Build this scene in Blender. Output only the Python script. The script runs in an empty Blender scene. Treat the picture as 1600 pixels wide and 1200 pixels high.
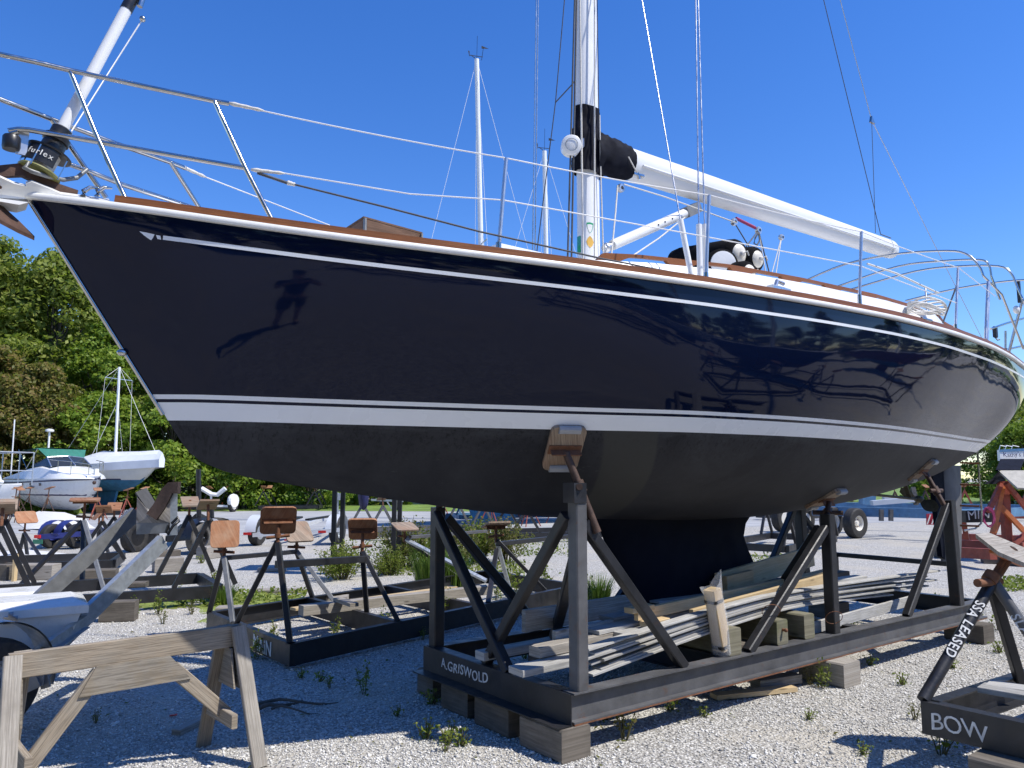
import bpy, math, random
import numpy as np
from mathutils import Vector, Matrix, Euler
R = math.radians
random.seed(7); rng = np.random.default_rng(7)
sc = bpy.context.scene
COL = sc.collection
# ------------------------------------------------------------------ camera
FPX, HOR, CZ = 1202.0, 745.0, 1.75
PITCH = math.atan((HOR - 600) / FPX)
cam = bpy.data.cameras.new('camera'); camo = bpy.data.objects.new('camera', cam); COL.objects.link(camo)
cam.sensor_width = 36; cam.lens = FPX / 1600 * 36; cam.clip_start = .05; cam.clip_end = 2000
camo.location = (0, 0, CZ); camo.rotation_euler = (math.pi / 2 + PITCH, 0, 0)
sc.camera = camo
# ------------------------------------------------------------------ sky and sun
SUN_EL, SUN_AZ = 56.0, -19.0          # azimuth measured from +X towards +Y
w = bpy.data.worlds.new('World'); sc.world = w; w.use_nodes = True
nt = w.node_tree; nt.nodes.clear()
sky = nt.nodes.new('ShaderNodeTexSky'); sky.sky_type = 'NISHITA'; sky.sun_disc = False
sky.sun_elevation = R(SUN_EL); sky.sun_rotation = R(90 - SUN_AZ)
sky.altitude = 0; sky.air_density = 1.0; sky.dust_density = .1; sky.ozone_density = 4.5
hsv = nt.nodes.new('ShaderNodeHueSaturation'); hsv.inputs['Hue'].default_value = .514; hsv.inputs['Saturation'].default_value = 1.28
bg = nt.nodes.new('ShaderNodeBackground'); bg.inputs['Strength'].default_value = .073
wo = nt.nodes.new('ShaderNodeOutputWorld')
nt.links.new(sky.outputs[0], hsv.inputs['Color']); nt.links.new(hsv.outputs[0], bg.inputs[0]); nt.links.new(bg.outputs[0], wo.inputs[0])
sun = bpy.data.lights.new('sun', 'SUN'); sun.energy = 2.05; sun.angle = R(.53); sun.color = (1, .955, .88)
suno = bpy.data.objects.new('sun', sun); COL.objects.link(suno); suno.location = (30, 10, 30)
sd = Vector((math.cos(R(SUN_AZ)) * math.cos(R(SUN_EL)), math.sin(R(SUN_AZ)) * math.cos(R(SUN_EL)), math.sin(R(SUN_EL))))
suno.rotation_euler = sd.to_track_quat('Z', 'Y').to_euler()
vs = sc.view_settings; vs.view_transform = 'Standard'; vs.look = 'None'; vs.gamma = 1; vs.exposure = 1.52
try: vs.use_curve_mapping = False
except Exception: pass
sc.render.engine = 'CYCLES'
sc.cycles.max_bounces = 8; sc.cycles.transparent_max_bounces = 8

# ------------------------------------------------------------------ measuring helpers (where a thing stands in the yard)
def ray(px, py):
    x = (px - 800) / FPX; v = (py - 600) / FPX
    return Vector((x, math.cos(PITCH) + v * math.sin(PITCH), math.sin(PITCH) - v * math.cos(PITCH)))
EYE = Vector((0, 0, CZ))
def G(px, py, z=0.0):
    d = ray(px, py); return EYE + d * ((z - CZ) / d.z)
def PD(px, py, D):
    d = ray(px, py); return EYE + d * (D / d.y)
TH = R(37.3); AX = Vector((math.cos(TH), math.sin(TH), 0)); NX = Vector((math.sin(TH), -math.cos(TH), 0)); CO = -4.66
ROOT = NX * CO
def loc2w(p): return ROOT + AX * p[0] - NX * p[1] + Vector((0, 0, p[2]))
def w2loc(p): return Vector((p.dot(AX), -(p.dot(NX) - CO), p.z))
def BL(px, py, off=0.0):            # point on the boat's fore-and-aft plane, off metres to port, boat coordinates
    d = ray(px, py); t = (CO + off - EYE.dot(NX)) / d.dot(NX); return w2loc(EYE + d * t)
def BA(px, py, a0):                 # point on the boat's transverse plane at station a0
    d = ray(px, py); t = (a0 - EYE.dot(AX)) / d.dot(AX); return w2loc(EYE + d * t)
# ------------------------------------------------------------------ mesh builder
def V(*a): return Vector(a)
class MB:
    def __init__(s): s.v = []; s.f = []; s.uv = []
    def add(s, vs_, fs, uvs=None):
        o = len(s.v); s.v += [tuple(p) for p in vs_]
        for k, f in enumerate(fs):
            s.f.append([o + i for i in f])
            s.uv.append([uvs[i] for i in f] if uvs else [(vs_[i][0], vs_[i][1]) for i in f])
        return s
    def frame(s, d, up):
        d = d.normalized(); up = Vector(up)
        sd_ = d.cross(up)
        if sd_.length < 1e-4: sd_ = d.cross(Vector((1, 0, 0)))
        if sd_.length < 1e-4: sd_ = d.cross(Vector((0, 1, 0)))
        sd_.normalize(); return d, sd_, sd_.cross(d)
    def extr(s, prof, p0, p1, up=(0, 0, 1), caps=True, s1=1.0):     # prof: (side, up) polygon
        p0, p1 = Vector(p0), Vector(p1); d, a, b = s.frame(p1 - p0, up); L = (p1 - p0).length; n = len(prof)
        vs_ = [p0 + a * x + b * y for x, y in prof] + [p1 + a * x * s1 + b * y * s1 for x, y in prof]
        per = [0]
        for i in range(n): per.append(per[-1] + math.dist(prof[i], prof[(i + 1) % n]))
        o = len(s.v); s.v += [tuple(p) for p in vs_]; u0 = random.random() * 3
        for i in range(n):
            j = (i + 1) % n
            s.f.append([o + i, o + j, o + n + j, o + n + i])
            s.uv.append([(u0, per[i]), (u0, per[i + 1]), (u0 + L, per[i + 1]), (u0 + L, per[i])])
        if caps:
            s.f.append([o + i for i in range(n)][::-1]); s.uv.append([(x * .12, y) for x, y in prof][::-1])
            s.f.append([o + n + i for i in range(n)]); s.uv.append([(x * .12, y) for x, y in prof])
        return s
    def bar(s, p0, p1, w_, h, up=(0, 0, 1), ch=0.0):
        x, y = w_ / 2, h / 2
        if ch <= 0: pr = [(-x, -y), (x, -y), (x, y), (-x, y)]
        else: pr = [(-x + ch, -y), (x - ch, -y), (x, -y + ch), (x, y - ch), (x - ch, y), (-x + ch, y), (-x, y - ch), (-x, -y + ch)]
        return s.extr(pr, p0, p1, up)
    def box(s, c, size, rz=0, ch=0.0):
        c = Vector(c); a = Vector((math.cos(rz), math.sin(rz), 0)); h = a * size[0] / 2
        return s.bar(c - h, c + h, size[1], size[2], (0, 0, 1), ch)
    def ibeam(s, p0, p1, w_, h, tf=.012, tw=.01, up=(0, 0, 1)):
        x, y, t = w_ / 2, h / 2, tw / 2
        return s.extr([(-x, -y), (x, -y), (x, -y + tf), (t, -y + tf), (t, y - tf), (x, y - tf), (x, y), (-x, y), (-x, y - tf), (-t, y - tf), (-t, -y + tf), (-x, -y + tf)], p0, p1, up)
    def angle(s, p0, p1, w_, h, t=.008, up=(0, 0, 1)):
        return s.extr([(0, 0), (w_, 0), (w_, t), (t, t), (t, h), (0, h)], p0, p1, up)
    def channel(s, p0, p1, w_, h, t=.008, up=(0, 0, 1)):
        x = math.copysign(t, w_); pr = [(0, -h / 2), (w_, -h / 2), (w_, -h / 2 + t), (x, -h / 2 + t), (x, h / 2 - t), (w_, h / 2 - t), (w_, h / 2), (0, h / 2)]
        return s.extr(pr if w_ > 0 else pr[::-1], p0, p1, up)
    def tube(s, p0, p1, r, r2=None, n=8, caps=True):
        r2 = r if r2 is None else r2
        return s.extr([(r * math.cos(2 * math.pi * i / n), r * math.sin(2 * math.pi * i / n)) for i in range(n)], p0, p1, (0, 0, 1), caps, (r2 / r))
    def path(s, pts, r, n=8, prof=None, up=(0, 0, 1), rs=None):      # swept tube / bar along a polyline
        pts = [Vector(p) for p in pts]; pr = prof or [(r * math.cos(2 * math.pi * i / n), r * math.sin(2 * math.pi * i / n)) for i in range(n)]
        n = len(pr); o = len(s.v); L = 0; ls = []
        for k, p in enumerate(pts):
            d = (pts[min(k + 1, len(pts) - 1)] - pts[max(k - 1, 0)])
            _, a, b = s.frame(d, up); q = rs[k] if rs else 1
            s.v += [tuple(p + a * x * q + b * y * q) for x, y in pr]
            if k: L += (p - pts[k - 1]).length
            ls.append(L)
        per = [0]
        for i in range(n): per.append(per[-1] + math.dist(pr[i], pr[(i + 1) % n]))
        for k in range(len(pts) - 1):
            for i in range(n):
                j = (i + 1) % n; A = o + k * n
                s.f.append([A + i, A + j, A + n + j, A + n + i])
                s.uv.append([(ls[k], per[i]), (ls[k], per[i + 1]), (ls[k + 1], per[i + 1]), (ls[k + 1], per[i])])
        s.f.append([o + i for i in range(n)][::-1]); s.uv.append([(x * .12, y) for x, y in pr][::-1])
        e = o + (len(pts) - 1) * n; s.f.append([e + i for i in range(n)]); s.uv.append([(x * .12, y) for x, y in pr])
        return s
    def lathe(s, prof, p0, axis, n=20, caps=True, squash=1.0):       # prof: (radius, along)
        p0 = Vector(p0); d, a, b = s.frame(Vector(axis), (0, 0, 1)); o = len(s.v); m = len(prof)
        for r, t in prof:
            s.v += [tuple(p0 + d * t + a * r * math.cos(2 * math.pi * i / n) + b * r * squash * math.sin(2 * math.pi * i / n)) for i in range(n)]
        for k in range(m - 1):
            for i in range(n):
                j = (i + 1) % n
                s.f.append([o + k * n + i, o + k * n + j, o + (k + 1) * n + j, o + (k + 1) * n + i]); s.uv.append([(0, 0), (1, 0), (1, 1), (0, 1)])
        if caps:
            s.f.append([o + i for i in range(n)][::-1]); s.uv.append([(0, 0)] * n)
            s.f.append([o + (m - 1) * n + i for i in range(n)]); s.uv.append([(0, 0)] * n)
        return s
    def grid(s, rows, closed=False, flip=False):
        o = len(s.v); m = len(rows[0])
        for r in rows: s.v += [tuple(p) for p in r]
        for k in range(len(rows) - 1):
            for i in range(m if closed else m - 1):
                j = (i + 1) % m; q = [o + k * m + i, o + k * m + j, o + (k + 1) * m + j, o + (k + 1) * m + i]
                s.f.append(q[::-1] if flip else q); s.uv.append([(i, k), (i + 1, k), (i + 1, k + 1), (i, k + 1)])
        return s
    def slab(s, poly, nrm, t):                                       # flat polygon (3D points) given thickness t along -nrm
        nrm = Vector(nrm).normalized(); P = [Vector(p) for p in poly]; n = len(P)
        vs_ = P + [p - nrm * t for p in P]; d = (P[1] - P[0]).normalized(); e = nrm.cross(d)
        uv = [(p.dot(d), p.dot(e)) for p in vs_]
        s.add(vs_, [list(range(n)), list(range(n, 2 * n))[::-1]] + [[i, n + i, n + (i + 1) % n, (i + 1) % n] for i in range(n)], uv)
        return s
    def ball(s, c, r, n=10, m=6, sq=(1, 1, 1)):
        c = Vector(c); rows = []
        for k in range(m + 1):
            t = math.pi * k / m
            rows.append([c + Vector((r * sq[0] * math.sin(t) * math.cos(2 * math.pi * i / n), r * sq[1] * math.sin(t) * math.sin(2 * math.pi * i / n), r * sq[2] * math.cos(t))) for i in range(n)])
        return s.grid(rows, True)
    def mesh(s, name, mat, smooth=None, off=(0, 0, 0)):
        me = bpy.data.meshes.new(name)
        vv = np.array(s.v, float).reshape(-1, 3) - np.array(off)
        me.from_pydata(vv.tolist(), [], s.f); me.validate(clean_customdata=False)
        if len(me.loops) == sum(len(f) for f in s.f):
            u = me.uv_layers.new(name='UVMap'); u.data.foreach_set('uv', [c for f in s.uv for p in f for c in p])
        if mat: me.materials.append(mat)
        if smooth is not None:
            me.polygons.foreach_set('use_smooth', [True] * len(me.polygons))
            me.set_sharp_from_angle(angle=R(smooth))
        me.update(); return me
def link(name, me, parent=None, loc=None):
    o = bpy.data.objects.new(name, me); COL.objects.link(o)
    if parent: o.parent = parent
    if loc is not None: o.location = loc
    return o
def tag(o, label=None, cat=None, group=None, kind=None):
    if label: o['label'] = label
    if cat: o['category'] = cat
    if group: o['group'] = group
    if kind: o['kind'] = kind
    return o
def thing(name, label, cat, loc=(0, 0, 0), rz=0, group=None):
    o = bpy.data.objects.new(name, None); COL.objects.link(o); o.location = loc; o.rotation_euler = (0, 0, rz)
    o.empty_display_size = .2
    return tag(o, label, cat, group)
def part(name, mb, mat, parent, smooth=None, label=None, kind=None, world=True):
    """a child mesh; when world is set the builder's points are world points (the parent carries no rotation then)"""
    off = top(parent).location if world else (0, 0, 0)
    o = link(name, mb.mesh(name, mat, smooth, tuple(off)), parent)
    if label: o['label'] = label
    if kind: o['kind'] = kind
    return o
def top(o):
    while o.parent: o = o.parent
    return o
def solo(name, mb, mat, label, cat, group=None, smooth=None, kind=None):
    """a thing that is one mesh; origin at the middle of its footprint"""
    a = np.array(mb.v); c = (a.min(0) + a.max(0)) / 2; c[2] = a[:, 2].min()
    o = link(name, mb.mesh(name, mat, smooth, tuple(c)), None, tuple(c))
    return tag(o, label, cat, group, kind)
def np_mesh(name, verts, faces, mat, smooth=False):
    verts = np.asarray(verts, np.float32); faces = np.asarray(faces, np.int32); k = faces.shape[1]
    me = bpy.data.meshes.new(name); me.vertices.add(len(verts)); me.vertices.foreach_set('co', verts.ravel())
    me.loops.add(faces.size); me.loops.foreach_set('vertex_index', faces.ravel())
    me.polygons.add(len(faces)); me.polygons.foreach_set('loop_start', np.arange(0, faces.size, k, dtype=np.int32))
    try: me.polygons.foreach_set('loop_total', np.full(len(faces), k, np.int32))
    except Exception: pass
    if smooth: me.polygons.foreach_set('use_smooth', np.ones(len(faces), bool))
    me.update(calc_edges=True); me.validate()
    if mat: me.materials.append(mat)
    return me
def copy_tree(o, parent=None, loc=None, rz=None, label=None, scale=None):
    c = o.copy(); COL.objects.link(c)
    if parent: c.parent = parent
    if loc is not None: c.location = loc
    if rz is not None: c.rotation_euler = (0, 0, rz)
    if scale is not None: c.scale = (scale,) * 3
    if label: c['label'] = label
    for ch in list(o.children): copy_tree(ch, c)
    return c
def lettering(text, size, o3, xd, yd, mat, parent, name='lettering', jit=.06, seed=1, spacing=1.0, world=True, ext=.0015, bold=0.0):
    """painted letters lying on a surface: o3 start of the baseline, xd reading direction, yd up direction of the letters"""
    rr = random.Random(seed); xd = Vector(xd).normalized(); yd = Vector(yd).normalized(); zd = xd.cross(yd)
    cu = bpy.data.curves.new('t', 'FONT'); cu.body = text; cu.size = size; cu.extrude = ext; cu.space_character = spacing; cu.offset = bold * size; cu.resolution_u = 3
    ob = bpy.data.objects.new('t', cu); COL.objects.link(ob); dg = bpy.context.evaluated_depsgraph_get(); dg.update()
    me = bpy.data.meshes.new_from_object(ob.evaluated_get(dg)); bpy.data.objects.remove(ob); bpy.data.curves.remove(cu)
    n = len(me.vertices); co = np.zeros(n * 3, np.float32); me.vertices.foreach_get('co', co); co = co.reshape(-1, 3)
    wob = [rr.uniform(0, 6) for _ in range(4)]
    co[:, 1] += size * jit * np.sin(co[:, 0] / size * 2.1 + wob[0]) + size * jit * .5 * np.sin(co[:, 0] / size * 5.3 + wob[1])
    co[:, 0] += size * jit * .8 * np.sin(co[:, 1] / size * 3 + wob[2] + co[:, 0] / size * 1.3)
    M = np.array([xd, yd, zd]).T
    off = np.array(top(parent).location) if world else np.zeros(3)
    co = co @ M.T + np.array(o3) - off
    me.vertices.foreach_set('co', co.ravel().astype(np.float32)); me.materials.clear(); me.materials.append(mat); me.update()
    return link(name, me, parent)
# ------------------------------------------------------------------ materials
def newmat(name):
    m = bpy.data.materials.new(name); m.use_nodes = True; nt = m.node_tree; b = nt.nodes['Principled BSDF']; return m, nt, b
def nd(nt, t, **k):
    n = nt.nodes.new(t)
    for a, v in k.items(): setattr(n, a, v)
    return n
def mixrgb(nt, fac, a, b, mode='MIX'):
    m = nt.nodes.new('ShaderNodeMix'); m.data_type = 'RGBA'; m.blend_type = mode
    for s, v in ((m.inputs['Factor'], fac), (m.inputs['A'], a), (m.inputs['B'], b)) if False else ((m.inputs[0], fac), (m.inputs[6], a), (m.inputs[7], b)):
        if hasattr(v, 'links') or isinstance(v, bpy.types.NodeSocket): nt.links.new(v, s)
        elif isinstance(v, (int, float)): s.default_value = v
        else: s.default_value = (*v, 1) if len(v) == 3 else v
    return m.outputs[2]
def ramp(nt, x, stops):
    r = nt.nodes.new('ShaderNodeValToRGB'); nt.links.new(x, r.inputs[0]); e = r.color_ramp.elements
    while len(e) < len(stops): e.new(.5)
    for k, (p, c) in enumerate(stops):
        e[k].position = p; e[k].color = (c, c, c, 1) if isinstance(c, (int, float)) else (*c, 1)
    return r.outputs[0]
def coords(nt, kind='Object', scale=(1, 1, 1), rand=False):
    tc = nt.nodes.new('ShaderNodeTexCoord'); mp = nt.nodes.new('ShaderNodeMapping'); mp.inputs['Scale'].default_value = scale
    nt.links.new(tc.outputs[kind], mp.inputs[0])
    if rand:
        oi = nt.nodes.new('ShaderNodeObjectInfo'); mu = nt.nodes.new('ShaderNodeVectorMath'); mu.operation = 'SCALE'
        cb = nt.nodes.new('ShaderNodeCombineXYZ')
        for i in range(3): nt.links.new(oi.outputs['Random'], cb.inputs[i])
        nt.links.new(cb.outputs[0], mu.inputs[0]); mu.inputs['Scale'].default_value = 37.0
        nt.links.new(mu.outputs[0], mp.inputs['Location'])
    return mp.outputs[0]
def noise(nt, vec, scale, detail=4, rough=.6, dist=0):
    n = nt.nodes.new('ShaderNodeTexNoise'); n.inputs['Scale'].default_value = scale; n.inputs['Detail'].default_value = detail
    n.inputs['Roughness'].default_value = rough; n.inputs['Distortion'].default_value = dist; nt.links.new(vec, n.inputs['Vector']); return n.outputs['Fac']
def bump(nt, b, h, strength=.3, dist=.01):
    n = nt.nodes.new('ShaderNodeBump'); n.inputs['Strength'].default_value = strength; n.inputs['Distance'].default_value = dist
    nt.links.new(h, n.inputs['Height']); nt.links.new(n.outputs[0], b.inputs['Normal']); return n
def sc3(c, k): return tuple(min(1, x * k) for x in c)
def pm(name, col, rough=.5, metal=0.0, var=.25, scale=6, bmp=0.0, bscale=80, rust=0.0, rustcol=(.16, .055, .022), coat=0.0, dirt=0.0, spec=.5, coords_='Object', chips=None):
    m, nt, b = newmat(name); v = coords(nt, coords_, rand=True)
    f = noise(nt, v, scale, 5, .65)
    c = mixrgb(nt, ramp(nt, f, [(.3, 0), (.7, 1)]), sc3(col, 1 - var), sc3(col, 1 + var))
    if dirt:
        f2 = noise(nt, v, scale * 3.1, 6, .7); c = mixrgb(nt, ramp(nt, f2, [(.5, 0), (.75, dirt)]), c, (.12, .1, .075))
    if rust:
        f3 = noise(nt, v, scale * 2.3, 8, .75); rm = ramp(nt, f3, [(.62 - rust * .25, 0), (.72 - rust * .2, 1)])
        c = mixrgb(nt, rm, c, rustcol)
    if chips:
        f4 = noise(nt, v, chips[1], 8, .8); c = mixrgb(nt, ramp(nt, f4, [(.66, 0), (.7, 1)]), c, chips[0])
    nt.links.new(c, b.inputs['Base Color']); b.inputs['Roughness'].default_value = rough; b.inputs['Metallic'].default_value = metal
    rr = ramp(nt, noise(nt, v, scale * 1.7, 4), [(.3, max(0, rough - .1)), (.7, min(1, rough + .12))]); nt.links.new(rr, b.inputs['Roughness'])
    b.inputs['Specular IOR Level'].default_value = spec
    if coat: b.inputs['Coat Weight'].default_value = coat; b.inputs['Coat Roughness'].default_value = .05
    if bmp: bump(nt, b, noise(nt, v, bscale, 4), bmp, .004)
    return m
def wood(name, c0, c1, c2=None, grain=34, rough=.75, bmp=.5, dark=.5, knots=True):
    """board: grain runs along UV u; each object its own piece of timber"""
    m, nt, b = newmat(name); v = coords(nt, 'UV', (1.1, grain, 1), rand=True)
    g = noise(nt, v, 1.6, 6, .7, 1.2); v2 = coords(nt, 'UV', (2.2, grain * 3.2, 1), rand=True); g2 = noise(nt, v2, 2.0, 4, .6, .4)
    c = mixrgb(nt, ramp(nt, g, [(.3, 0), (.68, 1)]), c0, c1)
    c = mixrgb(nt, ramp(nt, g2, [(.42, dark), (.56, 0)]), c, sc3(c0, .42))
    v3 = coords(nt, 'Object', (1, 1, 1), rand=True); f = noise(nt, v3, 5, 4)
    c = mixrgb(nt, ramp(nt, f, [(.45, 0), (.75, .65)]), c, c2 or sc3(c1, .6))
    if knots:
        vo = nt.nodes.new('ShaderNodeTexVoronoi'); vo.inputs['Scale'].default_value = 1.0; nt.links.new(coords(nt, 'UV', (2.1, 8.5, 1), rand=True), vo.inputs['Vector'])
        c = mixrgb(nt, ramp(nt, vo.outputs['Distance'], [(.05, .85), (.13, 0)]), c, sc3(c0, .3))
    oi = nt.nodes.new('ShaderNodeObjectInfo'); c = mixrgb(nt, 1.0, c, ramp(nt, oi.outputs['Random'], [(0, .78), (1, 1.12)]), 'MULTIPLY')
    nt.links.new(c, b.inputs['Base Color']); b.inputs['Roughness'].default_value = rough; b.inputs['Specular IOR Level'].default_value = .25
    bump(nt, b, mixrgb(nt, .5, g, g2), bmp, .004)
    return m
M = {}
M['weathered'] = wood('weathered_wood', (.30, .265, .22), (.44, .41, .36), (.21, .19, .16))
M['sawwood'] = wood('sawhorse_wood', (.25, .2, .145), (.38, .325, .25), (.27, .25, .21), grain=26, dark=.6)
M['greywood'] = wood('silver_grey_wood', (.36, .35, .325), (.52, .51, .48), (.26, .25, .22))
M['newwood'] = wood('fresh_pine', (.52, .37, .19), (.66, .52, .31), (.46, .33, .18), grain=22, dark=.22, bmp=.15)
M['block'] = wood('old_block_wood', (.115, .098, .078), (.19, .168, .14), (.07, .062, .05), grain=11, rough=.9, dark=.3)
M['mossblock'] = wood('mossy_block_wood', (.15, .135, .09), (.25, .235, .17), (.1, .12, .035), grain=11, dark=.3, rough=.9)
M['ply'] = wood('weathered_plywood', (.2, .175, .14), (.32, .29, .24), (.24, .17, .09), grain=14, dark=.55)
M['padwood'] = wood('orange_pad_plywood', (.29, .125, .06), (.4, .2, .105), (.42, .29, .19), grain=10, dark=.3, bmp=.2)
M['padgrey'] = wood('worn_pad_plywood', (.22, .17, .125), (.36, .28, .21), (.27, .14, .075), grain=14)
M['teak'] = wood('oiled_teak', (.2, .07, .022), (.32, .125, .045), (.17, .062, .022), grain=30, rough=.42, dark=.35, bmp=.1, knots=False)
M['brownply'] = wood('brown_plywood', (.14, .075, .045), (.22, .13, .085), (.1, .06, .04), grain=12, dark=.4, knots=False)
M['steel'] = pm('black_painted_steel', (.018, .0185, .021), .42, 0, .4, 5, .25, 60, rust=.12, rustcol=(.05, .026, .017), spec=.45, chips=((.045, .045, .045), 26))
M['steelworn'] = pm('worn_grey_black_steel', (.085, .085, .087), .5, 0, .35, 4, .25, 60, rust=.18, rustcol=(.1, .055, .038), chips=((.15, .145, .14), 22))
M['rust'] = pm('rusty_steel', (.17, .07, .032), .8, .1, .45, 14, .5, 120, dirt=.5)
M['rustdark'] = pm('dark_rusted_pipe', (.075, .045, .032), .6, .3, .45, 16, .4, 140)
M['galv'] = pm('galvanised_steel', (.46, .49, .51), .42, .65, .2, 18, .15, 90)
M['galvdull'] = pm('dull_galvanised_steel', (.2, .205, .205), .55, .4, .2, 12, .15, 90)
M['inox'] = pm('polished_stainless', (.5, .49, .47), .17, 1.0, .06, 5)
M['alu'] = pm('brushed_aluminium', (.6, .61, .62), .33, .9, .08, 6)
M['white'] = pm('white_gelcoat', (.78, .78, .76), .28, 0, .04, 3, coat=.3)
M['mastwhite'] = pm('white_mast_paint', (.76, .765, .76), .3, 0, .04, 3, coat=.3)
M['boomwhite'] = pm('white_boom_paint', (.72, .725, .72), .38, 0, .03, 2, coat=.15)
M['stripe'] = pm('white_stripe_paint', (.76, .78, .80), .3, 0, .03, 2)
M['rubwhite'] = pm('white_rub_strip', (.76, .755, .72), .4, 0, .06, 5, dirt=.1)
M['paintwhite'] = pm('white_brush_paint', (.6, .6, .58), .65, 0, .3, 18, chips=((.06, .06, .06), 40))
M['rope'] = pm('white_rope', (.62, .6, .55), .8, 0, .15, 60, .3, 300)
M['wire'] = pm('stainless_wire', (.55, .56, .57), .3, .9, .1, 10)
M['wirewhite'] = pm('white_coated_wire', (.75, .75, .74), .4, 0, .05, 10)
M['darkwire'] = pm('dark_line', (.07, .075, .085), .7, 0, .2, 30)
M['canvas'] = pm('black_canvas', (.007, .008, .014), .8, 0, .4, 9, .25, 60, spec=.12)
M['black'] = pm('black_plastic', (.012, .012, .013), .35, 0, .3, 10)
M['fleece'] = pm('black_fender_fleece', (.008, .008, .009), .95, 0, .3, 30, .6, 220, spec=.1)
M['cream'] = pm('cream_fender_vinyl', (.68, .64, .55), .4, 0, .08, 9)
M['rubber'] = pm('tyre_rubber', (.022, .021, .02), .75, 0, .3, 9, .3, 60, dirt=.25)
M['rubbergrey'] = pm('dusty_tyre_rubber', (.12, .11, .095), .85, 0, .3, 9, .3, 60)
M['rimwhite'] = pm('white_wheel_rim', (.68, .66, .6), .4, 0, .1, 8, rust=.1)
M['bluetrailer'] = pm('blue_trailer_paint', (.1, .22, .36), .42, 0, .25, 5, rust=.08)
M['bluepurple'] = pm('dark_blue_trailer_paint', (.025, .035, .17), .4, 0, .25, 5)
M['redsteel'] = pm('red_oxide_steel', (.27, .055, .03), .6, 0, .3, 6, .2, 60, dirt=.3)
M['orangesteel'] = pm('orange_painted_steel', (.5, .14, .035), .55, 0, .25, 6, dirt=.2)
M['red'] = pm('red_reflector', (.5, .02, .02), .3, 0, .2, 6)
M['redsign'] = pm('red_chevron_board', (.35, .02, .04), .5, 0, .2, 6)
M['green'] = pm('green_sticker', (.01, .3, .12), .4, 0, .05, 6)
M['greenteal'] = pm('teal_sticker', (.03, .3, .24), .4, 0, .05, 6)
M['yellow'] = pm('yellow_sticker', (.7, .42, .08), .4, 0, .08, 6)
M['plate'] = pm('green_plate', (.03, .16, .1), .4, 0, .1, 6)
M['greencanvas'] = pm('green_canvas', (.01, .14, .1), .7, 0, .2, 4)
M['shrink'] = pm('white_shrink_wrap', (.68, .7, .72), .35, 0, .06, 2, .25, 7)
M['tarp'] = pm('grey_tarpaulin', (.3, .31, .33), .5, 0, .2, 4, .4, 9)
M['whitetarp'] = pm('white_tarpaulin', (.66, .65, .62), .55, 0, .12, 4, .5, 9)
M['bluebottom'] = pm('blue_antifouling', (.03, .15, .28), .8, 0, .25, 4, dirt=.3)
M['redbottom'] = pm('dark_red_antifouling', (.09, .025, .02), .8, 0, .25, 4)
M['hullwhite'] = pm('aged_white_hull', (.66, .66, .63), .35, 0, .05, 3)
M['hullgrey'] = pm('pale_grey_hull', (.52, .54, .56), .35, 0, .05, 3)
M['navystripe'] = pm('navy_stripe', (.02, .025, .09), .35, 0, .1, 3)
M['glass'] = pm('tinted_windscreen', (.03, .035, .04), .06, 0, .1, 3)
M['bronze'] = pm('dull_bronze', (.09, .075, .045), .6, .5, .3, 20)
M['drumgreen'] = pm('olive_drum_disc', (.17, .17, .05), .5, 0, .2, 10)
M['anchor'] = pm('rusty_brown_anchor', (.085, .045, .03), .6, .3, .35, 14, .3, 120)
M['skin'] = pm('skin', (.5, .3, .22), .5, 0, .05, 10)
M['shirt'] = pm('dark_shirt', (.02, .025, .04), .85, 0, .2, 10)
M['shorts'] = pm('grey_shorts', (.06, .055, .05), .85, 0, .2, 10)
M['soil'] = pm('weathered_vinyl', (.35, .33, .28), .7, 0, .2, 10)
M['felt'] = pm('grey_bunk_felt', (.085, .085, .085), .95, 0, .15, 12, .4, 200, spec=.1)
M['bunkrot'] = wood('peeling_bunk_wood', (.2, .18, .16), (.32, .3, .27), (.5, .47, .43), grain=9, rough=.9)
M['bunktop'] = pm('brown_bunk_covering', (.05, .032, .026), .85, 0, .4, 14, .6, 80)
M['bluecage'] = pm('faded_blue_paint', (.16, .3, .38), .6, 0, .2, 6)
M['magenta'] = pm('magenta_rope', (.28, .03, .1), .8, 0, .3, 30)
M['bubble'] = None
# bubble wrap: clear plastic over the post
m, nt, b = newmat('clear_bubble_wrap'); b.inputs['Base Color'].default_value = (.9, .9, .9, 1); b.inputs['Roughness'].default_value = .15
b.inputs['Alpha'].default_value = .28; b.inputs['Specular IOR Level'].default_value = .8
vo = nd(nt, 'ShaderNodeTexVoronoi'); vo.inputs['Scale'].default_value = 90; nt.links.new(coords(nt), vo.inputs['Vector']); bump(nt, b, vo.outputs['Distance'], .8, .004); M['bubble'] = m
# navy topsides, deep gloss
m, nt, b = newmat('navy_gloss_hull'); v = coords(nt, 'Object', (1, 1, 1.6))
f = noise(nt, v, 1.3, 3); c = mixrgb(nt, f, (.0022, .0052, .0195), (.003, .0066, .0245)); sp = noise(nt, v, 130, 2)
c = mixrgb(nt, ramp(nt, sp, [(.79, 0), (.82, .5)]), c, (.3, .3, .3)); nt.links.new(c, b.inputs['Base Color'])
b.inputs['Roughness'].default_value = .045; b.inputs['IOR'].default_value = 1.5; b.inputs['Specular IOR Level'].default_value = .25
bump(nt, b, noise(nt, v, 2.1, 2), .045, .05); M['navy'] = m
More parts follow.
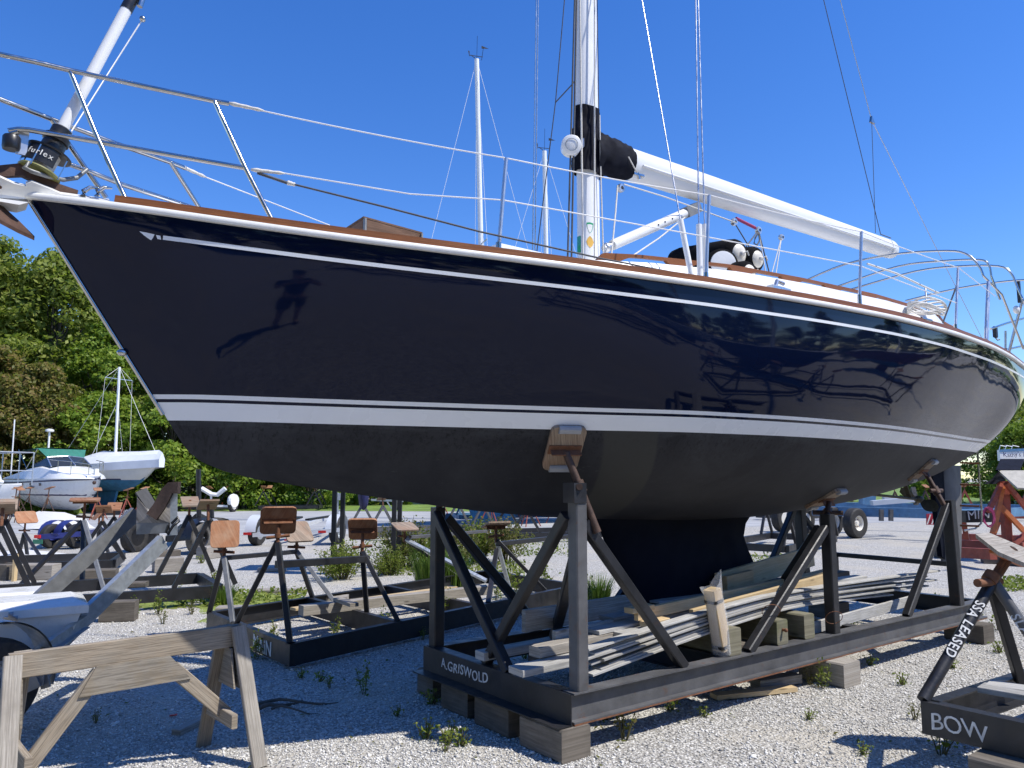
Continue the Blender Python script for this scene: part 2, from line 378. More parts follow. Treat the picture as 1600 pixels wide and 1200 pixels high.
# matt charcoal bottom paint: worn patches, runs under the waterline, a paler fresh band
m, nt, b = newmat('charcoal_bottom_paint'); v = coords(nt)
f = noise(nt, v, 1.4, 6, .7, .6); c = mixrgb(nt, ramp(nt, f, [(.35, 0), (.65, 1)]), (.0175, .0185, .023), (.035, .0365, .0415))
vs_ = coords(nt, 'Object', (30, 30, .9)); st = noise(nt, vs_, 1.4, 4, .7); sx = nd(nt, 'ShaderNodeSeparateXYZ'); tc = nd(nt, 'ShaderNodeTexCoord'); nt.links.new(tc.outputs['Object'], sx.inputs[0])
hz = nd(nt, 'ShaderNodeMapRange'); nt.links.new(sx.outputs['Z'], hz.inputs[0]); hz.inputs[1].default_value = 1.78; hz.inputs[2].default_value = 2.07
runs = nd(nt, 'ShaderNodeMath', operation='MULTIPLY'); nt.links.new(ramp(nt, st, [(.5, 0), (.64, 1)]), runs.inputs[0]); nt.links.new(hz.outputs[0], runs.inputs[1])
c = mixrgb(nt, runs.outputs[0], c, (.009, .009, .01))
sc_ = noise(nt, coords(nt, 'Object', (2.2, 2.2, 9)), 2.4, 8, .8); c = mixrgb(nt, ramp(nt, sc_, [(.6, 0), (.72, .4)]), c, (.12, .119, .115))
top_ = nd(nt, 'ShaderNodeMapRange'); nt.links.new(sx.outputs['Z'], top_.inputs[0]); top_.inputs[1].default_value = 1.995; top_.inputs[2].default_value = 2.05
tn = nd(nt, 'ShaderNodeMath', operation='MULTIPLY'); nt.links.new(top_.outputs[0], tn.inputs[0]); nt.links.new(ramp(nt, noise(nt, coords(nt, 'Object', (2.5, 2.5, 14)), 2, 6, .7), [(.42, 0), (.6, .5)]), tn.inputs[1])
c = mixrgb(nt, tn.outputs[0], c, (.06, .065, .07))
sl = nd(nt, 'ShaderNodeMath', operation='MULTIPLY_ADD'); nt.links.new(sx.outputs['Z'], sl.inputs[0]); sl.inputs[1].default_value = .53; nt.links.new(sx.outputs['X'], sl.inputs[2])
d1 = nd(nt, 'ShaderNodeMath', operation='SUBTRACT'); nt.links.new(sl.outputs[0], d1.inputs[0]); d1.inputs[1].default_value = 4.915
d2 = nd(nt, 'ShaderNodeMath', operation='ABSOLUTE'); nt.links.new(d1.outputs[0], d2.inputs[0]); band = ramp(nt, d2.outputs[0], [(.17, .75), (.19, 0)])
c = mixrgb(nt, band, c, (.05, .05, .045))
nt.links.new(c, b.inputs['Base Color']); b.inputs['Roughness'].default_value = .62; b.inputs['Specular IOR Level'].default_value = .2; bump(nt, b, noise(nt, v, 60, 4), .18, .003); M['bottom'] = m
m = pm('dark_keel_paint', (.0035, .0055, .0125), .75, 0, .3, 2, .15, 40, spec=.1); M['keel'] = m
M['ruddergrey'] = pm('grey_rudder_paint', (.085, .085, .087), .6, 0, .25, 3, .15, 40, dirt=.2)
# ground: crushed limestone with dust, darker damp traffic patches further off
m, nt, b = newmat('limestone_gravel'); v = coords(nt)
vo = nd(nt, 'ShaderNodeTexVoronoi'); vo.inputs['Scale'].default_value = 52; vo.inputs['Randomness'].default_value = 1; nt.links.new(v, vo.inputs['Vector'])
vb = nd(nt, 'ShaderNodeTexVoronoi'); vb.inputs['Scale'].default_value = 27; nt.links.new(v, vb.inputs['Vector'])
sxr = nd(nt, 'ShaderNodeSeparateColor'); nt.links.new(vo.outputs['Color'], sxr.inputs[0])
c = ramp(nt, sxr.outputs[0], [(0, (.31, .295, .26)), (.35, (.465, .45, .41)), (.75, (.61, .595, .55)), (1, (.75, .735, .69))])
c = mixrgb(nt, ramp(nt, vo.outputs['Distance'], [(.35, 0), (.75, .7)]), c, (.16, .15, .135))
big = noise(nt, v, .35, 5, .6); c = mixrgb(nt, ramp(nt, big, [(.38, 0), (.66, .35)]), c, (.38, .36, .32))
fine = noise(nt, v, 2.6, 6, .7); c = mixrgb(nt, ramp(nt, fine, [(.58, 0), (.74, .5)]), c, (.34, .315, .25)); dust = noise(nt, v, .62, 5, .65, .4); c = mixrgb(nt, ramp(nt, dust, [(.5, 0), (.62, .75)]), c, (.46, .425, .355))
nt.links.new(c, b.inputs['Base Color']); b.inputs['Roughness'].default_value = .95; b.inputs['Specular IOR Level'].default_value = .2
hsum = nd(nt, 'ShaderNodeMath', operation='ADD'); nt.links.new(vo.outputs['Distance'], hsum.inputs[0]); nt.links.new(vb.outputs['Distance'], hsum.inputs[1])
inv = nd(nt, 'ShaderNodeMath', operation='MULTIPLY'); nt.links.new(hsum.outputs[0], inv.inputs[0]); inv.inputs[1].default_value = -1; bump(nt, b, inv.outputs[0], .9, .016); M['gravel'] = m
m, nt, b = newmat('gravel_stones'); gi = nd(nt, 'ShaderNodeNewGeometry')
c = ramp(nt, gi.outputs['Random Per Island'], [(0, (.29, .275, .245)), (.3, (.465, .45, .41)), (.7, (.61, .595, .55)), (1, (.79, .775, .73))])
nt.links.new(c, b.inputs['Base Color']); b.inputs['Roughness'].default_value = .9; b.inputs['Specular IOR Level'].default_value = .25; M['stones'] = m
m, nt, b = newmat('packed_grey_road'); v = coords(nt, 'Object', (1, 3, 1)); f = noise(nt, v, .5, 6, .7); f2 = noise(nt, coords(nt), 26, 4)
c = mixrgb(nt, ramp(nt, f, [(.35, 0), (.65, 1)]), (.27, .275, .28), (.42, .42, .41)); c = mixrgb(nt, ramp(nt, f2, [(.4, 0), (.7, .4)]), c, (.2, .2, .2))
nt.links.new(c, b.inputs['Base Color']); b.inputs['Roughness'].default_value = .95; bump(nt, b, f2, .5, .01); M['road'] = m
def leafmat(name, stops, trans=.5, bmp=False):
    m = bpy.data.materials.new(name); m.use_nodes = True; nt = m.node_tree; nt.nodes.clear(); out = nd(nt, 'ShaderNodeOutputMaterial')
    gi = nd(nt, 'ShaderNodeNewGeometry'); c = ramp(nt, gi.outputs['Random Per Island'], stops)
    v = coords(nt, 'Object', (1, 1, 1), rand=True); f = noise(nt, v, .45, 3); c = mixrgb(nt, ramp(nt, f, [(.4, 0), (.7, .55)]), c, sc3(stops[0][1], .8))
    p = nd(nt, 'ShaderNodeBsdfPrincipled'); p.inputs['Roughness'].default_value = .5; p.inputs['Specular IOR Level'].default_value = .3; nt.links.new(c, p.inputs['Base Color'])
    t = nd(nt, 'ShaderNodeBsdfTranslucent'); nt.links.new(mixrgb(nt, .5, c, (.2, .3, .02)), t.inputs[0]); mx = nd(nt, 'ShaderNodeMixShader'); mx.inputs[0].default_value = trans
    nt.links.new(p.outputs[0], mx.inputs[1]); nt.links.new(t.outputs[0], mx.inputs[2]); nt.links.new(mx.outputs[0], out.inputs[0]); return m
M['leafA'] = leafmat('maple_leaves', [(0, (.12, .165, .026)), (.5, (.23, .285, .05)), (1, (.37, .4, .085))])
M['leafB'] = leafmat('bright_leaves', [(0, (0.120, 0.210, 0.024)), (.5, (0.225, 0.330, 0.039)), (1, (0.360, 0.435, 0.068))])
M['leafR'] = leafmat('reddish_leaves', [(0, (0.130, 0.156, 0.033)), (.5, (0.260, 0.215, 0.058)), (1, (0.351, 0.221, 0.098))])
M['leafbush'] = leafmat('bush_leaves', [(0, (0.088, 0.125, 0.019)), (.5, (0.188, 0.237, 0.037)), (1, (0.300, 0.312, 0.075))])
M['leafbrown'] = leafmat('brownish_bush_leaves', [(0, (.09, .1, .025)), (.5, (.17, .15, .05)), (1, (.24, .17, .08))])
M['grassblade'] = leafmat('grass_blades', [(0, (0.052, 0.117, 0.016)), (.5, (0.111, 0.195, 0.026)), (1, (0.195, 0.260, 0.052))], .3)
M['lawn'] = pm('far_lawn', (.13, .2, .03), .9, 0, .4, .8, .5, 12)
M['moss'] = pm('yellow_green_moss', (.17, .21, .035), .95, 0, .45, 7, .7, 60, dirt=.35)
M['bark'] = pm('grey_bark', (.11, .09, .07), .9, 0, .35, 9, .6, 40)
M['twig'] = pm('green_twig', (.1, .09, .035), .85, 0, .3, 9)
# ------------------------------------------------------------------ ground
gm = MB(); gm.add([(-400, -300, 0), (400, -300, 0), (400, 600, 0), (-400, 600, 0)], [[0, 1, 2, 3]])
tag(link('ground', gm.mesh('ground', M['gravel'])), kind='structure')
def sheet(name, pts, z, mat, kind='structure'):
    g = MB(); g.add([(p[0], p[1], z) for p in pts], [list(range(len(pts)))]); return tag(link(name, g.mesh(name, mat)), kind=kind)
sheet('gravel_road', [(-90, 33.5), (-60, 31), (-25, 25.5), (-8, 23.5), (2, 25), (12, 29), (40, 42), (90, 60), (90, 66), (40, 50), (12, 38), (0, 39), (-12, 40), (-30, 37.2), (-60, 40), (-90, 44)], .004, M['road'])
sheet('far_grass', [(-90, 44.2), (-60, 40.2), (-30, 37.5), (-12, 40.3), (0, 39.3), (12, 38.3), (40, 50.4), (90, 66.4), (200, 140), (120, 300), (-200, 300), (-200, 80)], .008, M['lawn'])
# crushed stones near the camera: many loose pebbles, joined
def pebbles(n, x0, x1, y0, y1, smin, smax, name):
    oct_ = np.array([[1, 0, 0], [0, 1, 0], [-1, 0, 0], [0, -1, 0], [0, 0, 1], [0, 0, -1]], float)
    fc = np.array([[0, 1, 4], [1, 2, 4], [2, 3, 4], [3, 0, 4], [1, 0, 5], [2, 1, 5], [3, 2, 5], [0, 3, 5]])
    y = y0 + (y1 - y0) * rng.random(n) ** 1.35; x = (x0 + (x1 - x0) * rng.random(n)) * y
    if True:
        dn = np.sin(x * 1.9 + 1.3 * np.sin(y * 1.1)) + np.sin(y * 2.3 + 1.7 * np.sin(x * .8)) + .8 * np.sin(x * 5.1 + y * 4.3); kp = rng.random(n) < np.clip(.75 - .3 * dn, .12, 1); x = x[kp]; y = y[kp]; n = len(x)
    s = smin + (smax - smin) * rng.random(n) ** 2.2
    vv = oct_[None] * (.6 + .6 * rng.random((n, 6, 1))) + rng.normal(0, .18, (n, 6, 3))
    vv *= s[:, None, None] * np.stack([.8 + .5 * rng.random(n), .8 + .5 * rng.random(n), .5 + .4 * rng.random(n)], 1)[:, None]
    a = rng.random(n) * 6.28; ca, sa = np.cos(a)[:, None], np.sin(a)[:, None]
    X = vv[:, :, 0] * ca - vv[:, :, 1] * sa; Y = vv[:, :, 0] * sa + vv[:, :, 1] * ca
    vv = np.stack([X + x[:, None], Y + y[:, None], vv[:, :, 2] + (s * .25)[:, None]], 2)
    ff = fc[None] + (np.arange(n) * 6)[:, None, None]
    o = link(name, np_mesh(name, vv.reshape(-1, 3), ff.reshape(-1, 3), M['stones'])); tag(o, kind='stuff')
pebbles(190000, -.72, .72, 3.6, 10.5, .0045, .0125, 'gravel_stones')
pebbles(1500, -.72, .72, 3.6, 12, .012, .026, 'larger_stones')
# ------------------------------------------------------------------ the big sailboat (boat axes: x aft, y to starboard, z up)
boat = thing('sailboat', 'large dark navy sailboat with white boot stripe standing in the black cradle', 'sailboat', ROOT, TH)
def sm(x, s, d):
    k = int(max(1, s / d * 3)); g = np.exp(-.5 * (np.arange(-k, k + 1) * d / s) ** 2); g /= g.sum()
    xp = np.concatenate([x[0] - (x[1:k + 1][::-1] - x[0]), x, x[-1] + (x[-1] - x[-k - 1:-1][::-1])]); return np.convolve(xp, g, 'valid')
DA = .005; AG = np.arange(.33, 11.6 + DA, DA)
_k = np.array([(.33, 3.23), (1.09, 2.068), (1.18, 1.915), (1.27, 1.84), (1.4, 1.785), (1.61, 1.73), (2.02, 1.67), (2.47, 1.61), (2.98, 1.53), (3.73, 1.45), (4.44, 1.4), (5.5, 1.36), (6.46, 1.36), (7.22, 1.41), (8.09, 1.465), (9.0, 1.565), (10.0, 1.72), (10.6, 1.9), (11.0, 2.07), (11.6, 2.4)])
ZK = np.interp(AG, _k[:, 0], _k[:, 1]); _sm = sm(ZK, .22, DA); _t = np.clip((AG - 1.5) / .8, 0, 1); ZK = sm(ZK * (1 - _t) + _sm * _t, .03, DA)
_b = np.array([(.33, 0.012), (.76, .25), (1.5, .55), (2.4, .88), (3.2, 1.16), (4.2, 1.41), (5.2, 1.54), (6.3, 1.6), (7.5, 1.56), (8.6, 1.44), (9.7, 1.24), (10.7, 1.02), (11.6, .8)])
BS = sm(np.interp(AG, _b[:, 0], _b[:, 1]), .22, DA); BS = np.maximum(BS - (BS[0] - .012) * np.exp(-(AG - .33) / .3), .012)
_z = np.array([(.33, 3.2), (.78, 3.163), (1.5, 3.105), (2.25, 3.075), (3.35, 3.035), (4.6, 3.02), (5.75, 3.033), (7.0, 3.048), (8.2, 3.053), (9.5, 3.075), (10.7, 3.07), (11.6, 3.08)])
ZS = sm(np.interp(AG, _z[:, 0], _z[:, 1]), .4, DA)
_w = np.array([(1.09, 0), (1.52, .2), (2.37, .5), (3.15, .83), (3.95, 1.13), (5.26, 1.3), (6.75, 1.22), (8.6, .88), (10.6, .48), (11.0, .3), (11.6, .1)])
BW = sm(np.interp(AG, _w[:, 0], _w[:, 1]), .25, DA)
ZW = np.interp(AG, [1, 2.5, 4.5, 11.6], [2.068, 2.066, 2.056, 2.052])
QQ = sm(np.interp(AG, [.3, 1.2, 3, 5.3, 8, 11.6], [1.0, 1.0, 1.3, 1.9, 1.85, 1.6]), .3, DA)
ww = (ZW - ZK) / (ZS - ZK); rr_ = BW / BS; ok = (AG > 1.4) & (AG < 10.6) & (ww > .06) & (rr_ < .98)
PP = np.full_like(AG, np.nan); PP[ok] = np.log(1 - rr_[ok] ** QQ[ok]) / np.log(1 - ww[ok]); PP = np.interp(AG, AG[ok], PP[ok]); PP = np.minimum(PP, np.interp(AG, [1, 2.6, 3.8, 4.8], [1.4, 1.5, 1.85, 5])); PP = np.clip(sm(PP, .3, DA), 1.1, 5)
ip = lambda T, a: float(np.interp(a, AG, T))
def hb(a, z):                      # half beam at station a, height z
    zk, zs = ip(ZK, a), ip(ZS, a); w_ = min(1, max(0, (z - zk) / (zs - zk)))
    return ip(BS, a) * (1 - (1 - w_) ** ip(PP, a)) ** (1 / ip(QQ, a))
def hull_point(a, z, o=0.0): return Vector((a, -hb(a, z) - o, z))
def hull_normal(a, z):
    e = .03; u = hull_point(a + e, z) - hull_point(a - e, z); v = hull_point(a, z + e) - hull_point(a, z - e); n = u.cross(v).normalized()
    return n if n.y < 0 else -n
def hull_hit(px, py):
    d = ray(px, py); prev = None
    for k in range(300, 1600):
        t = k * .01; p = w2loc(EYE + d * t)
        if .4 < p.x < 11.5 and ip(ZK, p.x) < p.z < ip(ZS, p.x) and -p.y < hb(p.x, p.z) and p.y < .5: return p
    return None
def hull_rows(zfns, o=0.0, ncol=150, side=1, a_lo=.33, a_hi=11.6, pw=1.35):
    rows = []
    for zf in zfns:
        z = zf(AG); lim = 11.6 - .22 * (3.0 - z); okk = (z >= ZK - 1e-5) & (AG >= a_lo) & (AG <= np.minimum(a_hi, lim)); idx = np.nonzero(okk)[0]
        if len(idx) == 0: idx = [np.argmin(ZK)]
        a0, a1 = AG[idx[0]], AG[idx[-1]]; row = []
        for k in range(ncol):
            a = a0 + (a1 - a0) * (k / (ncol - 1)) ** pw; zz = float(np.interp(a, AG, z)); b = hb(a, zz)
            row.append((a, -side * (b + o), zz))
        rows.append(row)
    return rows
def hull_strip(name, zfns, mat, o=0.0, label=None, both=True, **k):
    b = MB()
    for s in ((1, -1) if both else (1,)): b.grid(hull_rows(zfns, o, side=s, **k), flip=(s == 1))
    return part(name, b, mat, boat, 40, label, world=False)
L = lambda f, g, n: [(lambda A, t=i / n: f(A) * (1 - t) + g(A) * t) for i in range(n + 1)]
zw0 = lambda A: ZW; zmin = float(ZK.min())
topsides = hull_strip('topsides', L(lambda A: ZW + .143, lambda A: ZS, 26), M['navy'])
hull_strip('boot_stripe', L(zw0, lambda A: ZW + .1, 4), M['stripe'])
hull_strip('dark_pinstripe', L(lambda A: ZW + .1, lambda A: ZW + .118, 1), M['navy'])
hull_strip('boot_pinstripe', L(lambda A: ZW + .118, lambda A: ZW + .143, 1), M['stripe'])
bottom = hull_strip('hull_bottom', [(lambda A, t=(i / 22) ** 2: zmin + .0005 + (ZW - zmin - .0005) * t) for i in range(23)], M['bottom'], pw=1.15)
hull_strip('cove_stripe', L(lambda A: ZS - .126, lambda A: ZS - .104, 1), M['stripe'], .0025, a_lo=.945)
def cove_piece(pts):
    b = MB(); P = [hull_point(a, ip(ZS, a) + dz, .003) for a, dz in pts]; b.add(P, [list(range(len(P)))[::-1]]); return b
part('cove_arrow', cove_piece([(.835, -.098), (.87, -.1), (.905, -.104), (.9, -.122), (.893, -.137), (.877, -.128), (.858, -.116)]), M['stripe'], boat, world=False)
part('cove_dash', cove_piece([(.912, -.106), (.932, -.107), (.938, -.127), (.92, -.126)]), M['stripe'], boat, world=False)
# transom
b = MB(); zt = [2.42 + (3.02 - 2.42) * k / 10 for k in range(11)]
b.grid([[(11.6 - .22 * (3.0 - z) - .004, -hb(11.6 - .22 * (3 - z), z) * s, z) for s in (1, .5, 0, -.5, -1)] for z in zt]); part('transom', b, M['navy'], boat, world=False)
# stem: bright metal rub strip down the bow
b = MB(); b.path([(float(np.interp(z, ZK[:260][::-1], AG[:260][::-1])) - .006, 0, z) for z in np.linspace(3.2, 2.1, 14)], .011, 8); part('stem_band', b, M['inox'], boat, 60, world=False)
def rail_path(a0, a1, inset, dz, n=70, side=1):
    return [Vector((a, -side * (ip(BS, a) - inset), ip(ZS, a) + dz)) for a in np.linspace(a0, a1, n)]
rub, teak = MB(), MB()
for s in (1, -1):
    rub.path(rail_path(.33, 11.58, -.006, .016, 90, s), 1, prof=[(-.02, -.017), (.02, -.017), (.026, -.008), (.026, .008), (.02, .017), (-.02, .017)])
    teak.path(rail_path(.72, 11.55, .018, .057, 90, s), 1, prof=[(-.02, -.024), (.02, -.024), (.016, .024), (-.016, .024)])
part('rub_strip', rub, M['rubwhite'], boat, 40, world=False); part('toe_rail', teak, M['teak'], boat, 30, world=False)
b = MB(); b.grid([[(a, y * (ip(BS, a) - .02), ip(ZS, a) + .01 + .05 * (1 - y * y)) for y in np.linspace(-1, 1, 9)] for a in np.linspace(.36, 11.55, 60)]); part('deck', b, M['white'], boat, 40, world=False)
# cabin trunk
ca = np.array([(3.0, .25, 3.12), (3.25, .42, 3.24), (3.6, .55, 3.34), (4.3, .75, 3.385), (5.2, .9, 3.43), (6.2, .96, 3.46), (7.5, .96, 3.5), (8.7, .9, 3.52), (8.9, .89, 3.42), (10.2, .82, 3.33), (10.5, .8, 3.1)])
b = MB(); rows = []
for a in np.linspace(3.0, 10.5, 46):
    h_ = float(np.interp(a, ca[:, 0], ca[:, 1])); zt_ = float(np.interp(a, ca[:, 0], ca[:, 2])); zb = ip(ZS, a) + .02
    rows.append([(a, -h_ - .1, zb), (a, -h_ - .03, zt_ - .05), (a, -h_, zt_ - .012), (a, -h_ + .05, zt_), (a, -h_ * .5, zt_ + .04), (a, 0, zt_ + .055), (a, h_ * .5, zt_ + .04), (a, h_ - .05, zt_), (a, h_, zt_ - .012), (a, h_ + .03, zt_ - .05), (a, h_ + .1, zb)])
b.grid(rows, flip=True); b.add([rows[0][i] for i in range(11)], [list(range(11))]); b.add([rows[-1][i] for i in range(11)], [list(range(11))])
cabin = part('cabin_trunk', b, M['white'], boat, 35, world=False)
def window(a0, a1):
    b = MB(); P = []
    for a, dz in ((a0, -.2), (a1, -.2), (a1, -.09), (a0, -.09)):
        h_ = float(np.interp(a, ca[:, 0], ca[:, 1])); zt_ = float(np.interp(a, ca[:, 0], ca[:, 2])); k = (-dz - .05) / max(.05, zt_ - .05 - ip(ZS, a)); P.append((a, -h_ - .03 - .07 * k - .004, zt_ + dz))
    b.add(P, [[0, 1, 2, 3]]); part('window', b, M['glass'], cabin, world=False)

# scalloped teak hand rails on the cabin top
def hand_rail(side, a0, a1, n):
    b = MB(); top_ = []; bot = []
    P0 = BL(955, 402, .7); z0, z1 = 3.36, 3.62
    for k in range(n * 12 + 1):
        t = k / (n * 12); a = a0 + (a1 - a0) * t; h_ = float(np.interp(a, ca[:, 0], ca[:, 1])) - .12; zt_ = float(np.interp(a, ca[:, 0], ca[:, 2])) + .005
        ph = (k % 12) / 12; foot = ph < .3; zb = zt_ if foot else zt_ + .045 - .02 * (1 if (ph < .38 or ph > .92) else 0)
        if k in (0, n * 12): zb = zt_
        top_.append(V(a, -side * h_, zt_ + .07 if 0 < k < n * 12 else zt_ + .02)); bot.append(V(a, -side * h_, zb))
    e = V(0, .016, 0); b.grid([[p - e for p in top_], [p - e for p in bot]]); b.grid([[p + e for p in bot], [p + e for p in top_]]); b.grid([[p - e for p in bot], [p + e for p in bot]]); b.grid([[p + e for p in top_], [p - e for p in top_]])
    part('hand_rail', b, M['teak'], boat, world=False)
hand_rail(1, 3.95, 8.6, 7); hand_rail(-1, 3.95, 8.6, 7)
# teak coaming strip further aft, coiled line on it
b = MB(); b.path([V(a, -float(np.interp(a, ca[:, 0], ca[:, 1])) + .02, float(np.interp(a, ca[:, 0], ca[:, 2])) + .01) for a in np.linspace(8.75, 10.2, 12)], 1, prof=[(-.02, -.03), (.02, -.03), (.02, .03), (-.02, .03)]); part('coaming_cap', b, M['teak'], boat, world=False)
b = MB()
for k in range(7): b.path([V(8.05 + .3 * math.cos(t) + .012 * k, -1.08 + .12 * math.sin(t), 3.44 + .012 * k + .03 * math.sin(t * 2 + k)) for t in np.linspace(0, 2 * math.pi, 26)], .011, 6)
part('coiled_line', b, M['rope'], boat, 50, world=False)
# keel, rudder, propeller
def foil(secs, name, mat):          # secs: (z, leading a, trailing a, half thickness)
    b = MB(); rows = []
    for z, l, t, h_ in secs:
        r = []
        for k in range(24):
            u = k / 24 * 2 * math.pi; x = .5 - .5 * math.cos(u); th = h_ * (2.6 * math.sqrt(max(x, 0)) * (1 - x) + .06 * (1 - x)) * (1 if u < math.pi else -1); r.append((l + (t - l) * x, th, z))
        rows.append(r)
    b.grid(rows, True); b.add(rows[-1], [list(range(24))]); b.add(rows[0], [list(range(24))]); return part(name, b, mat, boat, 40, world=False)
foil([(1.46, 4.2, 6.75, .13), (1.38, 4.35, 6.5, .115), (1.3, 4.47, 6.41, .11), (1.18, 4.53, 6.37, .11), (1.05, 4.6, 6.43, .115), (.9, 4.68, 6.53, .12), (.7, 4.8, 6.68, .13), (.5, 4.92, 6.82, .14), (.43, 4.97, 6.86, .13)], 'keel', M['keel'])
rud = foil([(1.9, 10.62, 11.2, .04), (1.5, 10.58, 11.17, .045), (1.0, 10.5, 11.1, .045), (.66, 10.46, 11.02, .035)], 'rudder', M['ruddergrey'])
b = MB(); b.slab([(10.3, -.03, 1.83), (10.62, -.03, 1.93), (10.6, -.03, 1.2), (10.5, -.03, .7), (10.42, -.03, .74)], (0, -1, 0), .06); part('skeg', b, M['keel'], boat, world=False)
pc = V(9.95, 0, 1.47); b = MB(); b.tube(V(8.6, 0, 1.56), pc, .016); b.lathe([(.02, -.06), (.045, -.03), (.045, .06), (.015, .12)], pc, (1, 0, -.08), 12); b.bar(V(9.6, 0, 1.7), V(9.72, 0, 1.5), .05, .02)
prop = part('propeller_shaft', b, M['bronze'], boat, 40, world=False)
for sgn in (1, -1):
    b = MB(); rows = []
    for k in range(9):
        t = k / 8; r = .05 + .2 * t; wv = .035 + .05 * math.sin(math.pi * min(1, t * 1.05)); tw = .9 - .6 * t; ang = R(62) if sgn > 0 else R(62) + math.pi
        c = pc + V(0, r * math.sin(ang), r * math.cos(ang)); tan = V(0, math.cos(ang), -math.sin(ang)); dv = V(math.sin(tw), 0, 0) + tan * math.cos(tw)
        rows.append([c - dv * wv, c + V(.006, 0, 0), c + dv * wv])
    b.grid(rows); b.grid([[p - V(.008, 0, 0) for p in r] for r in rows], flip=True); part('propeller_blade', b, M['bronze'], prop, 60, world=False)
# mast and boom
mb_, mt_ = BL(918, 404, 0), BL(920, 0, 0); MX = 4.37
b = MB(); b.path([V(MX, 0, z) for z in (3.2, 5, 8, 16)], 1, n=20, prof=[(.072 * math.cos(2 * math.pi * i / 20), .115 * math.sin(2 * math.pi * i / 20)) for i in range(20)], up=(1, 0, 0)); mast = part('mast', b, M['mastwhite'], boat, 50, world=False)
b = MB(); b.bar(V(MX + .125, 0, 4.9), V(MX + .125, 0, 9), .022, .02, (1, 0, 0)); part('mast_track', b, M['black'], mast, world=False)
for z, n_ in ((8.6, 1), (12.2, 1)):
    for s in (1, -1): bb = MB(); bb.bar(V(MX, 0, z), V(MX + .1, s * .95, z + .06), .09, .03); part('spreader', bb, M['mastwhite'], mast, world=False)
def boom_sec(a, zc, rz_, ry): return [V(a, ry * math.cos(2 * math.pi * i / 24), zc + rz_ * math.sin(2 * math.pi * i / 24)) for i in range(24)]
b = MB(); b.grid([boom_sec(4.52, 4.55, .15, .105), boom_sec(6, 4.575, .145, .105), boom_sec(9.5, 4.625, .12, .095), boom_sec(9.62, 4.628, .117, .093), boom_sec(9.68, 4.63, .1, .08), boom_sec(9.71, 4.63, .06, .05)], True); b.add(boom_sec(9.71, 4.63, .06, .05), [list(range(24))])
boom = part('boom', b, M['boomwhite'], boat, 40, world=False)
b = MB(); b.path([V(a, -.107 + .008 * (a - 4.9) / 4.6, 4.52 + .018 * (a - 4.9)) for a in np.linspace(4.95, 9.55, 12)], .012, 6); part('boom_seam', b, M['boomwhite'], boom, 50, world=False)
b = MB(); b.grid([boom_sec(9.5, 4.625, .124, .099), boom_sec(9.53, 4.625, .124, .099)], True); part('boom_end_band', b, M['white'], boom, world=False)
# black canvas boot round gooseneck
def canvas_ring(c, d, ry, rz_, seed, n=28, amp=.014):
    d, a_, b_ = MB().frame(Vector(d), (0, 0, 1)) if abs(Vector(d).z) < .9 else (Vector((0, 0, 1)), Vector((1, 0, 0)), Vector((0, 1, 0)))
    out = []
    for i in range(n):
        t = 2 * math.pi * i / n; k = 1 + amp * 8 * math.sin(5 * t + seed * 1.7) * .35 + amp * 8 * math.sin(9 * t + seed * 2.9) * .25
        out.append(Vector(c) + a_ * math.cos(t) * rz_ * k + b_ * math.sin(t) * ry * k)
    return out
b = MB(); b.grid([canvas_ring((MX + .0, 0, z), (0, 0, 1), .082 + .015 * (z < 4.75), .13 + .03 * (z < 4.75), k * .7, amp=.013) for k, z in enumerate(np.linspace(4.33, 4.92, 12))], True); cv = part('mast_boot_cover', b, M['canvas'], boat, 80, world=False)
b = MB(); b.grid([canvas_ring((a, 0, 4.555 - .05 * (k < 2)), (1, 0, 0), .19 - .003 * k + .006 * math.sin(k * 2.3), .135 - .002 * k + .004 * math.sin(k * 2.1), k * .8, amp=.014) for k, a in enumerate(np.linspace(4.40, 4.86, 11))], True); part('boom_cover', b, M['canvas'], cv, 80, world=False)
# halyard drum on the front of the mast
dc = BL(893, 226, .16); b = MB(); ax_ = V(-.55, -.8, -.12); b.lathe([(.0, -.005), (.075, -.005), (.083, 0), (.083, .012), (.08, .016), (.08, .1), (.07, .104), (0, .104)], dc - ax_.normalized() * -.0, -ax_, 28); drum = part('reel_drum', b, M['white'], boat, 35, world=False)
b = MB(); b.lathe([(.05, 0), (.053, .002), (.047, .002)], dc + ax_.normalized() * .006, ax_, 24, False); part('drum_ring', b, M['galv'], drum, world=False)
b = MB(); b.bar(dc - ax_.normalized() * .06 - V(0, 0, .06), V(MX - .08, -.04, 4.6), .05, .06); part('drum_bracket', b, M['alu'], drum, world=False)
